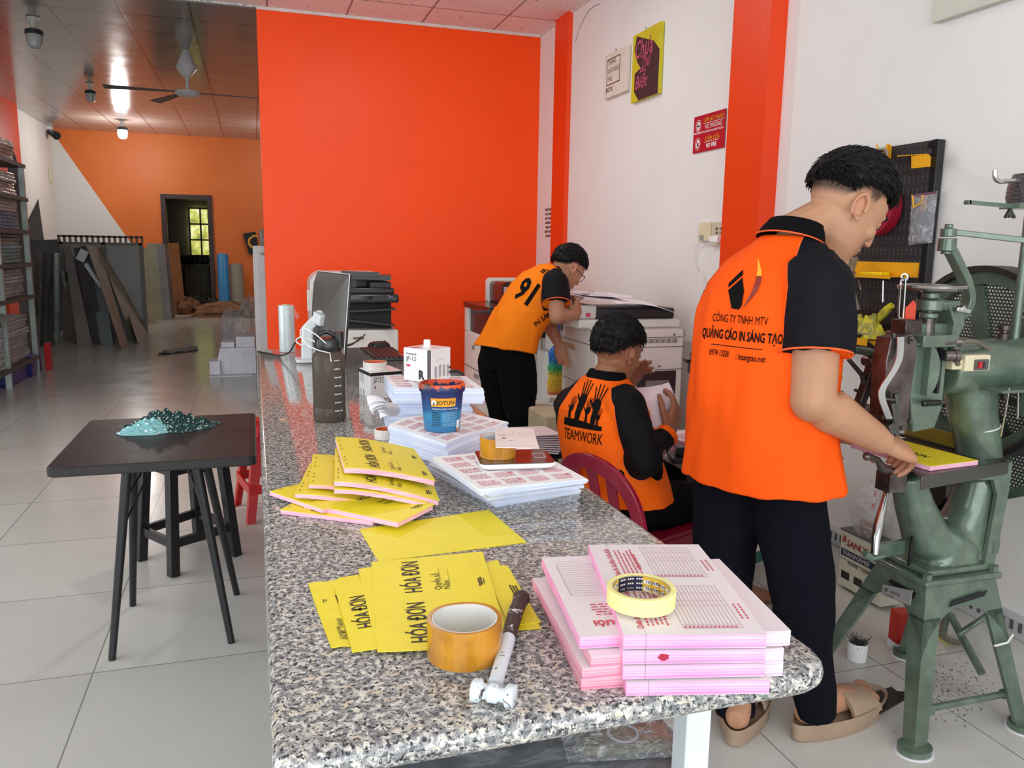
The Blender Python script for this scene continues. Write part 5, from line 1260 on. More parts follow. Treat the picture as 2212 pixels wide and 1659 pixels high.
for k in range(6):
    x = q0.x+(q1.x-q0.x)*(k+.1)/6; w_ = (q1.x-q0.x)/6*.8
    for a in ((x, q0.z, x+w_, q0.z+.002), (x, q1.z-.002, x+w_, q1.z), (x, q0.z, x+.002, q1.z), (x+w_-.002, q0.z, x+w_, q1.z)): b.bx(a[0], a[2], yf-.003, yf-.001, a[1], a[3])
    b.T = None; cx, cz = x+w_/2, (q0.z+q1.z)/2; b.prism([(cx-.008, yf-.001, cz-.008), (cx+.009, yf-.001, cz-.003), (cx+.002, yf-.001, cz+.01)], (0, -.002, 0))
for px, py in ((1456, 723), (1381, 793), (1424, 791)): q = PY(px, py, yf); b.cyl(q, q+Vector((0, -.004, 0)), .006, n=10)
q = PY(1400, 783, yf); b.bx(q.x-.02, q.x+.02, yf-.003, yf, q.z-.008, q.z+.01)
b.build('pictogram_strip', pm('grey_pictogram', '6e6c6a', .5), c3, smooth=False)
b = MB(); A, B = PY(1385, 806, yf-.02), PY(1417, 788, yf-.02); b.bx(A.x, B.x, yf-.012, yf-.004, A.z, B.z); b.build('note', m_cop2, c3, bevel=.002)
# sloping operation panel on the left tower
b = MB(); P = [Vector((xl-.01, yf, zT-.01)), Vector((xl+.24, yf, zT-.01)), Vector((xl+.24, yb_, zT+.015)), Vector((xl-.01, yb_, zT+.015))]; b.prism(P, (0, 0, .018)); b.build('operation_deck', m_cop2, c3, bevel=.006)
b = MB(); P = [Vector((xl+.015, yf+.05, zT+.012)), Vector((xl+.20, yf+.05, zT+.012)), Vector((xl+.20, yb_-.12, zT+.030)), Vector((xl+.015, yb_-.12, zT+.030))]; b.prism(P, (0, 0, .003)); b.build('display', pm('panel_dark_grey', '4b4543', .25), c3)
# scanner unit
z1, z2 = PY(1400, 700, yf+.03).z, PY(1400, 668, yf+.03).z
b = MB(); A, B = PY(1247, 705, yf+.1), PY(1468, 665, yf+.1); b.bx(A.x, min(B.x, 2.17), yf+.08, yb_-.02, zT, z1+.02); b.build('scanner_base', m_cop, c3, bevel=.01)
b = MB(); A, B = PY(1285, 690, yf+.12), PY(1458, 668, yf+.12); b.bx(A.x, B.x, yf+.12, yb_-.06, z1+.02, z2); b.build('lid', m_cdk, c3, bevel=.01)
b = MB(); A, B = PY(1245, 692, yf+.15), PY(1286, 655, yf+.15); b.bx(A.x, B.x, yf+.12, yb_-.1, z1+.02, z2+.015); b.build('feeder_end', m_cop2, c3, bevel=.012)
b = MB(); q = PY(1278, 680, yf+.115); b.bx(q.x-.03, q.x-.005, yf+.117, yf+.12, q.z-.01, q.z+.01); b.build('sticker', m_red, c3, smooth=False)
# loose paper and foam on the lid
xs0, xs1 = PY(1262, 660, yf+.1).x, PY(1455, 660, yf+.1).x
b = MB(); b.grid(lambda u, v: Vector((xs0+(xs1-xs0)*(.30+.70*u), yf+.02+.42*v, z2+.014+.030*(1-u)*.6-.045*u*u*(1-v)+.01*math.sin(3*u))), 14, 10, .002); tag(b.build('paper_sheet', m_wtop), 'wide white sheet drooping over the front of the copier lid', 'paper')
b = MB(); b.grid(lambda u, v: Vector((xs0+(xs1-xs0)*(.0+.55*u), yf+.10+.36*v, z2+.048-.020*u*(1-v)+.012*(1-u))), 14, 10, .012); tag(b.build('foam_sheet', pm('pinkish_foam', 'e4d3d6', .6)), 'pinkish white foam sheet lying on the left of the copier lid', 'foam sheet')
b = MB(); b.grid(lambda u, v: Vector((xs0+(xs1-xs0)*(.12+.48*u), yf+.18+.28*v, z2+.062+.01*(1-u))), 6, 6, .012); tag(b.build('foam_tray', pm('white_foam_board', 'e9e8ef', .6)), 'flat white foam tray on top of the pinkish sheet on the copier', 'tray')
b = MB(); q = PY(1237, 660, yf+.35); b.tube(smooth_pts([q, PY(1262, 640, yf+.4), PY(1277, 629, yf+.4), PY(1290, 642, yf+.4), PY(1300, 645, yf+.35)]), .003, 6); tag(b.build('loose_wire', pm('grey_wire', 'a9a29a', .5)), 'thin bent wire arching over the foam tray on the copier', 'wire')
b = MB(); A, B = PY(1446, 672, yf+.25), PY(1478, 664, yf+.25); b.bx(A.x, 2.17, yf+.25, yf+.5, A.z, B.z); o = b.build('tray_end', m_cdk, c3, bevel=.004)
# white computer tower and paper notice between copiers
pt = thing('computer_tower', (1.75, 4.6, 0), 'white computer tower with a dotted grille standing between the copiers', 'computer')
b = MB(); A, B = PY(1209, 712, 4.55), PY(1236, 652, 4.55); b.bx(A.x, B.x, 4.55, 4.8, A.z-.15, B.z); b.build('case', m_cop, pt, bevel=.004)
b = MB(); 
for i in range(5):
    for j in range(9): q = PY(1212+2.1*i, 694+2.3*j, 4.547); b.box(q, (.004, .002, .004))
b.build('grille', m_cdk, pt, smooth=False)
b = MB(); A, B = PY(1205, 712, 4.53), PY(1209, 680, 4.53); b.bx(A.x, B.x, 4.53, 4.6, A.z-.1, B.z); b.build('blue_strip', pm('blue_plastic_strip', '2d5cb5', .4), pt)
b = MB(); q = A; b.bx(q.x-.02, PY(1240, 700, 4.5).x+.02, 4.5, 4.84, 0, PY(1220, 712, 4.55).z-.15); tag(b.build('filing_cabinet', m_cop2, bevel=.01), 'plain off-white cabinet under the white computer tower', 'cabinet')
nt = None
A, B = PX(1226, 650, XR-.006), PX(1238, 618, XR-.006)
b = MB(); b.bx(XR-.008, XR-.002, B.y, A.y, A.z, B.z); no = tag(b.build('wall_notice', pm('white_notice', 'dedad4', .5), smooth=False), 'white notice with red printing on the wall beyond the standing man\'s head', 'notice')
b = MB(); b.bx(XR-.0095, XR-.008, B.y+.01, A.y-.02, A.z+.10, A.z+.14); b.bx(XR-.0095, XR-.008, B.y+.01, A.y-.04, A.z+.06, A.z+.075); b.build('lettering', m_red, no, smooth=False)
# rainbow duster
t = NT('rainbow_duster'); v = t.coord(); sp = t.n('ShaderNodeSeparateXYZ'); t.l(v, sp.inputs[0])
t.col(t.ramp(t.math('DIVIDE', t.math('SUBTRACT', sp.outputs[2], PY(1200, 852, 4.40).z), .29), [(0, srgb('c2334a')), (.12, srgb('d9a93a')), (.40, srgb('d8c23c')), (.52, srgb('3da05a')), (.64, srgb('2f9f8a')), (.72, srgb('2f6fc2')), (1, srgb('3f7fd0'))])); t.p(.8); 
DY = 4.40; dz0 = PY(1200, 852, DY).z; dx = PY(1200, 800, DY).x
du = thing('duster', (dx, DY, 0), 'fluffy duster striped blue, green and yellow hanging beside the copier', 'duster')
b = MB(); Ht = PY(1200, 748, DY).z-dz0
b.grid(lambda u, v: Vector((dx, DY, dz0))+Vector((math.cos(2*PI*u), math.sin(2*PI*u), 0))*(.030+.022*abs(noise.noise((math.cos(2*PI*u)*4, math.sin(2*PI*u)*4, v*22)))+.006)*(1-.5*max(0, v-.85)/.15)+Vector((0, 0, Ht*v)), 36, 60)
o = b.build('fluff', t.m, du); o.location = (0, 0, 0)
for vtx in o.data.vertices: pass
b = MB(); b.cyl((dx, DY, 0), (dx, DY, dz0+.02), .009); b.cyl((dx, DY, dz0+Ht-.01), (dx+.01, DY, dz0+Ht+.1), .01, .007); b.build('handle', pm('blue_plastic_strip', '2d5cb5', .4), du)
# styrofoam block and carton on the floor, low white shelf
def on_floor_box(name, x0, x1, y0, y1, Yd, dep, mat, label, cat, zb=.001):
    A, B = PY(x0, y1, Yd), PY(x1, y0, Yd); b = MB(); b.bx(A.x, B.x, Yd, Yd+dep, zb, B.z); return tag(b.build(name, mat, bevel=.012), label, cat)
on_floor_box('foam_block', 1128, 1212, 884, 950, 3.95, .3, pm('off_white_foam', 'd4cfc4', .7), 'chunky off-white foam block between the standing man and the seated man', 'foam block')
on_floor_box('carton', 1176, 1232, 896, 960, 3.45, .25, pm('pale_kraft_carton', 'b9a98a', .7), 'small brown cardboard carton behind the seated man\'s back', 'carton')
b = MB(); A, B = PY(1186, 868, 4.3), PY(1216, 857, 4.3); b.bx(A.x, B.x+.1, 4.3, 4.42, B.z-.035, B.z); b.bx(B.x+.05, B.x+.1, 4.3, 4.42, 0, B.z-.035); tag(b.build('step_shelf', m_cop, bevel=.004), 'low white shelf end next to the duster', 'shelf')
# ================================================================== workplace of the seated man
DZ = .565
dk = thing('low_desk', (1.75, 2.55, 0), 'low white-topped desk in front of the seated man, black frame', 'desk')
D = [PZ(1436, 998, DZ), PZ(1500, 1040, DZ)]
dx0 = PZ(1437, 1000, DZ); 
b = MB(); b.prism([(1.42, 2.42, DZ-.022), (1.80, 2.26, DZ-.022), (1.80, 2.95, DZ-.022), (1.42, 2.95, DZ-.022)], (0, 0, .022)); b.build('tabletop', pm('white_desk_top', 'd9d5cc', .4), dk, bevel=.003)
for x, y in ((1.46, 2.47), (1.46, 2.9), (1.76, 2.9), (1.76, 2.31)):
    b = MB(); b.bx(x-.014, x+.014, y-.014, y+.014, 0, DZ-.022); b.build('leg', m_blackp, dk)
b = MB(); b.bar((1.46, 2.48, DZ-.035), (1.76, 2.31, DZ-.035), .025, .025); b.bar((1.46, 2.9, DZ-.035), (1.76, 2.9, DZ-.035), .025, .025); b.bar((1.46, 2.48, DZ-.035), (1.46, 2.9, DZ-.035), .025, .025); b.build('frame', m_blackp, dk)
# pink stack on the desk + fanned sheets by his left
m_pinkp = pm('pale_pink_paper', 'ecdadf', .6, var=.02)
def pstack(name, c, ang, w, d, h, z, label, mats, jag=.004, seed=0, prt=True):
    u = dirv(ang); v = dirv(ang+90); FL = Vector((c[0], c[1], z))-u*w/2-v*d/2; t_ = thing(name, (c[0], c[1], z), label, 'paper stack')
    ob, top = block(None, 'sheets', FL, u, v, w, d, h, mats, None, t_, nx=8, ny=8, jag=jag, seed=seed)
    if prt: b = MB(); scrib(b, top(w*.1, d*.1, .0008), u, v, w*.8, d*.8, 14, seed=seed, fill=.3); b.build('lettering', m_redl, t_, smooth=False)
    return t_
pstack('paper_stack', (1.56, 2.60), 20, .16, .22, .05, DZ+.001, 'pink stack of forms on the low desk beyond the seated man\'s wrist', (m_pinkp, m_padedge), seed=31)
sd = thing('side_stool', (1.10, 2.95, 0), 'low dark stool carrying fanned pink sheets behind the seated man', 'stool')
b = MB(); b.bx(.94, 1.22, 2.85, 3.15, .50, .53); b.build('seat', m_blackp, sd, bevel=.004)
for x in (.97, 1.19):
    for y in (2.88, 3.12): b = MB(); b.bx(x-.015, x+.015, y-.015, y+.015, 0, .50); b.build('leg', m_blackp, sd)
for i in range(9):
    z = .5315+.0088*i; a = -28+4.2*i; u = dirv(a); v = dirv(a+90); o = Vector((1.04-.004*i, 2.93-.004*i, z))-u*.10-v*.07
    b = MB(); b.grid(lambda p, q: o+u*.2*p+v*.16*q+Vector((0, 0, .007*(1-p)*abs(.5-q)*2)), 6, 5, .004)
    tag(b.build('form_set', m_pinkp), 'pink form set in the fan on the stool, %s' % ['lowest one', 'just above the lowest', 'third from below', 'fourth from below', 'the middle one', 'fourth from the top', 'third from the top', 'second from the top', 'topmost one'][i], 'forms', 'fanned pink form sets beside the seated man')
# small press with a column
pr = thing('hand_press', (1.62, 2.45, DZ), 'small black hand press with a tall column standing on the low desk', 'press')
q0 = PW(1495, 880, 2.86); q1 = PW(1493, 776, 2.86); base = Vector((q0.x, q0.y, DZ))
b = MB(); b.bar(base+Vector((-.07, .02, .012)), base+Vector((.09, -.03, .012)), .11, .02); b.bar(base+Vector((-.05, .015, .04)), base+Vector((.02, -.01, .04)), .05, .03); b.build('base', m_blackp, pr, bevel=.003)
b = MB(); b.bar(base+Vector((0, 0, .02)), (base.x, base.y, q1.z), .022, .018, up=(0, 1, 0)); b.build('column', m_blackp, pr, bevel=.002)
b = MB(); tp = Vector((base.x, base.y, q1.z)); b.bar(tp+Vector((-.035, .01, .0)), tp+Vector((.10, -.03, .0)), .05, .012); b.bar(tp+Vector((-.02, .005, -.025)), tp+Vector((.05, -.015, -.025)), .03, .04); b.build('head', m_blackp, pr, bevel=.002)
b = MB(); b.cyl(tp+Vector((.0, 0, .006)), tp+Vector((.0, 0, .03)), .016, n=6); b.cyl(tp+Vector((0, 0, .03)), tp+Vector((0, 0, .038)), .008); b.build('nut', pm('dark_steel', '5c5b58', .3, .8), pr)
# green stool(s)
m_green = pm('teal_plastic', '12604f', .35, var=.04)
plastic_stool((1.86, 2.80, 0), math.radians(20), .30, .13, .19, m_green, 'teal green plastic stool under the low desk by the seated man\'s feet')
# red plastic chair
m_chair = pm('dark_red_plastic', '8c1330', .28, var=.06)
# ================================================================== RIGHT WALL
def wallq(px, py, off=0): return PX(px, py, XR-off)
def wframe(name, x0, x1, yt0, yt1, yb0, label, cat, mat, th=.025, off=.003):
    """panel hung flat on the right wall; x0 = its far (left) edge column, x1 = near edge column"""
    a, c = wallq(x0, yt0), wallq(x1, yt1); d = wallq(x0, yb0)
    t_ = thing(name, (XR-off-th, (a.y+c.y)/2, d.z), label, cat)
    b = MB(); b.bx(XR-off-th, XR-off, c.y, a.y, d.z, (a.z+c.z)/2); b.build('panel', mat, t_, smooth=False, bevel=.002)
    return t_, Vector((XR-off-th-.0006, a.y, d.z)), (a.y-c.y), (a.z+c.z)/2-d.z
AY, AZ = Vector((0, -1, 0)), Vector((0, 0, 1))
t_, o, w, h = wframe('wall_picture', 1316, 1365, 130, 90, 215, 'small cream picture reading THINK OUTSIDE THE BOX on the white wall', 'picture', pm('cream_canvas', 'd9cfc2', .6))
b = MB(); e = .006
x0, x1, z0, z1 = w*.10, w*.70, h*.285, h*.885
for a in ((x0, z0, x1, z0+e), (x0, z1-e, x1, z1), (x0, z0, x0+e, z1), (x1-e, z0, x1, z1)): b.prism([o+AY*a[0]+AZ*a[1], o+AY*a[2]+AZ*a[1], o+AY*a[2]+AZ*a[3], o+AY*a[0]+AZ*a[3]], (-.0004, 0, 0))
for s_, x, z, ww, hh in (('THINK', .14, .75, .37, .10), ('OUTSIDE', .14, .56, .52, .10), ('THE', .14, .37, .22, .10), ('BOX', .08, .13, .32, .115)): fit(b, s_, o+AY*(w*x)+AZ*(h*z), AY, AZ, w*ww, h*hh, bold=.02 if s_ == 'BOX' else 0)
b.build('lettering', m_ink, t_, smooth=False)
b = MB(); b.bar(o+AY*w*.5+AZ*(h-.001), o+AY*w*.5+AZ*(h+.012), .012, .006); b.build('hanger', m_galv, t_)
t_, o, w, h = wframe('wall_picture', 1377, 1437, 77, 49, 222, 'yellow and dark brown lettered picture right of the cream one', 'picture', pm('canvas_yellow', 'c9bb1c', .55))
b = MB(); b.prism([o+AY*(w*x)+AZ*(h*z) for x, z in ((.30, .0), (1, .0), (1, .62), (.78, .78), (.44, .88), (.15, .965), (.08, .76), (.20, .58), (.34, .47), (.12, .42), (.12, .15))], (-.0004, 0, 0)); b.build('dark_shape', pm('aubergine_print', '35232a', .55), t_, smooth=False, fix=True)
b = MB(); oo = o+Vector((-.0012, 0, 0))
for s_, x, z, ww, hh in (('Chưa', .12, .62, .64, .27), ('Thử', .38, .46, .34, .19), ('sao', .30, .40, .22, .07), ('Biết', .16, .17, .46, .25)): fit(b, s_, oo+AY*(w*x)+AZ*(h*z), AY, AZ, w*ww, h*hh, shear=.3, bold=.012)
b.build('lettering', pm('rose_print', 'b9506a', .55), t_, smooth=False)
b = MB(); b.bar(o+AY*w*.5+AZ*(h-.001), o+AY*w*.5+AZ*(h+.012), .012, .006); b.build('hanger', m_galv, t_)
# no smoking / no fire sign
t_, o, w, h = wframe('warning_sign', 1503, 1571, 252, 236, 332, 'red no smoking and no fire sign on the white wall beside the orange pillar', 'sign', pm('sign_red', 'b3122a', .35), th=.006)
b = MB(); m_sy, m_sw = pm('sign_yellow', 'f0b024', .4), pm('sign_white', 'efe8e6', .4)
for s_, x, z, ww, hh, mm in (('CẤM HÚT THUỐC', .34, .785, .63, .165, 0), ('NO SMOKING', .39, .60, .52, .12, 1), ('CẤM LỬA', .41, .275, .45, .18, 0), ('NO FIRE', .45, .09, .32, .12, 1)): fit(b, s_, o+AY*(w*x)+AZ*(h*z), AY, AZ, w*ww, h*hh, m=mm, bold=.03)
for z, x0, x1 in ((.745, .33, .96), (.54, .02, .96), (.51, .02, .96), (.245, .38, .84)): b.prism([o+AY*(w*x0)+AZ*(h*z), o+AY*(w*x1)+AZ*(h*z), o+AY*(w*x1)+AZ*(h*(z+.012)), o+AY*(w*x0)+AZ*(h*(z+.012))], (-.0004, 0, 0), m=1)
for cz in (.72, .24):
    c = o+AY*(w*.165)+AZ*(h*cz); n = 28
    for r0, r1 in ((.155, .170), (.0, .118)):
        ro = [c+(AY*math.cos(2*PI*i/n)*r1*.82+AZ*math.sin(2*PI*i/n)*r1)*h for i in range(n)]
        if r0: b.add(ro+[c+(AY*math.cos(2*PI*i/n)*r0*.82+AZ*math.sin(2*PI*i/n)*r0)*h for i in range(n)], [(i, (i+1) % n, n+(i+1) % n, n+i) for i in range(n)], 1)
        else: b.add(ro, [tuple(range(n))], 1)
    q = c+Vector((-.0006, 0, 0)); b.bar(q+(AY*-.08+AZ*.09)*h, q+(AY*.08-AZ*.09)*h, .025*h, .0006, m=2, up=(1, 0, 0))
    if cz > .5: b.bar(q-AY*.08*h, q+AY*.08*h, .03*h, .0006, m=3, up=(1, 0, 0))
    else: b.add([q+(AY*x+AZ*z)*h for x, z in ((-.035, -.07), (.035, -.07), (.045, -.01), (.012, .07), (-.005, .02), (-.04, .0))], [tuple(range(6))], 3)
b.build('lettering', (m_sy, m_sw, pm('sign_red', 'b3122a', .35), m_ink), t_, smooth=False)
# top right picture
t_, o, w, h = wframe('wall_picture', 2053, 2330, -200, -250, 44, 'large pale canvas cut by the top right corner of the picture', 'picture', pm('pale_canvas', 'c9c8bb', .6), th=.03)
b = MB(); b.prism([o+AY*(w*x)+AZ*(h*z) for x, z in ((.22, .22), (.8, .22), (.8, .9), (.22, .9))], (-.0004, 0, 0)); b.build('dark_shape', pm('navy_print', '1f1c38', .5), t_, smooth=False)
# sockets
so = thing('power_socket', wallq(1545, 505), 'cream dimmer and multi-socket plate on the wall beside the orange pillar', 'socket')
m_sock = pm('socket_cream', 'ded3b0', .4)
a, c = wallq(1520, 481), wallq(1543, 521); b = MB(); b.bx(XR-.03, XR, c.y, a.y, c.z, a.z); b.build('dimmer', m_sock, so, bevel=.004)
b = MB(); q = wallq(1528, 513); b.cyl(q+Vector((-.03, 0, 0)), q+Vector((-.042, 0, 0)), .013); b.build('dial', pm('grey_button', '9fa3a6', .4), so)
a, c = wallq(1544, 481), wallq(1566, 532); b = MB(); b.bx(XR-.02, XR, c.y, a.y, c.z, a.z); b.build('plate', pm('socket_plate', 'c9c2a8', .4), so, bevel=.003)
b = MB()
for i in range(2):
    for j in range(3): q = wallq(1549+9*i, 494+9*j, .021); b.box(q, (.002, .006, .014)); b.box(q+Vector((0, .012, 0)), (.002, .004, .012))
b.build('socket_holes', m_cdk, so, smooth=False)
pl = thing('plug_adapter', wallq(1545, 517), 'white charger plugged into the cream socket, thin white cable hanging down', 'charger')
b = MB(); q = wallq(1548, 517, .05); b.box(q, (.05, .075, .035)); b.build('body', pm('scale_white', 'eeeeec', .25), pl, bevel=.008)
b = MB(); b.tube(smooth_pts([wallq(x, y, .02) for x, y in ((1535, 519), (1518, 520), (1504, 530), (1498, 555), (1502, 580), (1518, 600))]+[Vector((XR-.03, wallq(1530, 640).y, wallq(1520, 640).z)), Vector((XR-.05, 3.48, .98)), Vector((XR-.05, 3.62, .96))]), .003, 6); b.build('cable', pm('white_cord', 'e5e3df', .6), pl)
# ------------------------------------------------------------------ pegboard
PBX = XR-.035
pg = thing('pegboard', (XR-.03, 2.45, 1.0), 'black metal pegboard of tools on the white wall behind the machine', 'pegboard')
ya, yb2 = PX(2028, 299, PBX).y, PX(1836, 300, PBX).y; zt_, zb_ = PX(2028, 300, PBX).z, .93
t = NT('pegboard_black'); v = t.coord((1, 1, 1)); sp = t.n('ShaderNodeSeparateXYZ'); t.l(t.n('ShaderNodeNewGeometry').outputs['Position'], sp.inputs[0])
fy_ = t.math('FRACT', t.math('MULTIPLY', sp.outputs[1], 1/.021)); fz_ = t.math('FRACT', t.math('MULTIPLY', sp.outputs[2], 1/.042))
sl = t.math('MULTIPLY', t.math('LESS_THAN', t.math('ABSOLUTE', t.math('SUBTRACT', fy_, .5)), .09), t.math('LESS_THAN', t.math('ABSOLUTE', t.math('SUBTRACT', fz_, .55)), .16))
dt = t.math('MULTIPLY', t.math('LESS_THAN', t.math('ABSOLUTE', t.math('SUBTRACT', fy_, .5)), .16), t.math('LESS_THAN', t.math('ABSOLUTE', t.math('SUBTRACT', fz_, .22)), .045))
t.col(t.mix(t.math('MAXIMUM', sl, dt), srgb('232224'), srgb('504b48'))); t.p(.42)
b = MB(); b.bx(PBX, XR-.004, ya, yb2, zb_, zt_); b.build('board', t.m, pg, bevel=.003)
b = MB()
for py_ in ((2018, 312), (2003, 505)): q = PX(*py_, PBX); b.cyl(q+Vector((.0, .012, 0)), q+Vector((-.004, .012, 0)), .012, n=14)
b.bx(PBX-.003, PBX, ya, ya+.022, zb_, zt_); b.build('fixings', pm('black_gloss_plastic', '161618', .2), pg)
m_yst = pm('yellow_steel', 'e5a312', .35)
def on_peg(px, py, off=0): return PX(px, py, PBX-off)
def hook(name, px, py, label, s=1):
    q = on_peg(px, py); b = MB(); b.tube([q+Vector((0, 0, .01)), q+Vector((-.012, 0, .012)), q+Vector((-.014, 0, -.012)), q+Vector((-.05*s, -.004, -.03)), q+Vector((-.055*s, -.004, -.005)), q+Vector((-.06*s, -.004, .01))], .0035, 6); b.bx(q.x-.004, q.x, q.y-.012, q.y+.012, q.z-.04, q.z+.01)
    return tag(b.build(name, m_yst), label, 'hook', 'yellow hooks on the pegboard')
hook('peg_hook', 1893, 330, 'yellow hook highest at the top left of the pegboard')
hook('peg_hook', 1921, 320, 'yellow hook carrying the small grey tape roll')
hook('peg_hook', 1998, 430, 'small yellow hook through the zip bag')
q = on_peg(1920, 328, .03); tr_ = tape_roll('small_tape', q+Vector((-.01, .03, -.01)), .018, .0225, .045, pm('grey_tape', '4a4c50', .4), pm('pale_core', 'b9b3a2', .6), 'small grey tape roll hung at the top of the pegboard', axis=(-.6, -.8, 0))
b = MB(); A, B = on_peg(1938, 345), on_peg(2010, 340); b.prism([on_peg(1955, 338), on_peg(2006, 334), on_peg(2004, 334, .07), on_peg(1938, 338, .07)], (0, 0, .003)); b.prism([on_peg(1970, 338, .071), on_peg(2008, 334, .071), on_peg(2009, 360, .071), on_peg(1970, 364, .071)], (-.003, 0, 0)); b.bx(PBX-.07, PBX, on_peg(2012, 350).y, on_peg(2012, 350).y+.003, on_peg(2012, 360).z, on_peg(2012, 338).z)
tag(b.build('small_shelf', m_yst, smooth=False, fix=True), 'short yellow steel shelf near the pegboard\'s top right corner', 'shelf')
tape_roll('tape_roll', on_peg(1905, 450, .004)+Vector((0, .0, 0)), .042, .10, .045, pm('deep_red_tape', '9c1830', .35), pm('pale_core', 'b9b3a2', .6), 'big dark red tape roll hanging on the pegboard beside the tall man\'s face', axis=(-1, 0, 0))
# zip bag
b = MB(); P = [on_peg(*p, .01) for p in ((1970, 421), (2024, 413), (2012, 524), (1962, 530))]
def zb(u, v):
    p = P[0].lerp(P[1], u).lerp(P[3].lerp(P[2], u), v); return p+Vector((-.012*math.sin(PI*u)*min(1, v*3)*(1 if v < .97 else .2)-.003*noise.noise((u*8, v*10, 1)), 0, 0))
b.grid(zb, 16, 24, (.003, 0, 0)); zbag = b.build('zip_bag', film('zip_bag_film', 'c9ccd2', .45, 1, 16)); tag(zbag, 'clear zip bag hanging from a yellow hook on the pegboard', 'bag')
b = MB(); b.bar(P[0]+Vector((-.001, 0, -.004)), P[1]+Vector((-.001, 0, -.004)), .003, .006); b.build('zip_strip', pm('dusty_pink_strip', '7a4a5a', .4), zbag)
# upper yellow tray with tools
m_yl = m_yst
b = MB(); y0, y1 = on_peg(1986, 575).y, on_peg(1840, 575).y; z0, z1 = on_peg(1980, 600).z, on_peg(1980, 575).z
b.bx(PBX-.004, PBX, y0, y1, z0, z1+.012); b.bx(PBX-.075, PBX-.004, y0+.03, y1, z0, z0+.003); b.bx(PBX-.078, PBX-.075, y0+.05, y1, z0-.006, z0+.006)
tag(b.build('tool_tray', m_yl, smooth=False), 'long yellow steel tool tray across the middle of the pegboard', 'tray')
b = MB(); b.bx(PBX-.060, PBX-.02, on_peg(1932, 590).y, on_peg(1884, 590).y, z0+.004, z0+.016); tag(b.build('yellow_knife', pm('bright_yellow_plastic', 'ffd800', .3), bevel=.003), 'bright yellow cutter lying in the long yellow tray', 'cutter')
b = MB(); q = on_peg(1957, 598, .05); b.annulus(q+Vector((0, 0, 0)), .008, .013, .012, 20, ax=(-1, -.5, 0)); tag(b.build('socket_ring', pm('bright_steel', 'b9bcbd', .2, .9)), 'small steel ring standing in the long yellow tray', 'ring')
def sdrv(px, y0_, y1_, lb, r=.003, mat=None, dx=0):
    a, c = on_peg(px, y0_, .06), on_peg(px+dx, y1_, .06); b = MB(); b.cyl(a, c, r, n=8); return tag(b.build('screwdriver', mat or pm('bright_steel', 'b9bcbd', .2, .9)), lb, 'screwdriver', 'tools hanging through the yellow tray')
sdrv(1855, 604, 626, 'short steel shaft hanging through the yellow tray, nearer the brush', dx=5)
sdrv(1908, 606, 653, 'longer steel shaft hanging through the yellow tray', .0025, dx=-1)
pb_ = thing('paint_brush', on_peg(1845, 620, .08), 'flat paint brush standing bristles up left of the yellow tray', 'brush')
b = MB(); a, c = on_peg(1839, 586, .09), on_peg(1843, 556, .09); rr = random.Random(3)
for i in range(60):
    d = Vector((rr.uniform(-.012, .012), rr.uniform(-.014, .014), 0)); b.cyl(a+d*.6, c+d*1.4+Vector((0, 0, rr.uniform(-.006, .004))), .0012, .0005, 4)
b.build('bristles', pm('tan_bristle', 'a8977a', .8), pb_)
b = MB(); b.bar(a, on_peg(1841, 602, .09), .026, .012); b.build('ferrule', pm('bright_steel', 'b9bcbd', .2, .9), pb_)
b = MB(); b.tube([on_peg(1841, 602, .09), on_peg(1845, 635, .09), on_peg(1852, 670, .085)], [.006, .007, .011], 8); b.build('handle', pm('grey_brown_handle', '8b7c6b', .5), pb_)
# lower yellow tray with gloves etc.
b = MB(); y0, y1 = on_peg(1928, 735).y-.0, on_peg(1842, 735).y+.06; zt2 = on_peg(1880, 725).z; yk = y0-.02
b.bx(PBX-.13, PBX-.004, yk, y1, zt2-.003, zt2); b.bx(PBX-.133, PBX-.13, yk, y1, zt2-.022, zt2+.004); b.prism([(PBX-.004, yk, zt2), (PBX-.13, yk, zt2), (PBX-.004, yk, zt2-.08)], (0, .004, 0)); b.prism([(PBX-.004, y1, zt2), (PBX-.13, y1, zt2), (PBX-.004, y1, zt2-.08)], (0, .004, 0))
tag(b.build('tool_shelf', m_yl, smooth=False, fix=True), 'deep yellow steel shelf low on the pegboard, loaded with tools and gloves', 'shelf')
t = NT('yellow_wrapped_gloves'); v = t.coord(); n = t.noise(v, 22, 4, .6, 1); t.col(t.ramp(n, [(.35, srgb('8d8f3a')), (.5, srgb('c9c04a')), (.65, srgb('e6d92c'))])); t.p(.2); t.bump(n, 1, .01)
gv = thing('glove_bag', (PBX-.07, (yk+y1)/2, zt2), 'yellow rubber gloves in a shiny clear bag on the lower yellow shelf', 'gloves')
b = MB(); g0 = Vector((PBX-.065, yk+.08, zt2+.002))
b.grid(heap(g0, (1, 0, 0), (0, 1, 0), .06, .09, lambda x, y: .065*math.exp(-(x*x*2+y*y*1.2)), 0, seed=9), 40, 40); b.tube([g0+Vector((0, -.03, .03)), g0+Vector((-.01, -.04, .07)), g0+Vector((-.012, -.043, .09))], [.013, .010, .008], 8); b.tube([g0+Vector((0, .02, .03)), g0+Vector((-.01, .04, .08))], [.012, .010], 8); b.tube([g0+Vector((.01, -.03, .06)), g0+Vector((.01, -.07, .10)), g0+Vector((.01, -.10, .125))], [.012, .016, .012], 8)
b.build('gloves', t.m, gv)
b = MB(); P = [(PBX-.12, y1-.02, zt2+.04), (PBX-.10, yk+.11, zt2+.075), (PBX-.085, yk+.12, zt2+.12), (PBX-.11, y1-.03, zt2+.10)]; b.prism([Vector(p) for p in P], (-.001, 0, 0)); tag(b.build('paper_slip', m_wtop, smooth=False, fix=True), 'white paper slip propped on the lower yellow shelf', 'paper')
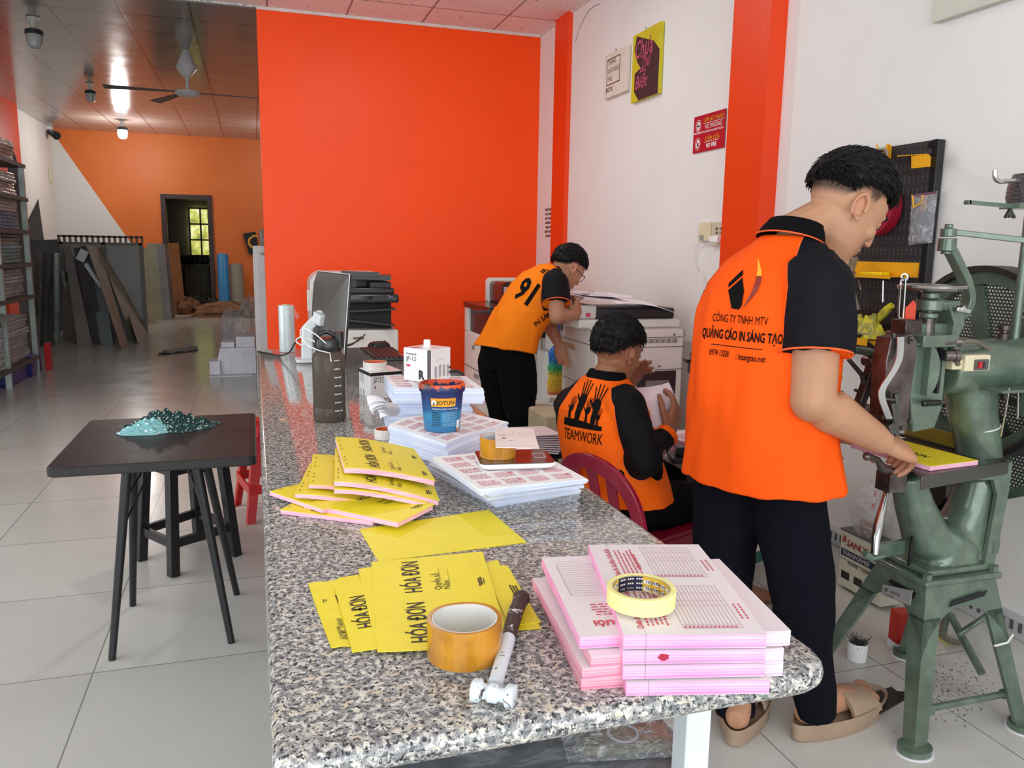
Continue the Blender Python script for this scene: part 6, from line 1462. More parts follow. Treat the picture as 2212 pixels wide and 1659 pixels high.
for i, (yy, lb) in enumerate(((.03, 'black tool handle lying front of the lower yellow shelf'), (.07, 'second black tool handle on the lower yellow shelf, nearer the brush'))):
    b = MB(); b.tube([(PBX-.12, yk+.02+yy, zt2+.012), (PBX-.122, yk+.06+yy, zt2+.014), (PBX-.12, yk+.075+yy, zt2+.012)], [.008, .011, .007], 8); tag(b.build('screwdriver', pm('black_gloss_plastic', '161618', .2)), lb, 'tool')
b = MB(); b.tube([(PBX-.125, yk, zt2+.022), (PBX-.126, yk+.14, zt2+.010)], .003, 6); tag(b.build('spanner', pm('bright_steel', 'b9bcbd', .2, .9)), 'steel rod laid across the tools on the lower yellow shelf', 'tool')
# ================================================================== WIRE STITCHING MACHINE
t = NT('hammered_green_enamel'); v = t.coord(); n = t.noise(v, 14, 4); n2 = t.noise(v, 70, 3)
t.col(t.ramp(n, [(.3, srgb('4f5f51')), (.55, srgb('5e6f60')), (.75, srgb('708270'))])); t.p(.26, .15); t.b.inputs['Coat Weight'].default_value = .5; t.b.inputs['Coat Roughness'].default_value = .15
t.bump(n2, .25, .002); m_mg = t.m
t = NT('oily_steel'); v = t.coord(); n = t.noise(v, 18, 5); t.col(t.ramp(n, [(.3, srgb('453c3a')), (.7, srgb('756a67'))])); t.p(.3, .7); m_oil = t.m
m_chrome = pm('worn_chrome', 'c2c3c2', .15, .95, .1); m_dst = pm('dark_steel', '5c5b58', .3, .8)
mc = thing('stitching_machine', (1.80, 1.72, 0), 'heavy green wire stitching machine with handwheel and flywheel by the right wall', 'machine')
MY = 1.68
def mp2(px, py, y=MY): return PY(px, py, y)
def part(b, name, mat, bevel=0, **kw): return b.build(name, mat, mc, bevel=bevel, **kw)
# stand: frustum box and four legs
zs0, zs1 = PY(2000, 1345, 1.56).z, PY(2000, 1262, 1.60).z
SX0, SX1, SY0, SY1 = 1.668, 1.905, 1.585, 1.765
def stand_pt(sx, sy, z):
    k = max(0, (zs1-z)/zs1); x = (SX0-.045*k) if sx < 0 else (SX1+.12*k); y = (SY0-.06*k) if sy < 0 else (SY1+.21*k); return Vector((x, y, z))
for sx in (-1, 1):
    for sy in (-1, 1):
        b = MB(); wt_, rings = .05, []
        for z, ww in ((0.012, .042), (zs0, .055)):
            p = stand_pt(sx, sy, z); rings.append([p+Vector((-sx*a, -sy*c, 0)) for a, c in ((0, 0), (ww, 0), (ww, .012), (.012, .012), (.012, ww), (0, ww))])
        b.loft(rings); 
        p = stand_pt(sx, sy, 0.003); b.loft([b.ring(p+Vector((-sx*.008, -sy*.008, z)), (.046, 0, 0), (0, .04, 0), 20) for z in (0, .016)])
        part(b, 'leg', m_mg, fix=True)
        b = MB(); b.loft([b.ring(p+Vector((-sx*.008, -sy*.01, z-.003)), (.052, 0, 0), (0, .047, 0), 20) for z in (0, .003)]); part(b, 'foot_pad', pm('white_foam_board', 'e9e8ef', .6))
# four side plates with arches
def arch_side(c0, c1, n_out):
    # plate between two legs, arch cut below
    b = MB(); N = 14; top0, top1 = stand_pt(*c0, zs1), stand_pt(*c1, zs1); P = []
    def edge(c, z): return stand_pt(*c, z)
    z_a = zs0-.005
    rows = []
    for i in range(N+1):
        u = i/N; zl = z_a-.10+.13*math.sin(PI*u)**.6
        a, c = edge(c0, zl), edge(c1, zl); rows.append((a.lerp(c, u), top0.lerp(top1, u)))
    vs = [p for r in rows for p in r]; fs = [(2*i, 2*i+2, 2*i+3, 2*i+1) for i in range(N)]
    off = Vector(n_out)*-.008
    k = len(vs); vs += [v+off for v in vs]; fs += [tuple(k+j for j in reversed(f)) for f in list(fs)]+[(2*i+2, 2*i, k+2*i, k+2*i+2) for i in range(N)]+[(2*i+1, 2*i+3, k+2*i+3, k+2*i+1) for i in range(N)]
    b.add(vs, fs); part(b, 'stand_panel', m_mg, angle=30)
arch_side((-1, -1), (1, -1), (0, -1, 0)); arch_side((-1, 1), (-1, -1), (-1, 0, 0)); arch_side((1, 1), (-1, 1), (0, 1, 0)); arch_side((1, -1), (1, 1), (1, 0, 0))
b = MB(); b.bx(SX0-.012, SX1+.012, SY0-.012, SY1+.012, zs1, zs1+.018); b.bx(SX0+.01, SX1-.01, SY0+.01, SY1-.01, zs1+.018, zs1+.036); part(b, 'stand_top', m_mg, .006)
b = MB()
for x in (SX0+.005, SX1-.005):
    for y in (SY0+.005, SY1-.005): b.cyl((x, y, zs1+.018), (x, y, zs1+.034), .013, n=6)
part(b, 'bolts', m_mg)
# slots and name plate
b = MB(); zt3 = zs1-.035
b.prism([(SX0+.07, SY0-.012, zt3-.025), (SX0+.19, SY0-.0118, zt3-.008), (SX0+.20, SY0-.0118, zt3+.008), (SX0+.085, SY0-.0118, zt3-.008)], (0, -.001, 0)); b.prism([(SX0-.0105, SY0+.02, zt3+.010), (SX0-.0105, SY0+.11, zt3+.012), (SX0-.0105, SY0+.12, zt3+.002), (SX0-.0105, SY0+.03, zt3-.012)], (-.001, 0, 0)); part(b, 'slots', pm('bay_black', '121215', .5), smooth=False, fix=True)
npo = [PX(1908, 1262, SX0-.018), PX(1972, 1276, SX0-.018), PX(1967, 1308, SX0-.022), PX(1905, 1284, SX0-.022)]
b = MB(); b.prism(npo, (-.002, 0, 0)); npl = part(b, 'name_plate', pm('alu_plate', 'a7a8a6', .35, .4), smooth=False, fix=True)
b = MB(); ax = (npo[2]-npo[3]).normalized(); ay = (npo[0]-npo[3]).normalized(); o = npo[3]+Vector((-.003, 0, 0)); Lx = (npo[2]-npo[3]).length; Ly = (npo[0]-npo[3]).length
letters(b, '台秀工密', o+ax*Lx*.30+ay*Ly*.46, ax, ay, Ly*.34, sx=.9); letters(b, '新光 兄弟 機', o+ax*Lx*.16+ay*Ly*.08, ax, ay, Ly*.2, sx=.9)
c = o+ax*Lx*.15+ay*Ly*.62; n = 20; ri, ro_ = Ly*.13, Ly*.18
b.add([c+(ax*math.cos(2*PI*i/n)+ay*math.sin(2*PI*i/n))*r for r in (ri, ro_) for i in range(n)], [(i, (i+1) % n, n+(i+1) % n, n+i) for i in range(n)]); b.bar(c-ax*ri, c+ax*ri, .0015, .0003, up=(1, 0, 0))
b.build('lettering', m_ink, npl, smooth=False)
# cast column: a Y of two arms
def oval_path(b, pts, n=22, e=2.3):
    rings = []
    for i, (p, rx, ry) in enumerate(pts):
        p = Vector(p); q0 = Vector(pts[max(i-1, 0)][0]); q1 = Vector(pts[min(i+1, len(pts)-1)][0]); d = (q1-q0).normalized()
        B = Vector((0, 1, 0)); A = B.cross(d).normalized(); rings.append(b.ring(p, A*rx, B*ry, n, e))
    b.loft(rings)
Z0 = zs1+.036
vox_src = MB()
zq_ = lambda py: mp2(2050, py).z
cL = [mp2(1957, 1022), mp2(1975, 1090), mp2(2000, 1160), mp2(2022, 1215)]; cR = [mp2(2118, 1030), mp2(2100, 1100), mp2(2070, 1165), mp2(2050, 1215)]
base_c = Vector(((cL[3].x+cR[3].x)/2-.01, MY, Z0))
oval_path(vox_src, [(cL[0], .040, .042), (cL[1], .048, .050), (cL[2], .062, .062), (Vector((cL[3].x+.00, MY, Z0+.05)), .078, .075), (Vector((base_c.x-.01, MY, Z0-.002)), .092, .082)])
oval_path(vox_src, [(cR[0], .060, .058), (cR[1], .066, .062), (cR[2], .076, .068), (Vector((cR[3].x-.01, MY, Z0+.05)), .088, .078), (Vector((base_c.x+.02, MY, Z0-.002)), .095, .082)])
def voxelize(b, name, mat, size, smooth_it=6, parent=None, factor=.5, post=None, angle=60):
    me = bpy.data.meshes.new('tmp'); me.from_pydata([tuple(v) for v in b.v], [], b.f)
    o = bpy.data.objects.new('tmp', me); COL.objects.link(o)
    m = o.modifiers.new('r', 'REMESH'); m.mode = 'VOXEL'; m.voxel_size = size; m.use_smooth_shade = True
    if smooth_it: s_ = o.modifiers.new('s', 'SMOOTH'); s_.iterations = smooth_it; s_.factor = factor
    dg = bpy.context.evaluated_depsgraph_get(); out = bpy.data.meshes.new_from_object(o.evaluated_get(dg)); bpy.data.objects.remove(o); bpy.data.meshes.remove(me)
    out.name = name
    off = world_loc(parent) if parent is not None else Vector()
    if post: post(out)
    out.transform(Matrix.Translation(-off))
    out.materials.clear()
    for mm in (mat if isinstance(mat, (list, tuple)) else [mat]): out.materials.append(mm)
    ob = bpy.data.objects.new(name, out); COL.objects.link(ob)
    if parent is not None: ob.parent = parent
    out.polygons.foreach_set('use_smooth', [True]*len(out.polygons))
    return ob
voxelize(vox_src, 'cast_column', m_mg, .006, 8, mc)
# rear pillar rising to the shaft housing
vox_src = MB()
oval_path(vox_src, [(mp2(2118, 1032), .056, .055), (mp2(2113, 960), .056, .055), (mp2(2102, 900), .060, .058), (mp2(2098, 850), .066, .06), (mp2(2095, 810), .07, .06)])
hx0, hx1 = mp2(2040, 800).x, mp2(2170, 770).x; hz = mp2(2090, 792).z
vox_src.cyl((hx0-.02, MY, hz), (2.07, MY, hz), .072, .078, 28); voxelize(vox_src, 'rear_pillar', m_mg, .006, 8, mc)
b = MB(); q = mp2(2181, 735, 1.66); b.lathe([(.016, 0), (.016, .018), (.010, .020), (.010, .026), (.016, .028), (.016, .040), (.001, .042)], (q.x, 1.68, hz+.07), 16, cap=False); part(b, 'oil_cup', m_oil)
# flywheel with perforated guard
fc = Vector((2.10, 1.86, hz-.02)); FR = .285
b = MB(); b.annulus(fc, FR-.05, FR-.012, .035, 64, ax=(-1, 0, 0)); b.annulus(fc+Vector((.0, 0, 0)), .0, .07, .05, 32, ax=(-1, 0, 0))
for k in range(6):
    a = k*PI/3+.3; d = Vector((0, math.cos(a), math.sin(a))); s_ = Vector((0, -d.z, d.y)); b.prism([fc+d*.05-s_*.03, fc+d*(FR-.04)-s_*.022, fc+d*(FR-.04)+s_*.022, fc+d*.05+s_*.03], (-.02, 0, 0))
part(b, 'flywheel', m_mg, fix=True)
b = MB(); b.annulus(fc+Vector((.02, 0, 0)), FR-.014, FR+.004, .075, 64, ax=(-1, 0, 0)); part(b, 'wheel_band', pm('black_paint_dull', '1c1b1b', .5))
# perforated sheet (holes cut by alpha)
t = NT('perforated_sheet'); sp = t.n('ShaderNodeSeparateXYZ'); t.l(t.n('ShaderNodeNewGeometry').outputs['Position'], sp.inputs[0])
u_ = t.math('MULTIPLY', sp.outputs[1], 1/.0115); w_ = t.math('MULTIPLY', sp.outputs[2], 1/.0100)
row = t.math('MODULO', t.math('FLOOR', w_), 2.0); uu = t.math('SUBTRACT', t.math('FRACT', t.math('ADD', u_, t.math('MULTIPLY', row, .5))), .5); ww_ = t.math('SUBTRACT', t.math('FRACT', w_), .5)
rad = t.math('ADD', t.math('POWER', t.math('ABSOLUTE', uu), 2.0), t.math('POWER', t.math('ABSOLUTE', ww_), 2.0))
t.col(srgb('3f4a42')); t.p(.4, .2); t.l(t.math('GREATER_THAN', rad, .095), t.b.inputs['Alpha']); m_perf = t.m
b = MB(); n = 48; b.add([fc+Vector((-.012, 0, 0))]+[fc+Vector((-.012, math.cos(2*PI*i/n)*(FR-.03), math.sin(2*PI*i/n)*(FR-.03))) for i in range(n)], [(0, 1+i, 1+(i+1) % n) for i in range(n)]); part(b, 'wheel_guard', m_perf, smooth=False)
gb = [Vector((2.13, y, z)) for y, z in ((2.06, hz+.05), (2.12, .52), (1.98, .50), (1.40, .78), (1.40, hz+.0), (1.75, hz-.26))]
b = MB(); b.add(gb, [tuple(range(len(gb)))]); part(b, 'belt_guard', m_perf, smooth=False)
b = MB()
for a, c in zip(gb, gb[1:]+gb[:1]): b.bar(a+Vector((-.004, 0, 0)), c+Vector((-.004, 0, 0)), .030 if a is not gb[0] else .05, .006, up=(1, 0, 0))
b.bar(gb[0]+Vector((-.006, -.12, -.12)), gb[2]+Vector((-.006, -.30, .35)), .02, .006, up=(1, 0, 0))
part(b, 'guard_frame', m_mg, smooth=False)
# motor behind the column
b = MB(); q = Vector((1.99, 1.84, .62)); b.cyl(q-Vector((.08, 0, 0)), q+Vector((.08, 0, 0)), .06, n=24); b.bx(1.88, 2.08, 1.74, 1.88, .53, .56); b.bx(1.87, 1.90, 1.73, 1.76, zs1, .56); part(b, 'motor', m_dst)
# upright flat bracket from stand to work table (right side)
zT2 = mp2(2100, 1000, 1.62).z
b = MB(); x_r = 1.875
b.prism([(x_r, 1.60, zs1+.0), (x_r+.035, 1.60, zs1), (x_r+.06, 1.60, zT2-.08), (x_r+.06, 1.60, zT2), (x_r-.22, 1.60, zT2), (x_r-.22, 1.60, zT2-.03), (x_r+.0, 1.60, zT2-.045), (x_r+.02, 1.60, zT2-.09)], (0, .012, 0)); b.bx(1.90, 1.925, 1.60, 1.74, .50, .54); part(b, 'table_bracket', m_mg, fix=True)
# work table plate: spans from the left anvil to the bracket
TP = [PZ(1893, 952, zT2), PZ(1990, 1035, zT2), PZ(2178, 1000, zT2), PZ(2085, 945, zT2)]
b = MB(); b.prism([Vector((p.x, p.y, zT2)) for p in TP], (0, 0, .005)); b.bar((TP[1].x, TP[1].y, zT2-.01), (TP[2].x, TP[2].y, zT2-.012), .004, .036); part(b, 'work_table', m_dst, .001)
b = MB(); P = [PZ(1955, 940, zT2+.006), PZ(2062, 972, zT2+.006)]; b.prism([P[0], P[1], P[1]+Vector((0, 0, .045)), P[0]+Vector((0, 0, .045))], (.004, .008, 0)); fe = part(b, 'fence', pm('fence_olive_yellow', '9b8f35', .35, .3), .001)
b = MB(); P = [PZ(1950, 940, zT2+.008), PZ(2085, 975, zT2+.008)]; b.bar(P[0]+Vector((0, .012, 0)), P[1]+Vector((0, .012, 0)), .02, .006); part(b, 'fence_rail', m_dst)
# left front bracket under the plate (anvil carrier), crank, rods
b = MB(); q = mp2(1932, 1030, 1.66); b.box(q+Vector((-.01, 0, -.01)), (.055, .05, .05)); q2 = mp2(1905, 1005, 1.66); b.tube([mp2(1873, 984, 1.62), mp2(1895, 992, 1.62), mp2(1905, 1010, 1.64), mp2(1925, 1020, 1.66)], [.008, .007, .012, .016], 10); b.ell(mp2(1873, 986, 1.62), (.011, .011, .011)); part(b, 'anvil_clamp', m_oil)
b = MB(); b.tube([mp2(1917, 1050, 1.66), mp2(1910, 1080, 1.65), mp2(1897, 1135, 1.62), mp2(1892, 1165, 1.61), mp2(1890, 1198, 1.60)], [.006, .008, .0125, .0115, .009], 12); part(b, 'push_rod', m_chrome)
b = MB(); b.bar(mp2(1885, 1192, 1.62), mp2(1972, 1177, 1.70), .014, .042); part(b, 'lever_arm', m_mg, .003)
b = MB(); b.tube([mp2(1868, 1195, 1.6), mp2(1880, 1205, 1.6), mp2(1905, 1200, 1.62)], .010, 8); part(b, 'lever_boss', m_mg)
b = MB(); q = mp2(1964, 1200, 1.655); b.prism([q+Vector((.0, -.001, z)) if 0 else Vector((q.x+x, 1.653, q.z+z)) for x, z in ((0, -.03), (.010, -.02), (.012, .04), (.004, .055), (0, .03))], (0, .006, 0)); part(b, 'slot', pm('bay_black', '121215', .5), smooth=False)
# ---- head
HY = 1.62
def hq(px, py, y=HY): return PY(px, py, y)
b = MB(); b.prism([hq(1972, 935), hq(2020, 925), hq(2036, 880), hq(2050, 730), hq(1982, 722), hq(1966, 845)], (0, .11, 0)); part(b, 'head_casting', m_mg, .004, fix=True)
b = MB(); b.prism([hq(1972, 742, 1.60), hq(2036, 742, 1.60), hq(2062, 722, 1.60), hq(2062, 740, 1.60), hq(2040, 752, 1.60), hq(1972, 746, 1.60)][::1], (0, .03, 0)); b.bx(hq(1974, 745).x, hq(2050, 745).x, HY-.03, HY+.09, hq(2000, 748).z, hq(2000, 722).z); part(b, 'head_cap', m_mg, .004, fix=True)
b = MB(); c_ = hq(1992, 800); n = 24; R0 = .052
b.loft([[c_+Vector((x*math.cos(a)*1.0, y_, R0*1.15*math.sin(a)*1.05)) for a in [-PI/2+PI*i/n for i in range(n+1)]] for x, y_ in ((.040, -.0), (.040, -.018), (.034, -.022))]); part(b, 'round_cover', m_mg, fix=True)
b = MB(); b.bx(c_.x+.042, c_.x+.05, HY-.012, HY+.0, c_.z-.06, c_.z+.06); part(b, 'cover_gap', pm('bay_black', '121215', .5))
b = MB(); b.prism([hq(1925, 730, 1.60), hq(1972, 722, 1.60), hq(1984, 740, 1.60), hq(1968, 850, 1.60), hq(1960, 930, 1.60), hq(1925, 925, 1.60), hq(1908, 900, 1.60), hq(1915, 780, 1.60)], (0, .05, 0)); part(b, 'face_plate', m_oil, .002, fix=True)
b = MB()
for px, py in ((1928, 724), (1945, 730), (1943, 748), (1966, 731), (1965, 738), (1948, 925), (1965, 910)): q = hq(px, py, 1.60); b.cyl(q, q+Vector((0, -.006, 0)), .006, n=10)
part(b, 'screws', m_dst)
b = MB(); pts = smooth_pts([hq(1946, 728, 1.588), hq(1944, 770, 1.585), hq(1932, 800, 1.575), hq(1908, 838, 1.565), hq(1906, 860, 1.565), hq(1914, 885, 1.57), hq(1922, 905, 1.575)], 5)
rings = [[p+Vector((dx, dy, 0)) for dx, dy in ((-.010, 0), (.010, 0), (.010, .003), (-.010, .003))] for p in pts]; b.loft(rings); part(b, 'leaf_spring', m_chrome)
b = MB()
for px0, py0, px1, py1, w_, h_ in ((1925, 870, 1932, 915, .016, .012), (1935, 850, 1940, 910, .010, .012), (1905, 900, 1950, 905, .008, .010), (1918, 915, 1925, 935, .022, .018), (1930, 905, 1936, 940, .012, .014), (1900, 860, 1950, 866, .006, .006)): b.bar(hq(px0, py0, 1.585), hq(px1, py1, 1.585), w_, h_)
part(b, 'stitching_head', m_dst, .001)
b = MB(); b.bx(hq(1905, 900).x, hq(1945, 900).x, 1.61, 1.66, hq(1920, 930).z, hq(1920, 880).z); part(b, 'head_block', m_oil, .002)
# wire box with red leaflet, chrome guide wires
b = MB(); b.bx(hq(1944, 700, 1.66).x, hq(1980, 700, 1.66).x, 1.64, 1.69, hq(1960, 722, 1.66).z, hq(1960, 690, 1.66).z); part(b, 'wire_box', m_oil, .002)
b = MB(); b.prism([hq(1955, 688, 1.665), hq(1977, 690, 1.665), hq(1979, 658, 1.665), hq(1974, 648, 1.665), hq(1962, 660, 1.665), hq(1957, 664, 1.665)], (0, .002, 0)); tag(b.build('red_leaflet', pm('orange_red_leaflet', 'd8472c', .5), smooth=False, fix=True), 'small orange-red leaflet tucked upright in the machine\'s wire box', 'leaflet')
b = MB(); b.tube(smooth_pts([hq(1958, 690, 1.66), hq(1944, 688, 1.65), hq(1941, 675, 1.65), hq(1946, 610, 1.65), hq(1952, 602, 1.66), hq(1960, 604, 1.66)]), .0028, 6); b.tube([hq(1956, 600, 1.66), hq(1950, 690, 1.66)], .003, 6); part(b, 'guide_wires', m_chrome)
# screw spindle, clamp ring, handwheel
wc_ = hq(2014, 618, 1.67); 
b = MB(); b.cyl((wc_.x-.003, 1.67, hq(2010, 724, 1.67).z), (wc_.x, 1.67, wc_.z-.02), .0105, n=16); b.cyl((wc_.x-.003, 1.67, hq(2008, 722, 1.67).z), (wc_.x-.003, 1.67, hq(2008, 680, 1.67).z), .018, .016, n=16); part(b, 'spindle', m_oil)
b = MB(); z_ = wc_.z; b.lathe([(.001, -.03), (.018, -.03), (.02, -.018), (.05, -.006), (.066, .0), (.077, .004), (.082, .002), (.0835, -.004), (.080, -.010), (.070, -.009), (.052, .002), (.03, .004), (.001, .005)], (wc_.x, 1.67, z_), 48); part(b, 'handwheel', pm('worn_chrome_dull', '8e8a86', .24, .9), fix=True)
b = MB(); zc = hq(2010, 656, 1.67).z; b.cyl((wc_.x-.002, 1.67, zc-.018), (wc_.x-.002, 1.67, zc+.012), .033, n=28); b.cyl((wc_.x-.002, 1.67, zc+.012), (wc_.x-.002, 1.67, zc+.030), .021, n=20); b.cyl((wc_.x-.002, 1.67, zc-.038), (wc_.x-.002, 1.67, zc-.022), .023, n=20); b.bx(wc_.x, wc_.x+.075, 1.645, 1.695, zc-.016, zc+.008); b.prism([(wc_.x+.03, 1.64, zc), (wc_.x+.08, 1.64, zc-.012), (wc_.x+.092, 1.64, zc-.05), (wc_.x+.07, 1.64, zc-.10), (wc_.x+.045, 1.64, zc-.10), (wc_.x+.055, 1.64, zc-.05)], (0, .06, 0)); b.bx(wc_.x-.035, wc_.x+.055, 1.66, 1.75, hq(2010, 724, 1.67).z, zc-.05); part(b, 'clamp_bracket', m_mg, .004, fix=True)
b = MB(); q = Vector((wc_.x+.055, 1.635, zc-.01)); b.cyl(q, q+Vector((.0, -.02, 0)), .008); b.bar(q+Vector((-.02, -.016, 0)), q+Vector((.025, -.016, -.008)), .006, .012); part(b, 'wing_nut', m_chrome, .002)
# swan-neck arm carrying the wire lever
b = MB(); ps = smooth_pts([hq(2038, 700, 1.74), hq(2075, 682, 1.74), hq(2092, 652, 1.74), hq(2088, 615, 1.74), hq(2070, 575, 1.74), hq(2050, 535, 1.74)], 6)
rings = []
for i, p in enumerate(ps):
    d = (ps[min(i+1, len(ps)-1)]-ps[max(i-1, 0)]).normalized(); A = Vector((0, 1, 0)).cross(d).normalized(); rings.append([p+A*a+Vector((0, c, 0)) for a, c in ((-.011, -.016), (.011, -.016), (.011, .016), (-.011, .016))])
b.loft(rings); part(b, 'swan_neck', m_mg, .003)
pv = hq(2046, 528, 1.74); b = MB(); b.cyl(pv+Vector((0, 0, -.018)), pv+Vector((0, 0, .016)), .0235, n=20); b.cyl(pv+Vector((0, 0, -.026)), pv+Vector((0, 0, -.018)), .014, n=20); b.cyl(pv+Vector((0, 0, .020)), pv+Vector((0, 0, .042)), .020, n=20); b.cyl(pv+Vector((0, 0, .042)), pv+Vector((0, 0, .054)), .011, n=8)
b.bar(pv+Vector((.01, 0, .033)), PY(2330, 532, 1.60), .014, .016); part(b, 'swing_lever', m_mg, .002)
# wire spool carrier
sp_c = PY(2232, 410, 1.66)
wspool = thing('wire_spool', sp_c, 'spool of steel stitching wire on its carrier at the right picture edge', 'wire spool')
t = NT('coiled_wire'); v = t.coord((1, 1, 1)); sp = t.n('ShaderNodeSeparateXYZ'); t.l(v, sp.inputs[0]); s2 = t.math('SINE', t.math('MULTIPLY', sp.outputs[2], 1900.0)); t.col(t.ramp(t.math('ADD', t.math('MULTIPLY', s2, .5), .5), [(0, srgb('4a4244')), (1, srgb('b5b5b8'))])); t.p(.25, .8); t.bump(s2, .8, .002)
b = MB(); b.lathe([(.02, -.042), (.058, -.040), (.062, -.02), (.060, .01), (.050, .040), (.02, .042)], sp_c, 40); b.build('wire_coil', t.m, wspool, fix=True)
b = MB(); b.tube(smooth_pts([PY(2150, 368, 1.66), PY(2150, 384, 1.66), PY(2160, 392, 1.66), PY(2180, 391, 1.66), PY(2260, 391, 1.66), PY(2280, 395, 1.66)]), .006, 10); b.build('retainer_rod', m_chrome, wspool)
b = MB(); b.bar(PY(2090, 437, 1.66), PY(2200, 447, 1.66), .014, .010); b.cyl(PY(2090, 437, 1.66)+Vector((0, .007, 0)), PY(2090, 437, 1.66)-Vector((0, .007, 0)), .006); b.bx(PY(2180, 447, 1.66).x, PY(2300, 447, 1.66).x, 1.63, 1.69, PY(2200, 452, 1.66).z, PY(2200, 440, 1.66).z); b.build('tension_lever', m_mg, wspool)
b = MB(); q = PY(2182, 452, 1.66)
for k in (-1, 0, 1): b.bar(q, q+Vector((.016*k, -.002, -.022)), .008, .005)
b.build('wing_nut', m_dst, wspool)
b = MB(); b.cyl(Vector((sp_c.x+.02, 1.68, hz+.06)), sp_c+Vector((.02, .02, -.03)), .012); b.build('carrier_post', m_mg, wspool)
# knobs, switch box, hose, springs
b = MB(); q = hq(2062, 738, 1.60); b.cyl(hq(2036, 742, 1.60), q, .011, n=16); b.cyl(q, q+Vector((.012, -.006, .0)), .013, n=16); part(b, 'knob', m_oil)
b = MB(); q = hq(2040, 768, 1.60); b.cyl(q, q+Vector((.022, -.008, 0)), .014, n=18); b.cyl(q+Vector((.022, -.008, 0)), q+Vector((.034, -.012, 0)), .016, n=18); part(b, 'knob', m_oil)
sw = MB(); A_, B_ = hq(2064, 804, 1.60), hq(2142, 766, 1.60); sw.bx(A_.x+.03, B_.x, 1.60, 1.66, A_.z, B_.z); sw.bx(A_.x, A_.x+.04, 1.61, 1.65, A_.z+.004, B_.z-.012); sb = part(sw, 'switch_box', m_sock, .004)
b = MB(); A2, B2 = hq(2104, 800, 1.598), hq(2134, 776, 1.598); b.bx(A2.x, B2.x, 1.594, 1.6, A2.z, B2.z); b.build('switch_frame', pm('graphite_plastic', '5b5753', .45), sb, bevel=.001)
b = MB(); b.bx(A2.x+.006, A2.x+.018, 1.590, 1.594, A2.z+.006, B2.z-.005); b.build('red_button', pm('button_red', 'b51f2c', .3), sb)
b = MB(); b.bx(A2.x+.019, A2.x+.027, 1.590, 1.594, A2.z+.006, B2.z-.005); b.build('black_button', m_cdk, sb)
b = MB(); b.bx(B2.x+.001, B2.x+.006, 1.5985, 1.6, A2.z+.002, B2.z-.002); b.build('green_label', pm('turquoise_label', '3a9c86', .5), sb)
b = MB(); b.tube(smooth_pts([hq(2070, 788, 1.605), hq(2064, 765, 1.60), hq(2066, 748, 1.60), hq(2085, 738, 1.61), hq(2110, 739, 1.62), hq(2135, 755, 1.63), hq(2158, 778, 1.63), hq(2170, 800, 1.63), hq(2180, 822, 1.65), hq(2172, 860, 1.68)]), .006, 8); part(b, 'hose', pm('grey_brown_hose', '6f6659', .45))
b = MB(); b.annulus(hq(2160, 780, 1.63), .007, .009, .004, 16, ax=(.6, 0, -.8)); q = hq(2163, 780, 1.62); b.bar(q, q+Vector((.016, 0, .006)), .002, .002); part(b, 'cable_tie', pm('white_cord', 'e5e3df', .6))
b = MB(); q0, q1 = hq(1992, 872, 1.60), hq(2028, 870, 1.60); n = 80; b.tube([q0.lerp(q1, i/n)+Vector((0, .007*math.cos(i/n*20*PI), .007*math.sin(i/n*20*PI))) for i in range(n+1)], .0016, 5); b.cyl(q0, q1+Vector((.012, 0, 0)), .0035); b.cyl(q1, q1+Vector((.016, 0, 0)), .008, .005); part(b, 'spring', m_dst)
b = MB(); pc = mp2(2108, 920); rp = .059; b.tube([pc+Vector((rp*math.cos(a), -.0+rp*math.sin(a)*.98, .01*math.cos(a))) for a in [2*PI*i/40 for i in range(40)]], .0022, 6, closed=True); part(b, 'band_tie', pm('white_cord', 'e5e3df', .6))
# side shelf with rods
b = MB(); P = [hq(2113, 822, 1.62), hq(2150, 816, 1.66)]; z_ = hq(2160, 833, 1.62).z; b.bx(hq(2118, 830, 1.62).x, 2.13, 1.55, 1.70, z_-.008, z_); b.prism([(hq(2118, 835, 1.62).x+.0, 1.62, z_-.008), (hq(2140, 835, 1.62).x, 1.62, z_-.008), (hq(2140, 835, 1.62).x-.01, 1.62, z_-.03)], (0, .02, 0)); b.bx(1.98, 2.02, 1.60, 1.64, hq(2180, 900, 1.62).z, z_); part(b, 'side_shelf', m_mg, .003)
b = MB(); b.tube([hq(2180, 838, 1.56), hq(2172, 890, 1.56), hq(2162, 942, 1.58)], .0022, 6); b.tube([hq(2200, 838, 1.58), hq(2198, 905, 1.58)], .0022, 6); part(b, 'hanging_rods', m_chrome)
# linkage at the machine's left, behind the man's forearm
LY = 1.78
def lq(px, py): return PY(px, py, LY)
b = MB(); b.tube(smooth_pts([lq(1798, 772), lq(1830, 760), lq(1860, 757), lq(1905, 768), lq(1930, 775)]), .011, 10); b.bar(lq(1802, 780), lq(1804, 822), .024, .03); part(b, 'rear_arm', m_mg, .003)
b = MB(); b.tube([lq(1832, 775), lq(1862, 810), lq(1868, 830)], [.006, .007, .010], 8); b.cyl(lq(1880, 780)+Vector((0, -.02, 0)), lq(1880, 780)+Vector((0, .02, 0)), .016, n=18); b.cyl(lq(1880, 780)+Vector((0, -.024, 0)), lq(1880, 780)+Vector((0, -.02, 0)), .009, n=12)
b.bar(lq(1884, 788), lq(1870, 835), .026, .022); b.bar(lq(1872, 830), lq(1852, 885), .026, .022); b.bar(lq(1852, 885), lq(1862, 920), .03, .02); b.cyl(lq(1890, 828)+Vector((0, -.025, 0)), lq(1890, 828)+Vector((0, .02, 0)), .013, n=16); b.tube([lq(1846, 842), lq(1868, 852)], .005, 6)
b.bar(lq(1885, 835), lq(1905, 880), .024, .03); b.bar(lq(1870, 880), lq(1905, 935), .036, .03); part(b, 'linkage', m_oil, .002)
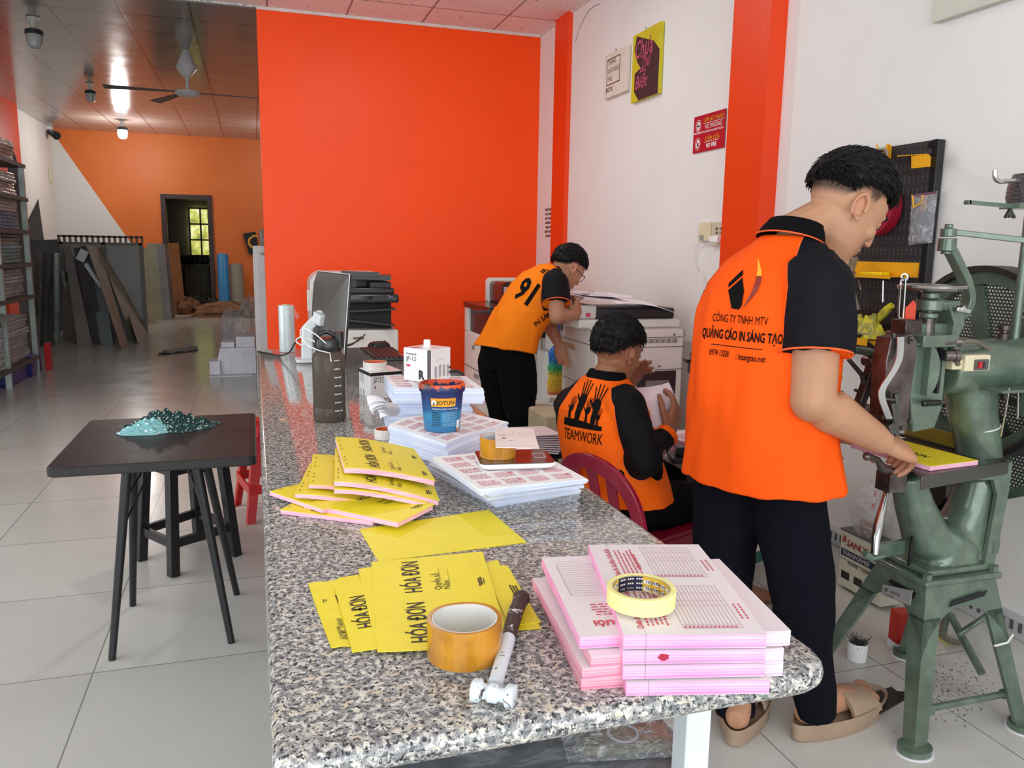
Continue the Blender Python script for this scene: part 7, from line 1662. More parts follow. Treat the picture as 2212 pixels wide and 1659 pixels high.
b = MB(); b.tube(smooth_pts([lq(1815, 850), lq(1835, 870), lq(1860, 905)]), .010, 8); part(b, 'linkage_arm', m_mg)
# pedal, cross shaft, rear links
b = MB(); zp = .055; P = [PZ(1893, 1488, zp), PZ(1930, 1478, zp), PZ(1955, 1510, zp), PZ(1912, 1545, zp)]
b.prism([PZ(1870, 1505, .03), PZ(1925, 1487, .05), PZ(1958, 1512, .05), PZ(1900, 1545, .03)], (0, 0, .007)); b.bar(PZ(1940, 1500, .053), (1.80, 1.66, .06), .02, .012); part(b, 'pedal', pm('black_paint_dull', '1c1b1b', .5), .002)
b = MB(); a_, c_ = stand_pt(-1, -1, .10)+Vector((.02, .02, 0)), stand_pt(1, -1, .10)+Vector((-.02, .02, 0)); b.cyl(a_, a_+(c_-a_)*.14, .017); b.cyl(a_, c_, .0095); b.cyl(c_-(c_-a_)*.08, c_, .014); part(b, 'pedal_shaft', m_mg)
b = MB(); b.bar((2.01, 1.83, .15), (1.99, 1.80, .30), .018, .03); b.tube([(1.99, 1.66, .10), (2.00, 1.74, .16), (2.00, 1.80, .22)], .012, 8); b.tube([(1.95, 1.72, .20), (2.03, 1.70, .26)], .009, 8); b.bar((1.99, 1.80, .22), (1.90, 1.76, zs1+.01), .02, .02); part(b, 'pedal_link', m_mg, .002)
b = MB(); q = stand_pt(1, -1, zs0-.09); b.tube([q+Vector((-.055, -.002, -.01)), q+Vector((-.02, -.012, -.0)), q+Vector((.006, -.004, .016))], .003, 6); part(b, 'leg_band', pm('white_cord', 'e5e3df', .6))
# printed book being stitched
def held_book():
    z = zT2+.006
    FL_, FR_, BR_, BL_ = PZ(2000, 1008, z+.013), PZ(2113, 994, z+.013), PZ(2118, 982, z+.013), PZ(1900, 930, z+.013)
    u = (FR_-FL_); d = PZ(1925, 938, z+.013)-PZ(2112, 986, z+.013)
    o = Vector((FL_.x, FL_.y, z)); W_, D_ = .175, .26
    ux_ = (FR_-FL_).normalized(); uy_ = Vector((-ux_.y, ux_.x, 0))
    o = Vector((FR_.x, FR_.y, z))-ux_*W_
    t_ = thing('invoice_book', o+ux_*W_/2+uy_*D_/2, 'yellow invoice book with pink edges held on the stitching machine\'s table', 'invoice book')
    block(None, 'pages', o, ux_, uy_, W_, D_, .012, (m_padtop, m_pinkedge), None, t_, nx=6, ny=6)
    ob, top = block(None, 'cover', o+Vector((0, 0, .012))-uy_*.001, ux_, uy_, W_, D_+.002, .0009, (m_yel, m_yel), None, t_, nx=6, ny=6)
    b = MB(); vs, fs = txt('HÓA ĐƠN', .034, bold=.018, sx=.72); on_surface(b, vs, fs, top, .062, .185, (0, -1), (1, 0)); dashes(b, top, .048, .17, 0, -.004, 10, .0014); b.build('lettering', m_ink, t_, smooth=False)
    return t_
hb = held_book()
# ------------------------------------------------------------------ floor things near the machine
tf = thing('transformer', (2.2, 2.4, 0), 'cream voltage transformer box on the floor behind the machine\'s stand', 'transformer')
o = Vector((2.175, 2.50, .012)); ax = Vector((0, -1, 0)); W_ = .235; H_ = .225; nn = Vector((ax.y, -ax.x, 0))
b = oriented(MB(), o, ax, Vector((-ax.y, ax.x, 0))); b.bx(0, W_, 0, .088, 0, H_); b.build('case', pm('transformer_cream', 'd9d3bf', .4), tf, bevel=.004)
b = oriented(MB(), o, ax, Vector((-ax.y, ax.x, 0))); b.bx(-.003, W_+.003, -.002, .09, H_, H_+.006); b.bx(.02, .06, .02, .06, -.011, 0); b.bx(W_-.06, W_-.02, .02, .06, -.011, 0); b.build('lid', pm('grey_metal_lid', '6f6f6a', .4, .3), tf)
b = MB(); of = o+nn*.0012
letters(b, 'SANLY', of+ax*.035+AZ*(H_*.76), ax, AZ, .036, m=1, bold=.02, shear=.15); b.prism([of+ax*.012+AZ*(H_*.80), of+ax*.018+AZ*(H_*.80), of+ax*.022+AZ*(H_*.92), of+ax*.016+AZ*(H_*.92)], nn*.0003, 1); b.prism([of+ax*.022+AZ*(H_*.80), of+ax*.028+AZ*(H_*.80), of+ax*.032+AZ*(H_*.92), of+ax*.026+AZ*(H_*.92)], nn*.0003, 1)
b.prism([of+ax*.01+AZ*(H_*.56), of+ax*.20+AZ*(H_*.56), of+ax*.20+AZ*(H_*.68), of+ax*.01+AZ*(H_*.68)], nn*.0003, 2); letters(b, 'TRANSFORMER', of+nn*.001+ax*.018+AZ*(H_*.585), ax, AZ, .024, m=3, sx=.9, bold=.02)
letters(b, 'POWER : 3 KVA', of+ax*.05+AZ*(H_*.44), ax, AZ, .017, m=0, bold=.02)
for x0 in (.02, .09): b.prism([of+ax*x0+AZ*.035, of+ax*(x0+.045)+AZ*.035, of+ax*(x0+.045)+AZ*.065, of+ax*x0+AZ*.065], nn*.0003, 0)
b.prism([of+ax*.01+AZ*(H_*.50), of+ax*.22+AZ*(H_*.50), of+ax*.22+AZ*(H_*.507), of+ax*.01+AZ*(H_*.507)], nn*.0003, 0)
b.add([of+nn*.0004+ax*(.18+.014*math.cos(a))+AZ*(.045+.014*math.sin(a)) for a in [2*PI*i/14 for i in range(14)]], [tuple(range(14))], 0)
b.build('lettering', (m_ink, pm('maker_red', 'a82a2a', .4), pm('label_navy', '20264a', .4), pm('label_white', 'efece2', .4)), tf, smooth=False)
# iced drink in a plastic bag on the transformer
dc = o+ax*.10+Vector((.045, 0, 0))+Vector((0, 0, H_+.007))
dr = thing('takeaway_drink', dc, 'iced brown drink in a tied clear plastic bag with red-striped straw, on the transformer', 'drink')
t = NT('brown_drink_cup'); v = t.coord(); sp = t.n('ShaderNodeSeparateXYZ'); t.l(v, sp.inputs[0]); t.col(t.ramp(t.math('MULTIPLY', sp.outputs[2], 8), [(0, srgb('6b4a3a')), (.45, srgb('a06a55')), (.6, srgb('cfc8c4'))])); t.p(.2)
b = MB(); b.lathe([(.001, 0), (.033, 0), (.044, .11), (.001, .11)], dc, 28); b.build('cup', t.m, dr, fix=True)
b = MB(); b.grid(lambda u, v: dc+Vector((math.cos(2*PI*u)*(.05+.035*math.sin(PI*min(1, v*1.15))*(1+.25*noise.noise((math.cos(2*PI*u)*2, math.sin(2*PI*u)*2, v*4))))*(1 if v < .8 else (1-v)*3.6+.28), math.sin(2*PI*u)*(.045+.035*math.sin(PI*min(1, v*1.15)))*(1 if v < .8 else (1-v)*3.6+.28), .002+.215*v)), 32, 24)
b.build('plastic_bag', film('drink_bag_film', 'e8e6e6', .42, 1, 20), dr)
b = MB(); n = 6
for i in range(n): b.cyl(dc+Vector((.004+.002*i, 0, .10+.026*i)), dc+Vector((.006+.002*i, 0, .126+.026*i)), .0042, n=10, m=i % 2)
b.build('straw', (pm('straw_red', 'c4304a', .4), pm('scale_white', 'eeeeec', .25)), dr)
# cup of wire ends
cp = PZ(1850, 1424, 0); ct = thing('scrap_cup', cp, 'short white plastic cup full of bent wire ends on the floor under the machine', 'cup')
b = MB(); b.lathe([(.001, .001), (.030, .001), (.0325, .062), (.0305, .062), (.028, .006), (.001, .006)], cp, 32); b.build('cup', pm('scale_white', 'eeeeec', .25), ct, fix=True)
b = MB(); rr = random.Random(6)
for i in range(90):
    a = rr.uniform(0, 2*PI); r = rr.uniform(0, .022); p = cp+Vector((r*math.cos(a), r*math.sin(a), rr.uniform(.045, .06))); d = Vector((rr.uniform(-1, 1.3), rr.uniform(-1, 1), rr.uniform(.1, .8))).normalized(); L = rr.uniform(.02, .05)
    b.tube([p, p+d*L*.5, p+d*L+Vector((0, 0, rr.uniform(-.01, .006)))], .0007, 4)
b.build('wire_ends', m_dst, ct)['kind'] = 'stuff'
# red box, cable coil, dirt
rb = thing('oil_box', PZ(1955, 1405, 0), 'small red and white carton on the floor behind the machine\'s near leg', 'carton')
q = PZ(1953, 1408, 0); b = oriented(MB(), q, dirv(-10)); b.bx(-.03, .03, 0, .05, .028, .135); b.build('red_part', pm('carton_red', 'c4281c', .4), rb, bevel=.002)
b = oriented(MB(), q, dirv(-10)); b.bx(-.0301, .0301, -.0001, .0501, 0, .028); b.build('white_part', m_foam, rb)
b = MB()
cc2 = PZ(2040, 1395, 0); cc2.y = min(cc2.y, 2.3)
for k in range(4):
    r = .10+.006*k; b.tube([cc2+Vector((.05+r*.85*math.cos(a), .03+r*.5*math.sin(a)+.01*k, .10+r*.95*math.sin(a)+.012)) for a in [2*PI*i/40 for i in range(40)]], .006, 6, m=0 if k < 3 else 1, closed=True)
tag(b.build('cable_coil', (pm('grey_brown_hose', '6f6659', .45), pm('pale_yellow_cable', 'b8a94a', .45))), 'coil of grey cable with one yellow strand leaning at the wall behind the machine', 'cable')
b = MB(); rr = random.Random(2)
for i in range(300):
    p = PZ(rr.gauss(2065, 38), rr.gauss(1490, 38), 0)
    if p.x > 2.17 or p.y > 2.4: continue
    s_ = rr.uniform(.0006, .0019); b.box((p.x, p.y, s_/2+.0005), (s_*2, s_*1.4, s_), rr.random()*3)
for i in range(40):
    p = PZ(rr.gauss(1960, 60), rr.gauss(1480, 60), 0); s_ = rr.uniform(.0005, .0012); 
    if p.x < 2.17: b.box((p.x, p.y, s_/2+.0005), (s_*3, s_, s_), rr.random()*3)
tag(b.build('floor_grit', pm('brown_grit', '6d5f50', .9), smooth=False), 'brown grit and crumbs scattered on the tiles under the machine', 'grit', kind='stuff')
# ================================================================== PEOPLE
def skin_mat(name, h, hs='d58a70'):
    t = NT(name); v = t.coord(); n = t.noise(v, 9, 4); n2 = t.noise(v, 150, 3, .7)
    c = srgb(h); dk = tuple(x*.86 for x in c[:3])+(1,)
    a = t.n('ShaderNodeAttribute', attribute_name='stub'); b_ = t.n('ShaderNodeAttribute', attribute_name='blush')
    col = t.mix(t.math('MULTIPLY', b_.outputs['Fac'], .55), t.ramp(n, [(.3, dk), (.7, c)]), srgb(hs))
    st_ = t.math('MULTIPLY', a.outputs['Fac'], t.math('ADD', .62, t.math('MULTIPLY', n2, .6)), True)
    t.col(t.mix(st_, col, srgb('1c1716'))); t.p(.5); t.b.inputs['Specular IOR Level'].default_value = .35
    t.b.inputs['Subsurface Weight'].default_value = .06; t.b.inputs['Subsurface Radius'].default_value = (.02, .008, .004); t.b.inputs['Subsurface Scale'].default_value = .3
    t.bump(t.noise(v, 260, 2), .08, .001); return t.m
def frame(F, U=(0, 0, 1)):
    F = Vector(F).normalized(); U = Vector(U); R = F.cross(U).normalized(); U = R.cross(F).normalized(); return R, F, U
def hand(b, w, d, n, side, curl, s=1.0, spread=.0, thumb=(.9, .45, -.35), tc=.35):
    """w wrist, d palm direction, n back-of-hand normal; side +1 puts the thumb on cross(d,n)"""
    d = Vector(d).normalized(); n = Vector(n); n = (n-d*n.dot(d)).normalized(); x = d.cross(n)*side
    L = lambda a, c, e: Vector(w)+(x*a+d*c+n*e)*s
    b.loft([b.ring(L(0, c, e), x*rx*s, n*rz*s, 14, 2.6) for c, e, rx, rz in ((-.02, 0, .027, .021), (.01, 0, .030, .020), (.04, .001, .039, .018), (.075, .002, .042, .0155), (.095, .001, .040, .012))])
    for i, (rx, rl, rr_) in enumerate(((.030, .072, .0092), (.0105, .080, .0095), (-.0095, .075, .0090), (-.029, .060, .0082))):
        dirn = (d+x*spread*(rx/.03)).normalized(); p = L(rx, .086, 0); pts = [L(rx, .06, 0), p]; c_ = curl[i]
        for k, f in enumerate((.45, .31, .24)):
            a = c_*(k+1 if k < 2 else 2.6); q = dirn*math.cos(a)-n*math.sin(a); p = p+q*rl*f*s; pts.append(p)
        b.tube(pts, [rr_*s*k for k in (1, 1.05, .98, .9, .74)], 10)
        for q_, k in zip(pts[1:], (1.08, 1.02, .93, .78)): b.ell(q_, (rr_*s*k,)*3, nu=8, nv=6)
    tv = (x*thumb[0]+d*thumb[1]+n*thumb[2]).normalized(); p0 = L(.022, .012, -.004); p1 = p0+tv*.042*s; t2 = (tv*(1-tc)+d*tc*1.3-n*tc*.5).normalized(); p2 = p1+t2*.034*s; p3 = p2+(t2+d*tc*.5-n*tc*.4).normalized()*.026*s
    b.tube([p0, p1, p2, p3], [.0155*s, .0125*s, .0108*s, .0085*s], 10); b.ell(p3, (.0088*s,)*3, nu=8, nv=6); b.ell(p1, (.0125*s,)*3, nu=8, nv=6)
def head_geo(b, c, R, F, U, s=1.0):
    L = lambda x, y, z: Vector(c)+(R*x+F*y+U*z)*s
    M3 = Matrix((R, F, U)).transposed()
    b.ell(L(0, -.012, .036), (.074*s, .095*s, .088*s), M3, 24, 16)
    b.loft([b.ring(L(0, y, z), R*rx*s, F*ry*s, 20, 2.2) for z, y, rx, ry in ((.06, .015, .064, .074), (.02, .018, .066, .073), (-.02, .018, .065, .071), (-.05, .022, .060, .066), (-.08, .029, .048, .057), (-.103, .041, .030, .042), (-.115, .048, .014, .024))])
    b.ell(L(0, .076, .036), (.048*s, .018*s, .012*s), M3); b.tube([L(0, .084, .030), L(0, .098, .004), L(0, .106, -.020)], [.008*s, .0095*s, .010*s], 10); b.ell(L(0, .103, -.022), (.012*s, .011*s, .009*s), M3)
    for k in (-1, 1):
        b.ell(L(k*.013, .099, -.027), (.009*s, .010*s, .008*s), M3); b.ell(L(k*.030, .077, .014), (.014*s, .012*s, .011*s), M3); b.ell(L(k*.040, .062, -.018), (.022*s, .022*s, .022*s), M3)
        # ear: rim plus inner plate, tilted out
        e = L(k*.076, -.010, -.002); X = (R*k*.92+F*-.38).normalized(); Y = (F*.92+R*k*.38).normalized(); Z = (U*.98-F*.15).normalized()
        b.loft([b.ring(e+X*x*s, Y*ry*s, Z*rz*s, 16) for x, ry, rz in ((-.008, .012, .024), (-.002, .013, .026), (.001, .011, .023))])
        pts = [e+(Y*(.016*math.cos(a)-.001)+Z*(.030*math.sin(a))+X*.009)*s for a in [math.radians(q) for q in range(-20, 260, 20)]]
        b.tube(pts, [.0045*s]*len(pts), 8); b.ell(e+(Z*-.028+Y*.006+X*.007)*s, (.007*s, .007*s, .008*s))
    b.ell(L(0, .086, -.052), (.023*s, .012*s, .0065*s), M3); b.ell(L(0, .084, -.064), (.019*s, .012*s, .0075*s), M3); b.ell(L(0, .074, -.096), (.024*s, .018*s, .016*s), M3)
def hairline(y, low):
    P = low; 
    for (a, za), (c, zc) in zip(P[:-1], P[1:]):
        if y <= c: return za+(zc-za)*max(0, (y-a)/(c-a))
    return P[-1][1]
def hair(parent, c, R, F, U, s, line, thick, mat, n=1500, seed=0, comb=(.0, .6, -.3), lenr=(.018, .042)):
    C = Vector(c)+(F*-.012+U*.034)*s; rr = random.Random(seed); rad = Vector((.0765, .0975, .0905))*s
    def Q(d, k): return C+R*d.x*(rad.x+k)+F*d.y*(rad.y+k)+U*d.z*(rad.z+k)
    def inside(d): return d.z-hairline(d.y, line)-.05*noise.noise(d*4+Vector((seed, 0, 0)))
    def th(d):
        m = inside(d); base = thick*(.55+.45*max(0, d.z))*s; nz = noise.noise(d*5+Vector((seed, 3, 0)))*.004+noise.noise(d*13)*.0025
        return -.012*s if m < -.1 else (-.012*s+(base+nz+.012*s)*min(1, (m+.1)/.22)**.7)
    b = MB(); nu, nv = 64, 44; rings = []
    for j in range(nv+1):
        t_ = PI*j/nv; z = math.cos(t_); q = max(math.sin(t_), 1e-3); rings.append([Q(Vector((q*math.cos(2*PI*i/nu), q*math.sin(2*PI*i/nu), z)), th(Vector((q*math.cos(2*PI*i/nu), q*math.sin(2*PI*i/nu), z)))) for i in range(nu)])
    b.loft(rings)
    k = 0
    while k < n:
        d = Vector((rr.gauss(0, 1), rr.gauss(0, 1), rr.gauss(0, 1))).normalized()
        if inside(d) < .02: continue
        k += 1; p = Q(d, th(d)-.003); L_ = rr.uniform(*lenr)*s*(.7+.5*max(0, d.z)); side = 1 if d.x > 0 else -1
        nrm = (R*d.x+F*d.y+U*d.z).normalized()
        tv = F*comb[1]*(1 if d.z > .2 else .2)+U*(comb[2]*(1-max(0, d.z)*1.2)-.35*(1 if d.z < .2 else 0))+R*side*.25*(1-abs(d.z))+Vector((rr.gauss(0, .28), rr.gauss(0, .28), rr.gauss(0, .2)))
        tv = (tv-nrm*tv.dot(nrm)); tv.normalize(); w_ = rr.uniform(.0007, .0015)*s
        pts = [p, p+(tv*.45+nrm*.10)*L_, p+(tv*.8+nrm*.10)*L_, p+(tv+nrm*rr.uniform(-.04, .12))*L_]
        b.tube(pts, [w_, w_*1.1, w_*.8, w_*.15], 4, cap=False)
    return b.build('hair', mat, parent, angle=80)
m_hair = pm('black_hair', '0b090a', .55, var=.15, Specular_IOR_Level=.25)
SEG = lambda p, a, c: (p-(a+(c-a)*max(0, min(1, (p-a).dot(c-a)/(c-a).length_squared)))).length
def set_attr(me, name, vals):
    at = me.attributes.new(name, 'FLOAT', 'POINT'); at.data.foreach_set('value', vals)
def shirt_mat(name, orange, black, third=None):
    t = NT(name); a = t.n('ShaderNodeAttribute', attribute_name='blk'); c = t.n('ShaderNodeAttribute', attribute_name='trim')
    v = t.coord(); n = t.noise(v, 6, 3); o = srgb(orange); dk = tuple(x*.93 for x in o[:3])+(1,)
    col = t.mix(t.math('GREATER_THAN', a.outputs['Fac'], 0.0), t.ramp(n, [(.3, dk), (.7, o)]), srgb(black))
    t.b.inputs['Specular IOR Level'].default_value = .12
    edge = t.math('LESS_THAN', t.math('ABSOLUTE', t.math('ADD', a.outputs['Fac'], .0015)), .0012)
    col = t.mix(edge, col, srgb('ff6a35')); col = t.mix(t.math('GREATER_THAN', c.outputs['Fac'], 0.0), col, o)
    t.col(col); t.p(.75); t.b.inputs['Specular IOR Level'].default_value = .15; t.bump(t.noise(v, 420, 2), .12, .001); return t.m
def project(b, tgt, D, off=.0022, cuts=.012):
    """subdivide and lay a flat drawing on a garment along D"""
    bm = bmesh.new(); vs = [bm.verts.new(v) for v in b.v]
    for f, m_ in zip(b.f, b.mi):
        try: bm.faces.new([vs[i] for i in f]).material_index = m_
        except ValueError: pass
    bmesh.ops.triangulate(bm, faces=bm.faces)
    for _ in range(3):
        e = [e for e in bm.edges if e.calc_length() > cuts]
        if not e: break
        bmesh.ops.subdivide_edges(bm, edges=e, cuts=1); bmesh.ops.triangulate(bm, faces=[f for f in bm.faces if len(f.verts) > 3])
    tm = tgt.data; o = world_loc(tgt); bv = BVHTree.FromPolygons([v.co+o for v in tm.vertices], [tuple(p.vertices) for p in tm.polygons])
    D = Vector(D).normalized(); dead = []
    for v in bm.verts:
        h = bv.ray_cast(v.co-D*.5, D, 1.2)
        if h[0] is None: dead.append(v)
        else: v.co = h[0]-D*off
    bmesh.ops.delete(bm, geom=dead, context='VERTS'); bm.verts.index_update(); out = MB()
    bm.verts.ensure_lookup_table(); out.v = [v.co.copy() for v in bm.verts]; out.f = [[v.index for v in f.verts] for f in bm.faces]; out.mi = [f.material_index for f in bm.faces]; bm.free(); return out
def person(name, label, J, mats, sk, hd, foldseed, vox=.0045, sleeve='short', shoulder_r=.072):
    """J: joints and ring list; returns parts"""
    F, R = J['F'], J['R']; U = Vector((0, 0, 1))
    root = thing(name, (J['hip'].x, J['hip'].y, 0), label, 'person')
    b = MB(); s = J.get('s', 1)
    TR = J['torso']          # list of (centre, a along R, b along F, up-direction)
    b.loft([b.ring(c, R*a*.86, f*d*.84, 24, 2.3) for c, a, d, f in TR])
    b.tube([J['neck']-U*.07, J['neck'], J['neck'].lerp(J['headc'], .5), J['headc']+hd[1]*-.02-hd[2]*.02], [.050*s, .060*s, .057*s, .058*s], 16)
    for k in 'RL':
        sh, el, wr = J['sh'+k], J['el'+k], J['wr'+k]; r0, r1, r2 = J.get('armr', (.052, .043, .028))
        b.tube([sh, sh.lerp(el, .5), el, el.lerp(wr, .25), el.lerp(wr, .6), wr], [r0, r0*.95, r1, r1*1.02, r1*.82, r2], 16); b.ell(sh, (r0*1.08,)*3); b.ell(el, (r1,)*3)
        hp, kn, an = J['hip'+k], J['kn'+k], J['an'+k]
        b.tube([hp, hp.lerp(kn, .5), kn, kn.lerp(an, .35), an+U*.02], [.082, .072, .052, .052, .036], 16); b.ell(kn, (.052,)*3)
        t_ = J['toe'+k]; fd = Vector((t_.x-an.x, t_.y-an.y, 0)); L_ = fd.length; fd.normalize(); sd = Vector((-fd.y, fd.x, 0)); zf = J.get('fz'+k, 0.0)
        g = lambda x, z, w_, h_: b.ring(Vector((an.x, an.y, zf))+fd*x+U*z, sd*w_, U*h_, 14, 2.4)
        b.loft([g(-.055, .035, .020, .025), g(-.035, .035, .032, .034), g(0, .045, .034, .046), g(L_*.35, .036, .036, .036), g(L_*.65, .024, .044, .024), g(L_*.88, .017, .044, .016)])
        for q in range(5): b.ell(Vector((an.x, an.y, zf))+fd*(L_*(.97-.025*q))+sd*(.034-.0165*q)*(1 if k == 'R' else -1)+U*.014, ((.022, .016, .015, .014, .013)[q],)*2+(.012,))
    for a in J['hands']: hand(b, *a[:5], **a[5])
    head_geo(b, J['headc'], *hd, J.get('hs', 1))
    hc = J['headc']; hs = J.get('hs', 1)
    def post(me):
        n = len(me.vertices); co = np.empty(n*3); me.vertices.foreach_get('co', co); co = co.reshape(-1, 3)-np.array(hc); l = np.stack([co@np.array(hd[0]), co@np.array(hd[1]), co@np.array(hd[2])], 1)/hs
        d = l-np.array([0, -.012, .034]); r = np.linalg.norm(d, axis=1)+1e-9; dn = d/r[:, None]; lo = J['stub']
        zl = np.interp(dn[:, 1], [p[0] for p in lo], [p[1] for p in lo]); m = np.clip((dn[:, 2]-zl)/.22, 0, 1)*(r < .125)*(np.abs(l[:, 0]) < .082)
        earc = (np.abs(l[:, 0]) > .0735)*(np.abs(l[:, 2]) < .042)*(np.abs(l[:, 1]+.01) < .032); set_attr(me, 'stub', (m*(1-earc)*J.get('stubk', .9)).astype(np.float32))
        hm = np.zeros(n); 
        for a in J['hands']: hm = np.maximum(hm, .35*(np.linalg.norm(co+np.array(hc)-np.array(a[0]+Vector(a[1]).normalized()*.12), axis=1) < .09))
        set_attr(me, 'blush', np.clip(earc*.45+hm, 0, 1).astype(np.float32))
    voxelize(b, 'body', sk, vox, 5, root, .5, post)
    # trousers
    b = MB(); c0 = TR[0][0]
    for k in 'RL':
        hp, kn, an = J['hip'+k], J['kn'+k], J['an'+k]; e = J.get('hem'+k, an+U*.05); r = J['legr']; mid = kn.lerp(e, .5)
        b.tube([hp, hp.lerp(kn, .5), kn, mid, e] if J.get('long', True) else [hp, hp.lerp(kn, .5), kn, e], [r[0], r[1], r[2], r[3], r[4]] if J.get('long', True) else [r[0], r[1], r[2], r[3]], 20); b.ell(hp, (r[0],)*3); b.ell(kn, (r[2],)*3)
    b.loft([b.ring(J['hip']+U*z, R*a, F*d, 20, 2.3) for z, a, d in ((-.06, .12, .10), (0, .165, .125), (.08, .158, .118), (.12, .15, .11))])
    def fold(me, amp, sc, zf_=None):
        me.update(); N = [n_.vector.copy() for n_ in me.vertex_normals]
        for v, nn in zip(me.vertices, N):
            c = v.co; k = noise.noise(Vector((c.x*sc[0]+foldseed, c.y*sc[0], c.z*sc[1])))+.5*noise.noise(Vector((c.x*sc[0]*2.1, c.y*sc[0]*2.1+foldseed, c.z*sc[1]*2)))
            v.co = c+nn*amp*k*(zf_(c) if zf_ else 1)
    voxelize(b, 'trousers' if J.get('long', True) else 'shorts', mats[1], .007, 6, root, .5, lambda me: fold(me, .009, (9, 7)))
    # shirt
    b = MB(); b.loft([b.ring(c, R*a, f*d, 28, 2.1) for c, a, d, f in TR]); arms = []
    for k in 'RL':
        sh, el, wr = J['sh'+k], J['el'+k], J['wr'+k]; r = J['slr']
        if sleeve == 'short': e = sh.lerp(el, J.get('sl', .62)); b.tube([sh.lerp(TR[-2][0], .3), sh, sh.lerp(e, .5), e], [r[0]*.95, r[0], r[1], r[2]], 20); b.ell(sh, (r[0]*.98,)*3); arms.append((sh, e, r[2], (e-sh).normalized()))
        else: e = el.lerp(wr, .93); b.tube([sh.lerp(TR[-2][0], .3), sh, sh.lerp(el, .5), el, el.lerp(wr, .5), e], [r[0]*.95, r[0], r[1], r[1]*.95, r[2]*1.1, r[2]], 20); b.ell(sh, (r[0],)*3); b.ell(el, (r[1]*.98,)*3); arms.append((el, e, r[2], (e-el).normalized())); 
    zc, za = J['seam']; nk = J['neck']; sp_a, sp_b = TR[0][0], TR[-1][0]; ax = (sp_b-sp_a).normalized(); Lt = (sp_b-sp_a).length
    def post2(me):
        fold(me, J.get('foldamp', .011), (10, 3.2), lambda c: 1.25 if c.z < za else .45)
        blk, trim = [], []
        for v in me.vertices:
            p = v.co; h = (p-sp_a).dot(ax)/Lt; sg = (p-sp_a-ax*(p-sp_a).dot(ax)).dot(R); s_ = abs(sg)-(J.get('lshift', 0) if sg < 0 else 0); t_ = max(0, min(1, (h-J['arm_h'])/(1-J['arm_h'])))
            A = (s_-(.152-.085*t_**.8)) if h > J['arm_h'] else -.05+.0*s_
            if h <= J['arm_h'] and h > J['arm_h']-.2: A = s_-(.152+.35*(J['arm_h']-h))
            B = max(max(J['slr'][0]+.014-SEG(p, J['sh'+k], a_[1]) if sleeve == 'short' else max(J['slr'][0]+.012-SEG(p, J['sh'+k], J['sh'+k].lerp(J['el'+k], .5)), J['slr'][1]+.010-SEG(p, J['sh'+k], J['el'+k])), -1) for k, a_ in zip('RL', arms)); B = min(B, s_-.12)
            if sleeve != 'short': B = max(B, max(J['slr'][1]+.008-SEG(p, J['el'+k], J['wr'+k]) for k in 'RL'))
            blk.append(max(A, B)); tr = -1.0
            for a, e, r_, dr in arms:
                dd = (p-e).dot(dr)
                if (p-e).length < r_*1.5 and dd > (-.0005 if sleeve == 'short' else -.026): tr = 1.0
            trim.append(tr)
        set_attr(me, 'blk', blk); set_attr(me, 'trim', trim)
    shirt = voxelize(b, 'shirt', mats[0], .0055, 5, root, .5, post2)
    if sleeve == 'short':
        for a, e, r_, dr in arms:
            q = dr.orthogonal().normalized(); w2 = dr.cross(q); b = MB(); b.tube(b.ring(e-dr*.002, q*(r_+.001), w2*(r_+.001), 36), .0026, 6, closed=True); b.build('cuff_piping', mats[3], root)
    # collar
    cn = ((J['headc']-J['neck']).normalized()*.45+U).normalized(); Fc = (F-cn*F.dot(cn)).normalized(); b = MB(); rings = []
    for q, (rr_, h) in enumerate(((.090, -.024), (.084, -.004), (.072, .022), (.066, .022), (.068, -.02))):
        rings.append(b.ring(J['neck']+cn*h*s+J.get('coff', Vector()), R*rr_*s*1.02, Fc*rr_*s*.98, 28))
    b.loft(rings, closed=True); b.build('collar', mats[2], root)
    b = MB(); b.tube(b.ring(J['neck']+cn*(-.024)*s+J.get('coff', Vector()), R*.0925*s, Fc*.0895*s, 28), .0020, 6, closed=True); b.build('collar_piping', mats[3], root)
    return root, shirt
m_pip = pm('orange_piping', 'f2622a', .6); m_col = pm('black_knit', '0b0b0e', .9, Specular_IOR_Level=.12)
# ------------------------------------------------------------------ standing man at the stitching machine
F1 = Vector((.955, .29, 0)).normalized(); R1 = Vector((.29, -.955, 0)).normalized(); Hf = Vector((.99, -.10, 0)).normalized(); a = math.radians(36)
h1 = frame(Hf*math.cos(a)+Vector((0, 0, -math.sin(a))), Hf*math.sin(a)+Vector((0, 0, math.cos(a))))
J = dict(F=F1, R=R1, hip=PW(1640, 985, 2.22), s=1.0, hs=1.08)
J['torso'] = [(PW(1640, 1035, 2.20), .232, .180, F1), (PW(1638, 950, 2.19), .222, .168, F1), (PW(1640, 860, 2.17), .215, .155, F1), (PW(1648, 760, 2.16), .212, .152, F1), (PW(1660, 680, 2.15), .208, .148, F1), (PW(1672, 615, 2.14), .195, .135, F1), (PW(1686, 565, 2.13), .162, .110, F1), (PW(1700, 530, 2.12), .105, .085, F1), (PW(1708, 508, 2.12), .075, .072, F1)]
J['neck'] = PW(1722, 497, 2.12); J['headc'] = PW(1822, 455, 2.12)
J['shR'], J['elR'], J['wrR'] = PW(1768, 618, 1.98), PW(1757, 865, 1.95), PW(1908, 955, 2.03)
J['shL'], J['elL'], J['wrL'] = PW(1612, 620, 2.30), PW(1680, 850, 2.42), PW(1778, 935, 2.36)
J['armr'] = (.059, .055, .034)
up = Vector((0, 0, 1))
dR = (PW(1998, 992, 2.12)-J['wrR']); dL = PW(1840, 950, 2.32)-J['wrL']
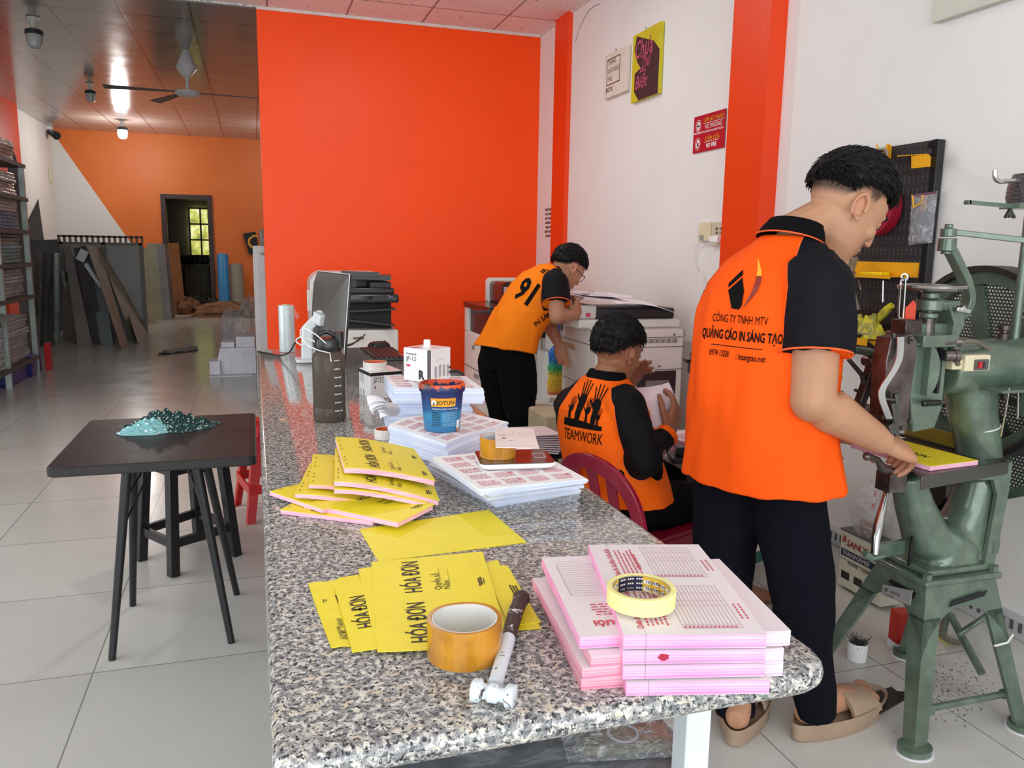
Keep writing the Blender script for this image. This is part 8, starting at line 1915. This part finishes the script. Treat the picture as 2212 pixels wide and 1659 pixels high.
J['hands'] = [(J['wrR'], dR, Vector((-.15, -.50, .85)), -1, (.62, .68, .74, .80), dict(s=1.10, thumb=(.75, .65, -.35), tc=.3)), (J['wrL'], dL, Vector((-.2, .3, .9)), 1, (.3, .35, .4, .4), dict(s=1.0))]
J['hipR'], J['hipL'] = J['hip']+R1*.09-up*.03, J['hip']-R1*.09-up*.03; J['lshift'] = .06
J['knR'], J['anR'], J['toeR'], J['fzR'] = PW(1730, 1290, 2.12), Vector((1.42, 1.68, .12)), Vector((1.675, 1.742, 0)), .043
J['knL'], J['anL'], J['toeL'], J['fzL'] = PW(1558, 1280, 2.26), Vector((1.222, 1.735, .12)), Vector((1.365, 1.885, 0)), .035
J['hemR'], J['hemL'] = PW(1762, 1545, 2.19), PW(1588, 1545, 2.22)
J['legr'] = (.102, .095, .079, .066, .056); J['slr'] = (.086, .088, .084); J['sl'] = .60; J['seam'] = (1.36, 1.20); J['arm_h'] = .70
J['stub'] = [(-1, -.60), (-.5, -.46), (-.2, -.02), (.05, .05), (.2, -.12), (.42, -.10), (.5, .2), (.8, .5), (1, .6)]; J['coff'] = Vector((-.012, 0, -.006))
sk1 = skin_mat('tan_skin', 'bf8d6e'); sh1 = shirt_mat('orange_black_polo', 'ff5a0c', '121218')
m_navy = pm('navy_black_cloth', '0c0d16', .9, var=.05, Specular_IOR_Level=.12)
man, shirt = person('person', 'standing young man in orange and black polo shirt working at the green machine', J, (sh1, m_navy, m_col, m_pip), sk1, h1, 1.0, vox=.0038)
LN = [(-1, -.20), (-.5, -.10), (-.1, .28), (.4, .42), (.7, .50), (1, .62)]
hair(man, J['headc'], *h1, 1.08, LN, .024, m_hair, 4200, 3, (0, .7, .1), (.018, .042))
L1 = lambda x, y, z: J['headc']+(h1[0]*x+h1[1]*y+h1[2]*z)*1.08
for k in (-1, 1):
    b = MB(); b.tube([L1(k*.016, .0905, .016), L1(k*.028, .0915, .011), L1(k*.044, .081, .013)], [.0012, .0016, .001], 5); b.build('eyelashes', m_hair, man)
    b = MB(); b.tube([L1(k*.015, .0945, .037), L1(k*.030, .0925, .042), L1(k*.050, .076, .038)], [.0025, .0035, .0015], 6); b.build('eyebrow', m_hair, man)
b = MB(); b.tube([L1(-.020, .0935, -.057), L1(0, .0985, -.0575), L1(.020, .0935, -.057)], [.001, .0016, .001], 5); b.build('lip_line', pm('lip_brown', '8a4a42', .5), man)
# print on his back
D1 = Vector((.80, .60, -.03)).normalized(); PX_ = Vector((D1.y, -D1.x, 0)).normalized(); pc = PW(1578, 690, 2.0); m_sprint = pm('shirt_black_print', '0f0d0e', .8, Specular_IOR_Level=.12)
WK = .68
def pr(b, s_, x, z, size, **kw): kw['sx'] *= WK; vs, fs = text_geo(s_, size, align='CENTER', **kw); put2d(b, vs, fs, pc+PX_*x*WK+up*z, PX_, up, 0)
b = MB(); pr(b, 'CÔNG TY TNHH MTV', -.005, -.012, .030, bold=.02, sx=.80); pr(b, 'QUẢNG CÁO IN SÁNG TẠO', .004, -.055, .034, bold=.025, sx=.78); pr(b, '0974 13230', -.075, -.100, .022, bold=.01, sx=.85); pr(b, ': insangtao.net', .060, -.103, .023, bold=.01, sx=.9)
b.add([pc+PX_*x*WK+up*z for x, z in ((-.115, -.071), (.105, -.071), (.105, -.073), (-.115, -.073))], [(0, 1, 2, 3)])
for q in (((-.075, .085), (-.028, .128), (-.022, .112), (-.072, .072)), ((-.071, .064), (-.052, .078), (-.030, .030), (-.025, .032), (-.046, .083), (-.020, .104), (-.002, .064), (-.002, .022), (-.012, .008), (-.045, .010))): b.add([pc+PX_*(x*.72+.004)+up*(z*.85+.016) for x, z in q], [tuple(range(len(q)))])
n_ = 14
for i in range(n_):
    def S(t_, w_): return pc+PX_*(.005+.040*math.sin(t_*PI*.95)+w_*.011*math.sin(t_*PI))+up*(.008+.150*t_)
    def S2(t_, w_): x = .006+.050*math.sin(t_*2.6)*(1-.35*t_)+w_*.010*math.sin(t_*PI); return pc+PX_*(x*.8)+up*(.026+.13*t_)
    t0, t1 = i/n_, (i+1)/n_; b.add([S2(t0, -1), S2(t0, 1), S2(t1, 1), S2(t1, -1)], [(0, 1, 2, 3)], 1 if t0 < .62 else 2)
pb_ = project(b, shirt, D1); pb_.build('back_print', (m_sprint, pm('ember_print', '8c2a1c', .5), pm('flame_print', 'ffb02e', .5)), shirt, smooth=False)
# slippers
m_slip = pm('beige_foam_slipper', 'a58c76', .7, var=.05)
def slipper(an, toe, label, parent):
    fd = Vector((toe.x-an.x, toe.y-an.y, 0)); L_ = fd.length; fd.normalize(); sd = Vector((-fd.y, fd.x, 0)); O = Vector((an.x, an.y, 0)); b = MB()
    def outl(z, k):
        P = []
        for i in range(32):
            a = 2*PI*i/32; x = -.075+(L_+.115)*(.5+.5*math.cos(a)); f_ = (x+.075)/(L_+.115); w_ = .042+.020*math.sin(min(1, f_*1.2)*PI*.6)+.006*math.sin(f_*PI); P.append(O+fd*(x*k+(1-k)*.06)+sd*math.copysign(abs(math.sin(a))**.8, math.sin(a))*w_*k+up*z)
        return P
    b.loft([outl(.0, .92), outl(.008, .99), outl(.026, .98), outl(.044, 1.02), outl(.054, 1.01), outl(.052, .97), outl(.036, .93)]); sl_ = b.build('slipper', m_slip, parent)
    b = MB(); rings = []
    for i in range(9):
        t_ = i/8; x = L_*(.38+.46*t_); hgt = .092-.034*t_; w_ = .063+.001*t_; rings.append([O+fd*(x-.018*math.sin(q))+sd*w_*math.cos(q)+up*(.030+hgt*abs(math.sin(q))**.7*.92) for q in [PI*j/16 for j in range(17)]]+[O+fd*(x-.018*math.sin(q))+sd*(w_-.008)*math.cos(q)+up*(.024+(hgt-.008)*abs(math.sin(q))**.7*.92) for q in [PI*(16-j)/16 for j in range(17)]])
    b.loft(rings); o = b.build('strap', m_slip, sl_)
    return sl_
slipper(J['anR'], J['toeR'], '', man); slipper(J['anL'], J['toeL'], '', man)
# ------------------------------------------------------------------ seated man
F3 = Vector((.93, .37, 0)).normalized(); R3 = Vector((.37, -.93, 0)).normalized(); Hf = Vector((.95, .31, 0)).normalized(); a = math.radians(20)
h3 = frame(Hf*math.cos(a)+Vector((0, 0, -math.sin(a))), Hf*math.sin(a)+Vector((0, 0, math.cos(a))))
J = dict(F=F3, R=R3, hip=PW(1335, 1062, 2.68), s=.84, hs=.90)
J['torso'] = [(PW(1338, 1070, 2.66), .190, .155, F3), (PW(1330, 1025, 2.68), .178, .150, F3), (PW(1318, 975, 2.69), .176, .145, F3), (PW(1308, 925, 2.70), .185, .142, F3), (PW(1300, 885, 2.70), .185, .128, F3), (PW(1302, 850, 2.71), .150, .10, F3), (PW(1306, 826, 2.71), .10, .078, F3), (PW(1308, 812, 2.71), .07, .068, F3)]
J['neck'] = PW(1311, 812, 2.71); J['headc'] = PW(1333, 762, 2.71)
J['shR'], J['elR'], J['wrR'] = PW(1352, 880, 2.58), PW(1392, 992, 2.50), PW(1446, 932, 2.60)
J['shL'], J['elL'], J['wrL'] = PW(1240, 875, 2.84), PW(1335, 950, 3.0), PW(1345, 845, 2.90)
J['armr'] = (.048, .042, .027); dR = PW(1462, 880, 2.63)-J['wrR']; dL = PW(1372, 808, 2.88)-J['wrL']
J['hands'] = [(J['wrR'], dR, R3*.9+Vector((.3, 0, 0)), -1, (.45, .5, .55, .6), dict(s=.98, thumb=(.7, .7, -.3))), (J['wrL'], dL, Vector((-.3, .9, .1)), 1, (.25, .3, .4, .45), dict(s=.95))]
J['hipR'], J['hipL'] = J['hip']+R3*.09-up*.03, J['hip']-R3*.09-up*.03
J['knR'], J['anR'], J['toeR'] = PW(1500, 1088, 2.78), Vector((1.50, 2.37, .08)), Vector((1.68, 2.40, 0))
J['knL'], J['anL'], J['toeL'] = Vector((1.46, 2.60, .47)), Vector((1.69, 2.47, .08)), Vector((1.855, 2.455, 0))
J['hemR'], J['hemL'] = J['knR'].lerp(J['anR'], .14), J['knL'].lerp(J['anL'], .14)
J['long'] = False; J['legr'] = (.092, .086, .074, .074); J['slr'] = (.068, .060, .040); J['seam'] = (.9, .78); J['arm_h'] = .58; J['foldamp'] = .009
J['stub'] = [(-1, -.6), (-.5, -.52), (-.2, -.15), (.3, .0), (.45, .2), (.8, .5), (1, .6)]; J['stubk'] = .8
sk3 = skin_mat('brown_skin', '9a684c', 'a8604c'); sh3 = shirt_mat('orange_black_long_polo', 'ff6a0e', '0f0f14')
m_shorts = pm('black_cloth', '09090c', .9, var=.05, Specular_IOR_Level=.12)
man3, shirt3 = person('person', 'seated man with black hair in orange and black long-sleeved shirt, counting pink forms', J, (sh3, m_shorts, m_col, m_pip), sk3, h3, 5.0, vox=.0042, sleeve='long')
hair(man3, J['headc'], *h3, .90, [(-1, -.62), (-.6, -.5), (-.25, -.1), (.1, .15), (.4, .2), (.7, .35), (1, .5)], .020, m_hair, 4200, 8, (0, .5, .1), (.018, .040))
L3 = lambda x, y, z: J['headc']+(h3[0]*x+h3[1]*y+h3[2]*z)*.90
b = MB(); b.tube([L3(.015, .0945, .037), L3(.030, .0925, .042), L3(.050, .076, .038)], [.0025, .0035, .0015], 6); b.build('eyebrow', m_hair, man3)
b = MB(); b.tube([L3(.016, .0905, .014), L3(.028, .0915, .010), L3(.044, .081, .012)], [.0012, .0016, .001], 5); b.build('eyelashes', m_hair, man3)
D3 = Vector((.72, .69, -.08)).normalized(); P3 = Vector((D3.y, -D3.x, 0)).normalized(); pc = PW(1243, 934, 2.55)
b = MB(); vs, fs = text_geo('TEAMWORK', .050, bold=.012, sx=.56, align='CENTER'); put2d(b, vs, fs, pc+up*-.036, P3, up)
def arm_hand(x, z, s_, lean=0):
    T = lambda a, c: pc+P3*(x*.72+(a+lean*c)*s_*.8)+up*(z+c*s_)
    b.add([T(*p) for p in ((-.12, 0), (.12, 0), (.09, .55), (.24, .75), (.22, .9), (.05, 1.0), (-.18, .95), (-.20, .75), (-.09, .55))], [tuple(range(9))])
    for fx, dx, l in ((-.15, -.10, .5), (-.05, -.03, .62), (.06, .05, .60), (.16, .14, .50)): b.add([T(fx-.035, .88), T(fx+.035, .88), T(fx+dx+.025, .92+l), T(fx+dx-.025, .92+l)], [(0, 1, 2, 3)])
    b.add([T(-.12, .62), T(-.16, .80), T(-.40, .98), T(-.42, .92)], [(0, 1, 2, 3)])
arm_hand(-.035, .030, .085, .05); arm_hand(-.080, .025, .052); arm_hand(.015, .022, .055); arm_hand(.052, .020, .085, -.05); arm_hand(.075, .018, .04)
b.add([pc+P3*x*.72+up*z for x, z in ((-.115, .008), (.10, .008), (.10, .022), (-.05, .034), (-.115, .032))], [tuple(range(5))])
project(b, shirt3, D3).build('back_print', m_sprint, shirt3, smooth=False)
# forms in his hands
q = [PW(1362, 832, 2.80), PW(1448, 826, 2.76), PW(1462, 884, 2.66), PW(1418, 945, 2.60)]
for i in range(6):
    k = i*.006; A = PW(1368-3*i, 838+3*i, 2.78-.02*i); B_ = PW(1446+3*i, 826+6*i, 2.74-.015*i); C_ = PW(1462-5*i, 900+5*i, 2.68-.01*i); E = PW(1412-1*i, 935+1*i, 2.66-.01*i)
    b = MB(); b.grid(lambda u, v: A.lerp(B_, u).lerp(E.lerp(C_, u), v)+Vector((0, -.02*math.sin(PI*u), 0)), 8, 8, (.0, .0012, 0)); o = b.build('held_forms', m_pinkp)
    tag(o, 'pink form set fanned in the seated man\'s hands, %s' % ['rearmost one', 'second from the back', 'third from the back', 'third from the front', 'second from the front', 'front one with grey print'][i], 'forms', 'pink forms held by the seated man')
b = MB(); f_ = lambda u, v: A.lerp(B_, u).lerp(E.lerp(C_, u), v)+Vector((0, -.02*math.sin(PI*u)-.0012, 0)); rr = random.Random(4)
for i in range(16):
    u = .08+.055*i; v = .1
    while v < .85: l = rr.uniform(.02, .08); b.add([f_(u, v), f_(u+.008, v), f_(u+.008, v+l), f_(u, v+l)], [(0, 1, 2, 3)]); v += l+.03
b.build('lettering', pm('grey_form_print', '9a8f96', .6), o, smooth=False)
# his chair
ch = thing('plastic_chair', (1.13, 2.37, 0), 'dark red plastic chair with slatted back under the seated man', 'chair')
sc = PW(1372, 1098, 2.66); sc.z = .41
def cp_(x, y, z): return sc+R3*x+F3*y+up*z
b = MB(); b.loft([[cp_(x, y, z) for x, y in rrect(-.155, .155, -.15, .16, (.04,)*4, 5)] for z in (-.012, .006)]); b.loft([[cp_(x, y, z) for x, y in rrect(-.16, .16, -.155, .165, (.04,)*4, 5)] for z in (-.045, -.008)]); b.build('seat', m_chair, ch)
for sx in (-1, 1):
    for sy in (-1, 1):
        b = MB(); b.tube([cp_(sx*.135, sy*.135, -.03), cp_(sx*.165, sy*.165, -.393)], [.024, .018], 10); b.build('leg', m_chair, ch)
def arch(t_):  # frame of the back, from left base over the top to right base
    a = PI*t_; return cp_(-.165*math.cos(a), -.15-.07*math.sin(a)**.8, .25*math.sin(a)**.55)
b = MB(); pts = [arch(i/28) for i in range(29)]; rings = []
for i, p in enumerate(pts):
    d = (pts[min(i+1, 28)]-pts[max(i-1, 0)]).normalized(); n2_ = d.cross(-F3).normalized(); rings.append([p+n2_*x+F3*y for x, y in ((-.024, -.010), (.024, -.010), (.024, .010), (-.024, .010))])
b.loft(rings); b.build('back_frame', m_chair, ch, bevel=.004)
for x in (-.08, 0, .08):
    top_z = .25*math.sin(math.acos(max(-1, min(1, x/.165))))**.55; b = MB(); b.bar(cp_(x*.9, -.152, .0), cp_(x, -.15-.065*(top_z/.25), top_z-.01), .038, .010, up=tuple(F3)); b.build('slat', m_chair, ch, bevel=.002)
# ------------------------------------------------------------------ man bending over the copier
F2 = Vector((.93, .37, 0)).normalized(); R2 = Vector((.37, -.93, 0)).normalized(); Hf = Vector((.97, .20, 0)).normalized(); a = math.radians(38)
h2 = frame(Hf*math.cos(a)+Vector((0, 0, -math.sin(a))), Hf*math.sin(a)+Vector((0, 0, math.cos(a))))
tl = math.radians(48); Fb = (F2*math.cos(tl)-up*math.sin(tl)).normalized()
J = dict(F=F2, R=R2, hip=PW(1094, 770, 4.28), s=.92, hs=.93)
J['torso'] = [(PW(1092, 755, 4.28), .195, .150, (F2+Fb*.3).normalized()), (PW(1108, 720, 4.27), .172, .13, (F2*.6+Fb*.6).normalized()), (PW(1130, 682, 4.26), .168, .13, Fb), (PW(1154, 645, 4.25), .175, .128, Fb), (PW(1172, 618, 4.24), .17, .112, Fb), (PW(1188, 597, 4.24), .12, .085, Fb), (PW(1198, 588, 4.24), .07, .065, Fb)]
J['neck'] = PW(1200, 586, 4.24); J['headc'] = PW(1225, 582, 4.22)
J['shR'], J['elR'], J['wrR'] = PW(1200, 612, 4.08), PW(1203, 684, 4.02), PW(1243, 680, 4.12)
J['shL'], J['elL'], J['wrL'] = PW(1176, 615, 4.40), PW(1186, 700, 4.45), PW(1206, 742, 4.42)
J['armr'] = (.046, .040, .027); dR = PW(1250, 655, 4.18)-J['wrR']; dL = PW(1213, 768, 4.40)-J['wrL']
J['hands'] = [(J['wrR'], dR, -R2*-1, -1, (.4, .45, .5, .5), dict(s=.95)), (J['wrL'], dL, Vector((.2, .9, .2)), 1, (.2, .2, .3, .3), dict(s=.9))]
J['hipR'], J['hipL'] = J['hip']+R2*.085-up*.03, J['hip']-R2*.085-up*.03
for k, px, w in (('R', 1112, 4.16), ('L', 1072, 4.36)):
    g = PW(px, 1000, w); kn = Vector((g.x+.03, g.y, .42)); an = Vector((g.x, g.y, .09)); J['kn'+k], J['an'+k], J['toe'+k], J['hem'+k] = kn, an, an+F2*.17, an
J['legr'] = (.102, .092, .072, .068, .066); J['slr'] = (.068, .070, .070); J['sl'] = .62; J['seam'] = (1.2, 1.0); J['arm_h'] = .55
J['stub'] = [(-1, -.6), (-.5, -.52), (-.2, -.15), (.3, .0), (.45, .2), (.8, .5), (1, .6)]
sk2 = skin_mat('light_brown_skin', 'b98465'); sh2 = shirt_mat('light_orange_black_shirt', 'ff8412', '131317')
man2, shirt2 = person('person', 'man in glasses and orange and black shirt bending over the copiers', J, (sh2, m_shorts, m_col, m_pip), sk2, h2, 9.0, vox=.0055)
hair(man2, J['headc'], *h2, .93, [(-1, -.5), (-.6, -.4), (-.25, -.05), (.1, .2), (.4, .2), (.7, .35), (1, .5)], .022, m_hair, 2200, 5, (0, .5, 0), (.018, .036))
L2 = lambda x, y, z: J['headc']+(h2[0]*x+h2[1]*y+h2[2]*z)*.93
b = MB()
for k in (-1, 1):
    b.tube([L2(k*(.034+.024*math.cos(q)), .101-.01*abs(math.cos(q)), .010+.019*math.sin(q)) for q in [2*PI*i/16 for i in range(16)]], .0018, 5, closed=True); b.tube([L2(k*.058, .093, .016), L2(k*.078, .02, .012), L2(k*.080, -.015, .005)], .0018, 5)
b.tube([L2(-.010, .102, .014), L2(.010, .102, .014)], .0018, 5); b.build('glasses', m_cdk, man2)
D2 = Vector((.75, .60, -.45)).normalized(); ax2 = (J['torso'][5][0]-J['torso'][1][0]).normalized(); side2 = D2.cross(ax2).normalized()*1.0
pc = PW(1120, 640, 4.1); b = MB()
for s_, o_, sz in (('91', -.01, .17), ('ni', .17, .05)): vs, fs = text_geo(s_, sz, bold=.03, sx=.8, align='CENTER'); put2d(b, vs, fs, pc+ax2*o_, side2, ax2)
project(b, shirt2, D2, .003, .02).build('back_print', m_sprint, shirt2, smooth=False)
pc = PW(1178, 690, 3.9); b = MB(); vs, fs = text_geo('IN SÁNG TẠO', .034, bold=.02); put2d(b, vs, fs, pc-CR*.04-up*.02, (CR*.75+up*.55).normalized(), (up*.75-CR*.55).normalized()); project(b, shirt2, CF, .003, .02).build('side_print', m_sprint, shirt2, smooth=False)
bpy.context.view_layer.update()
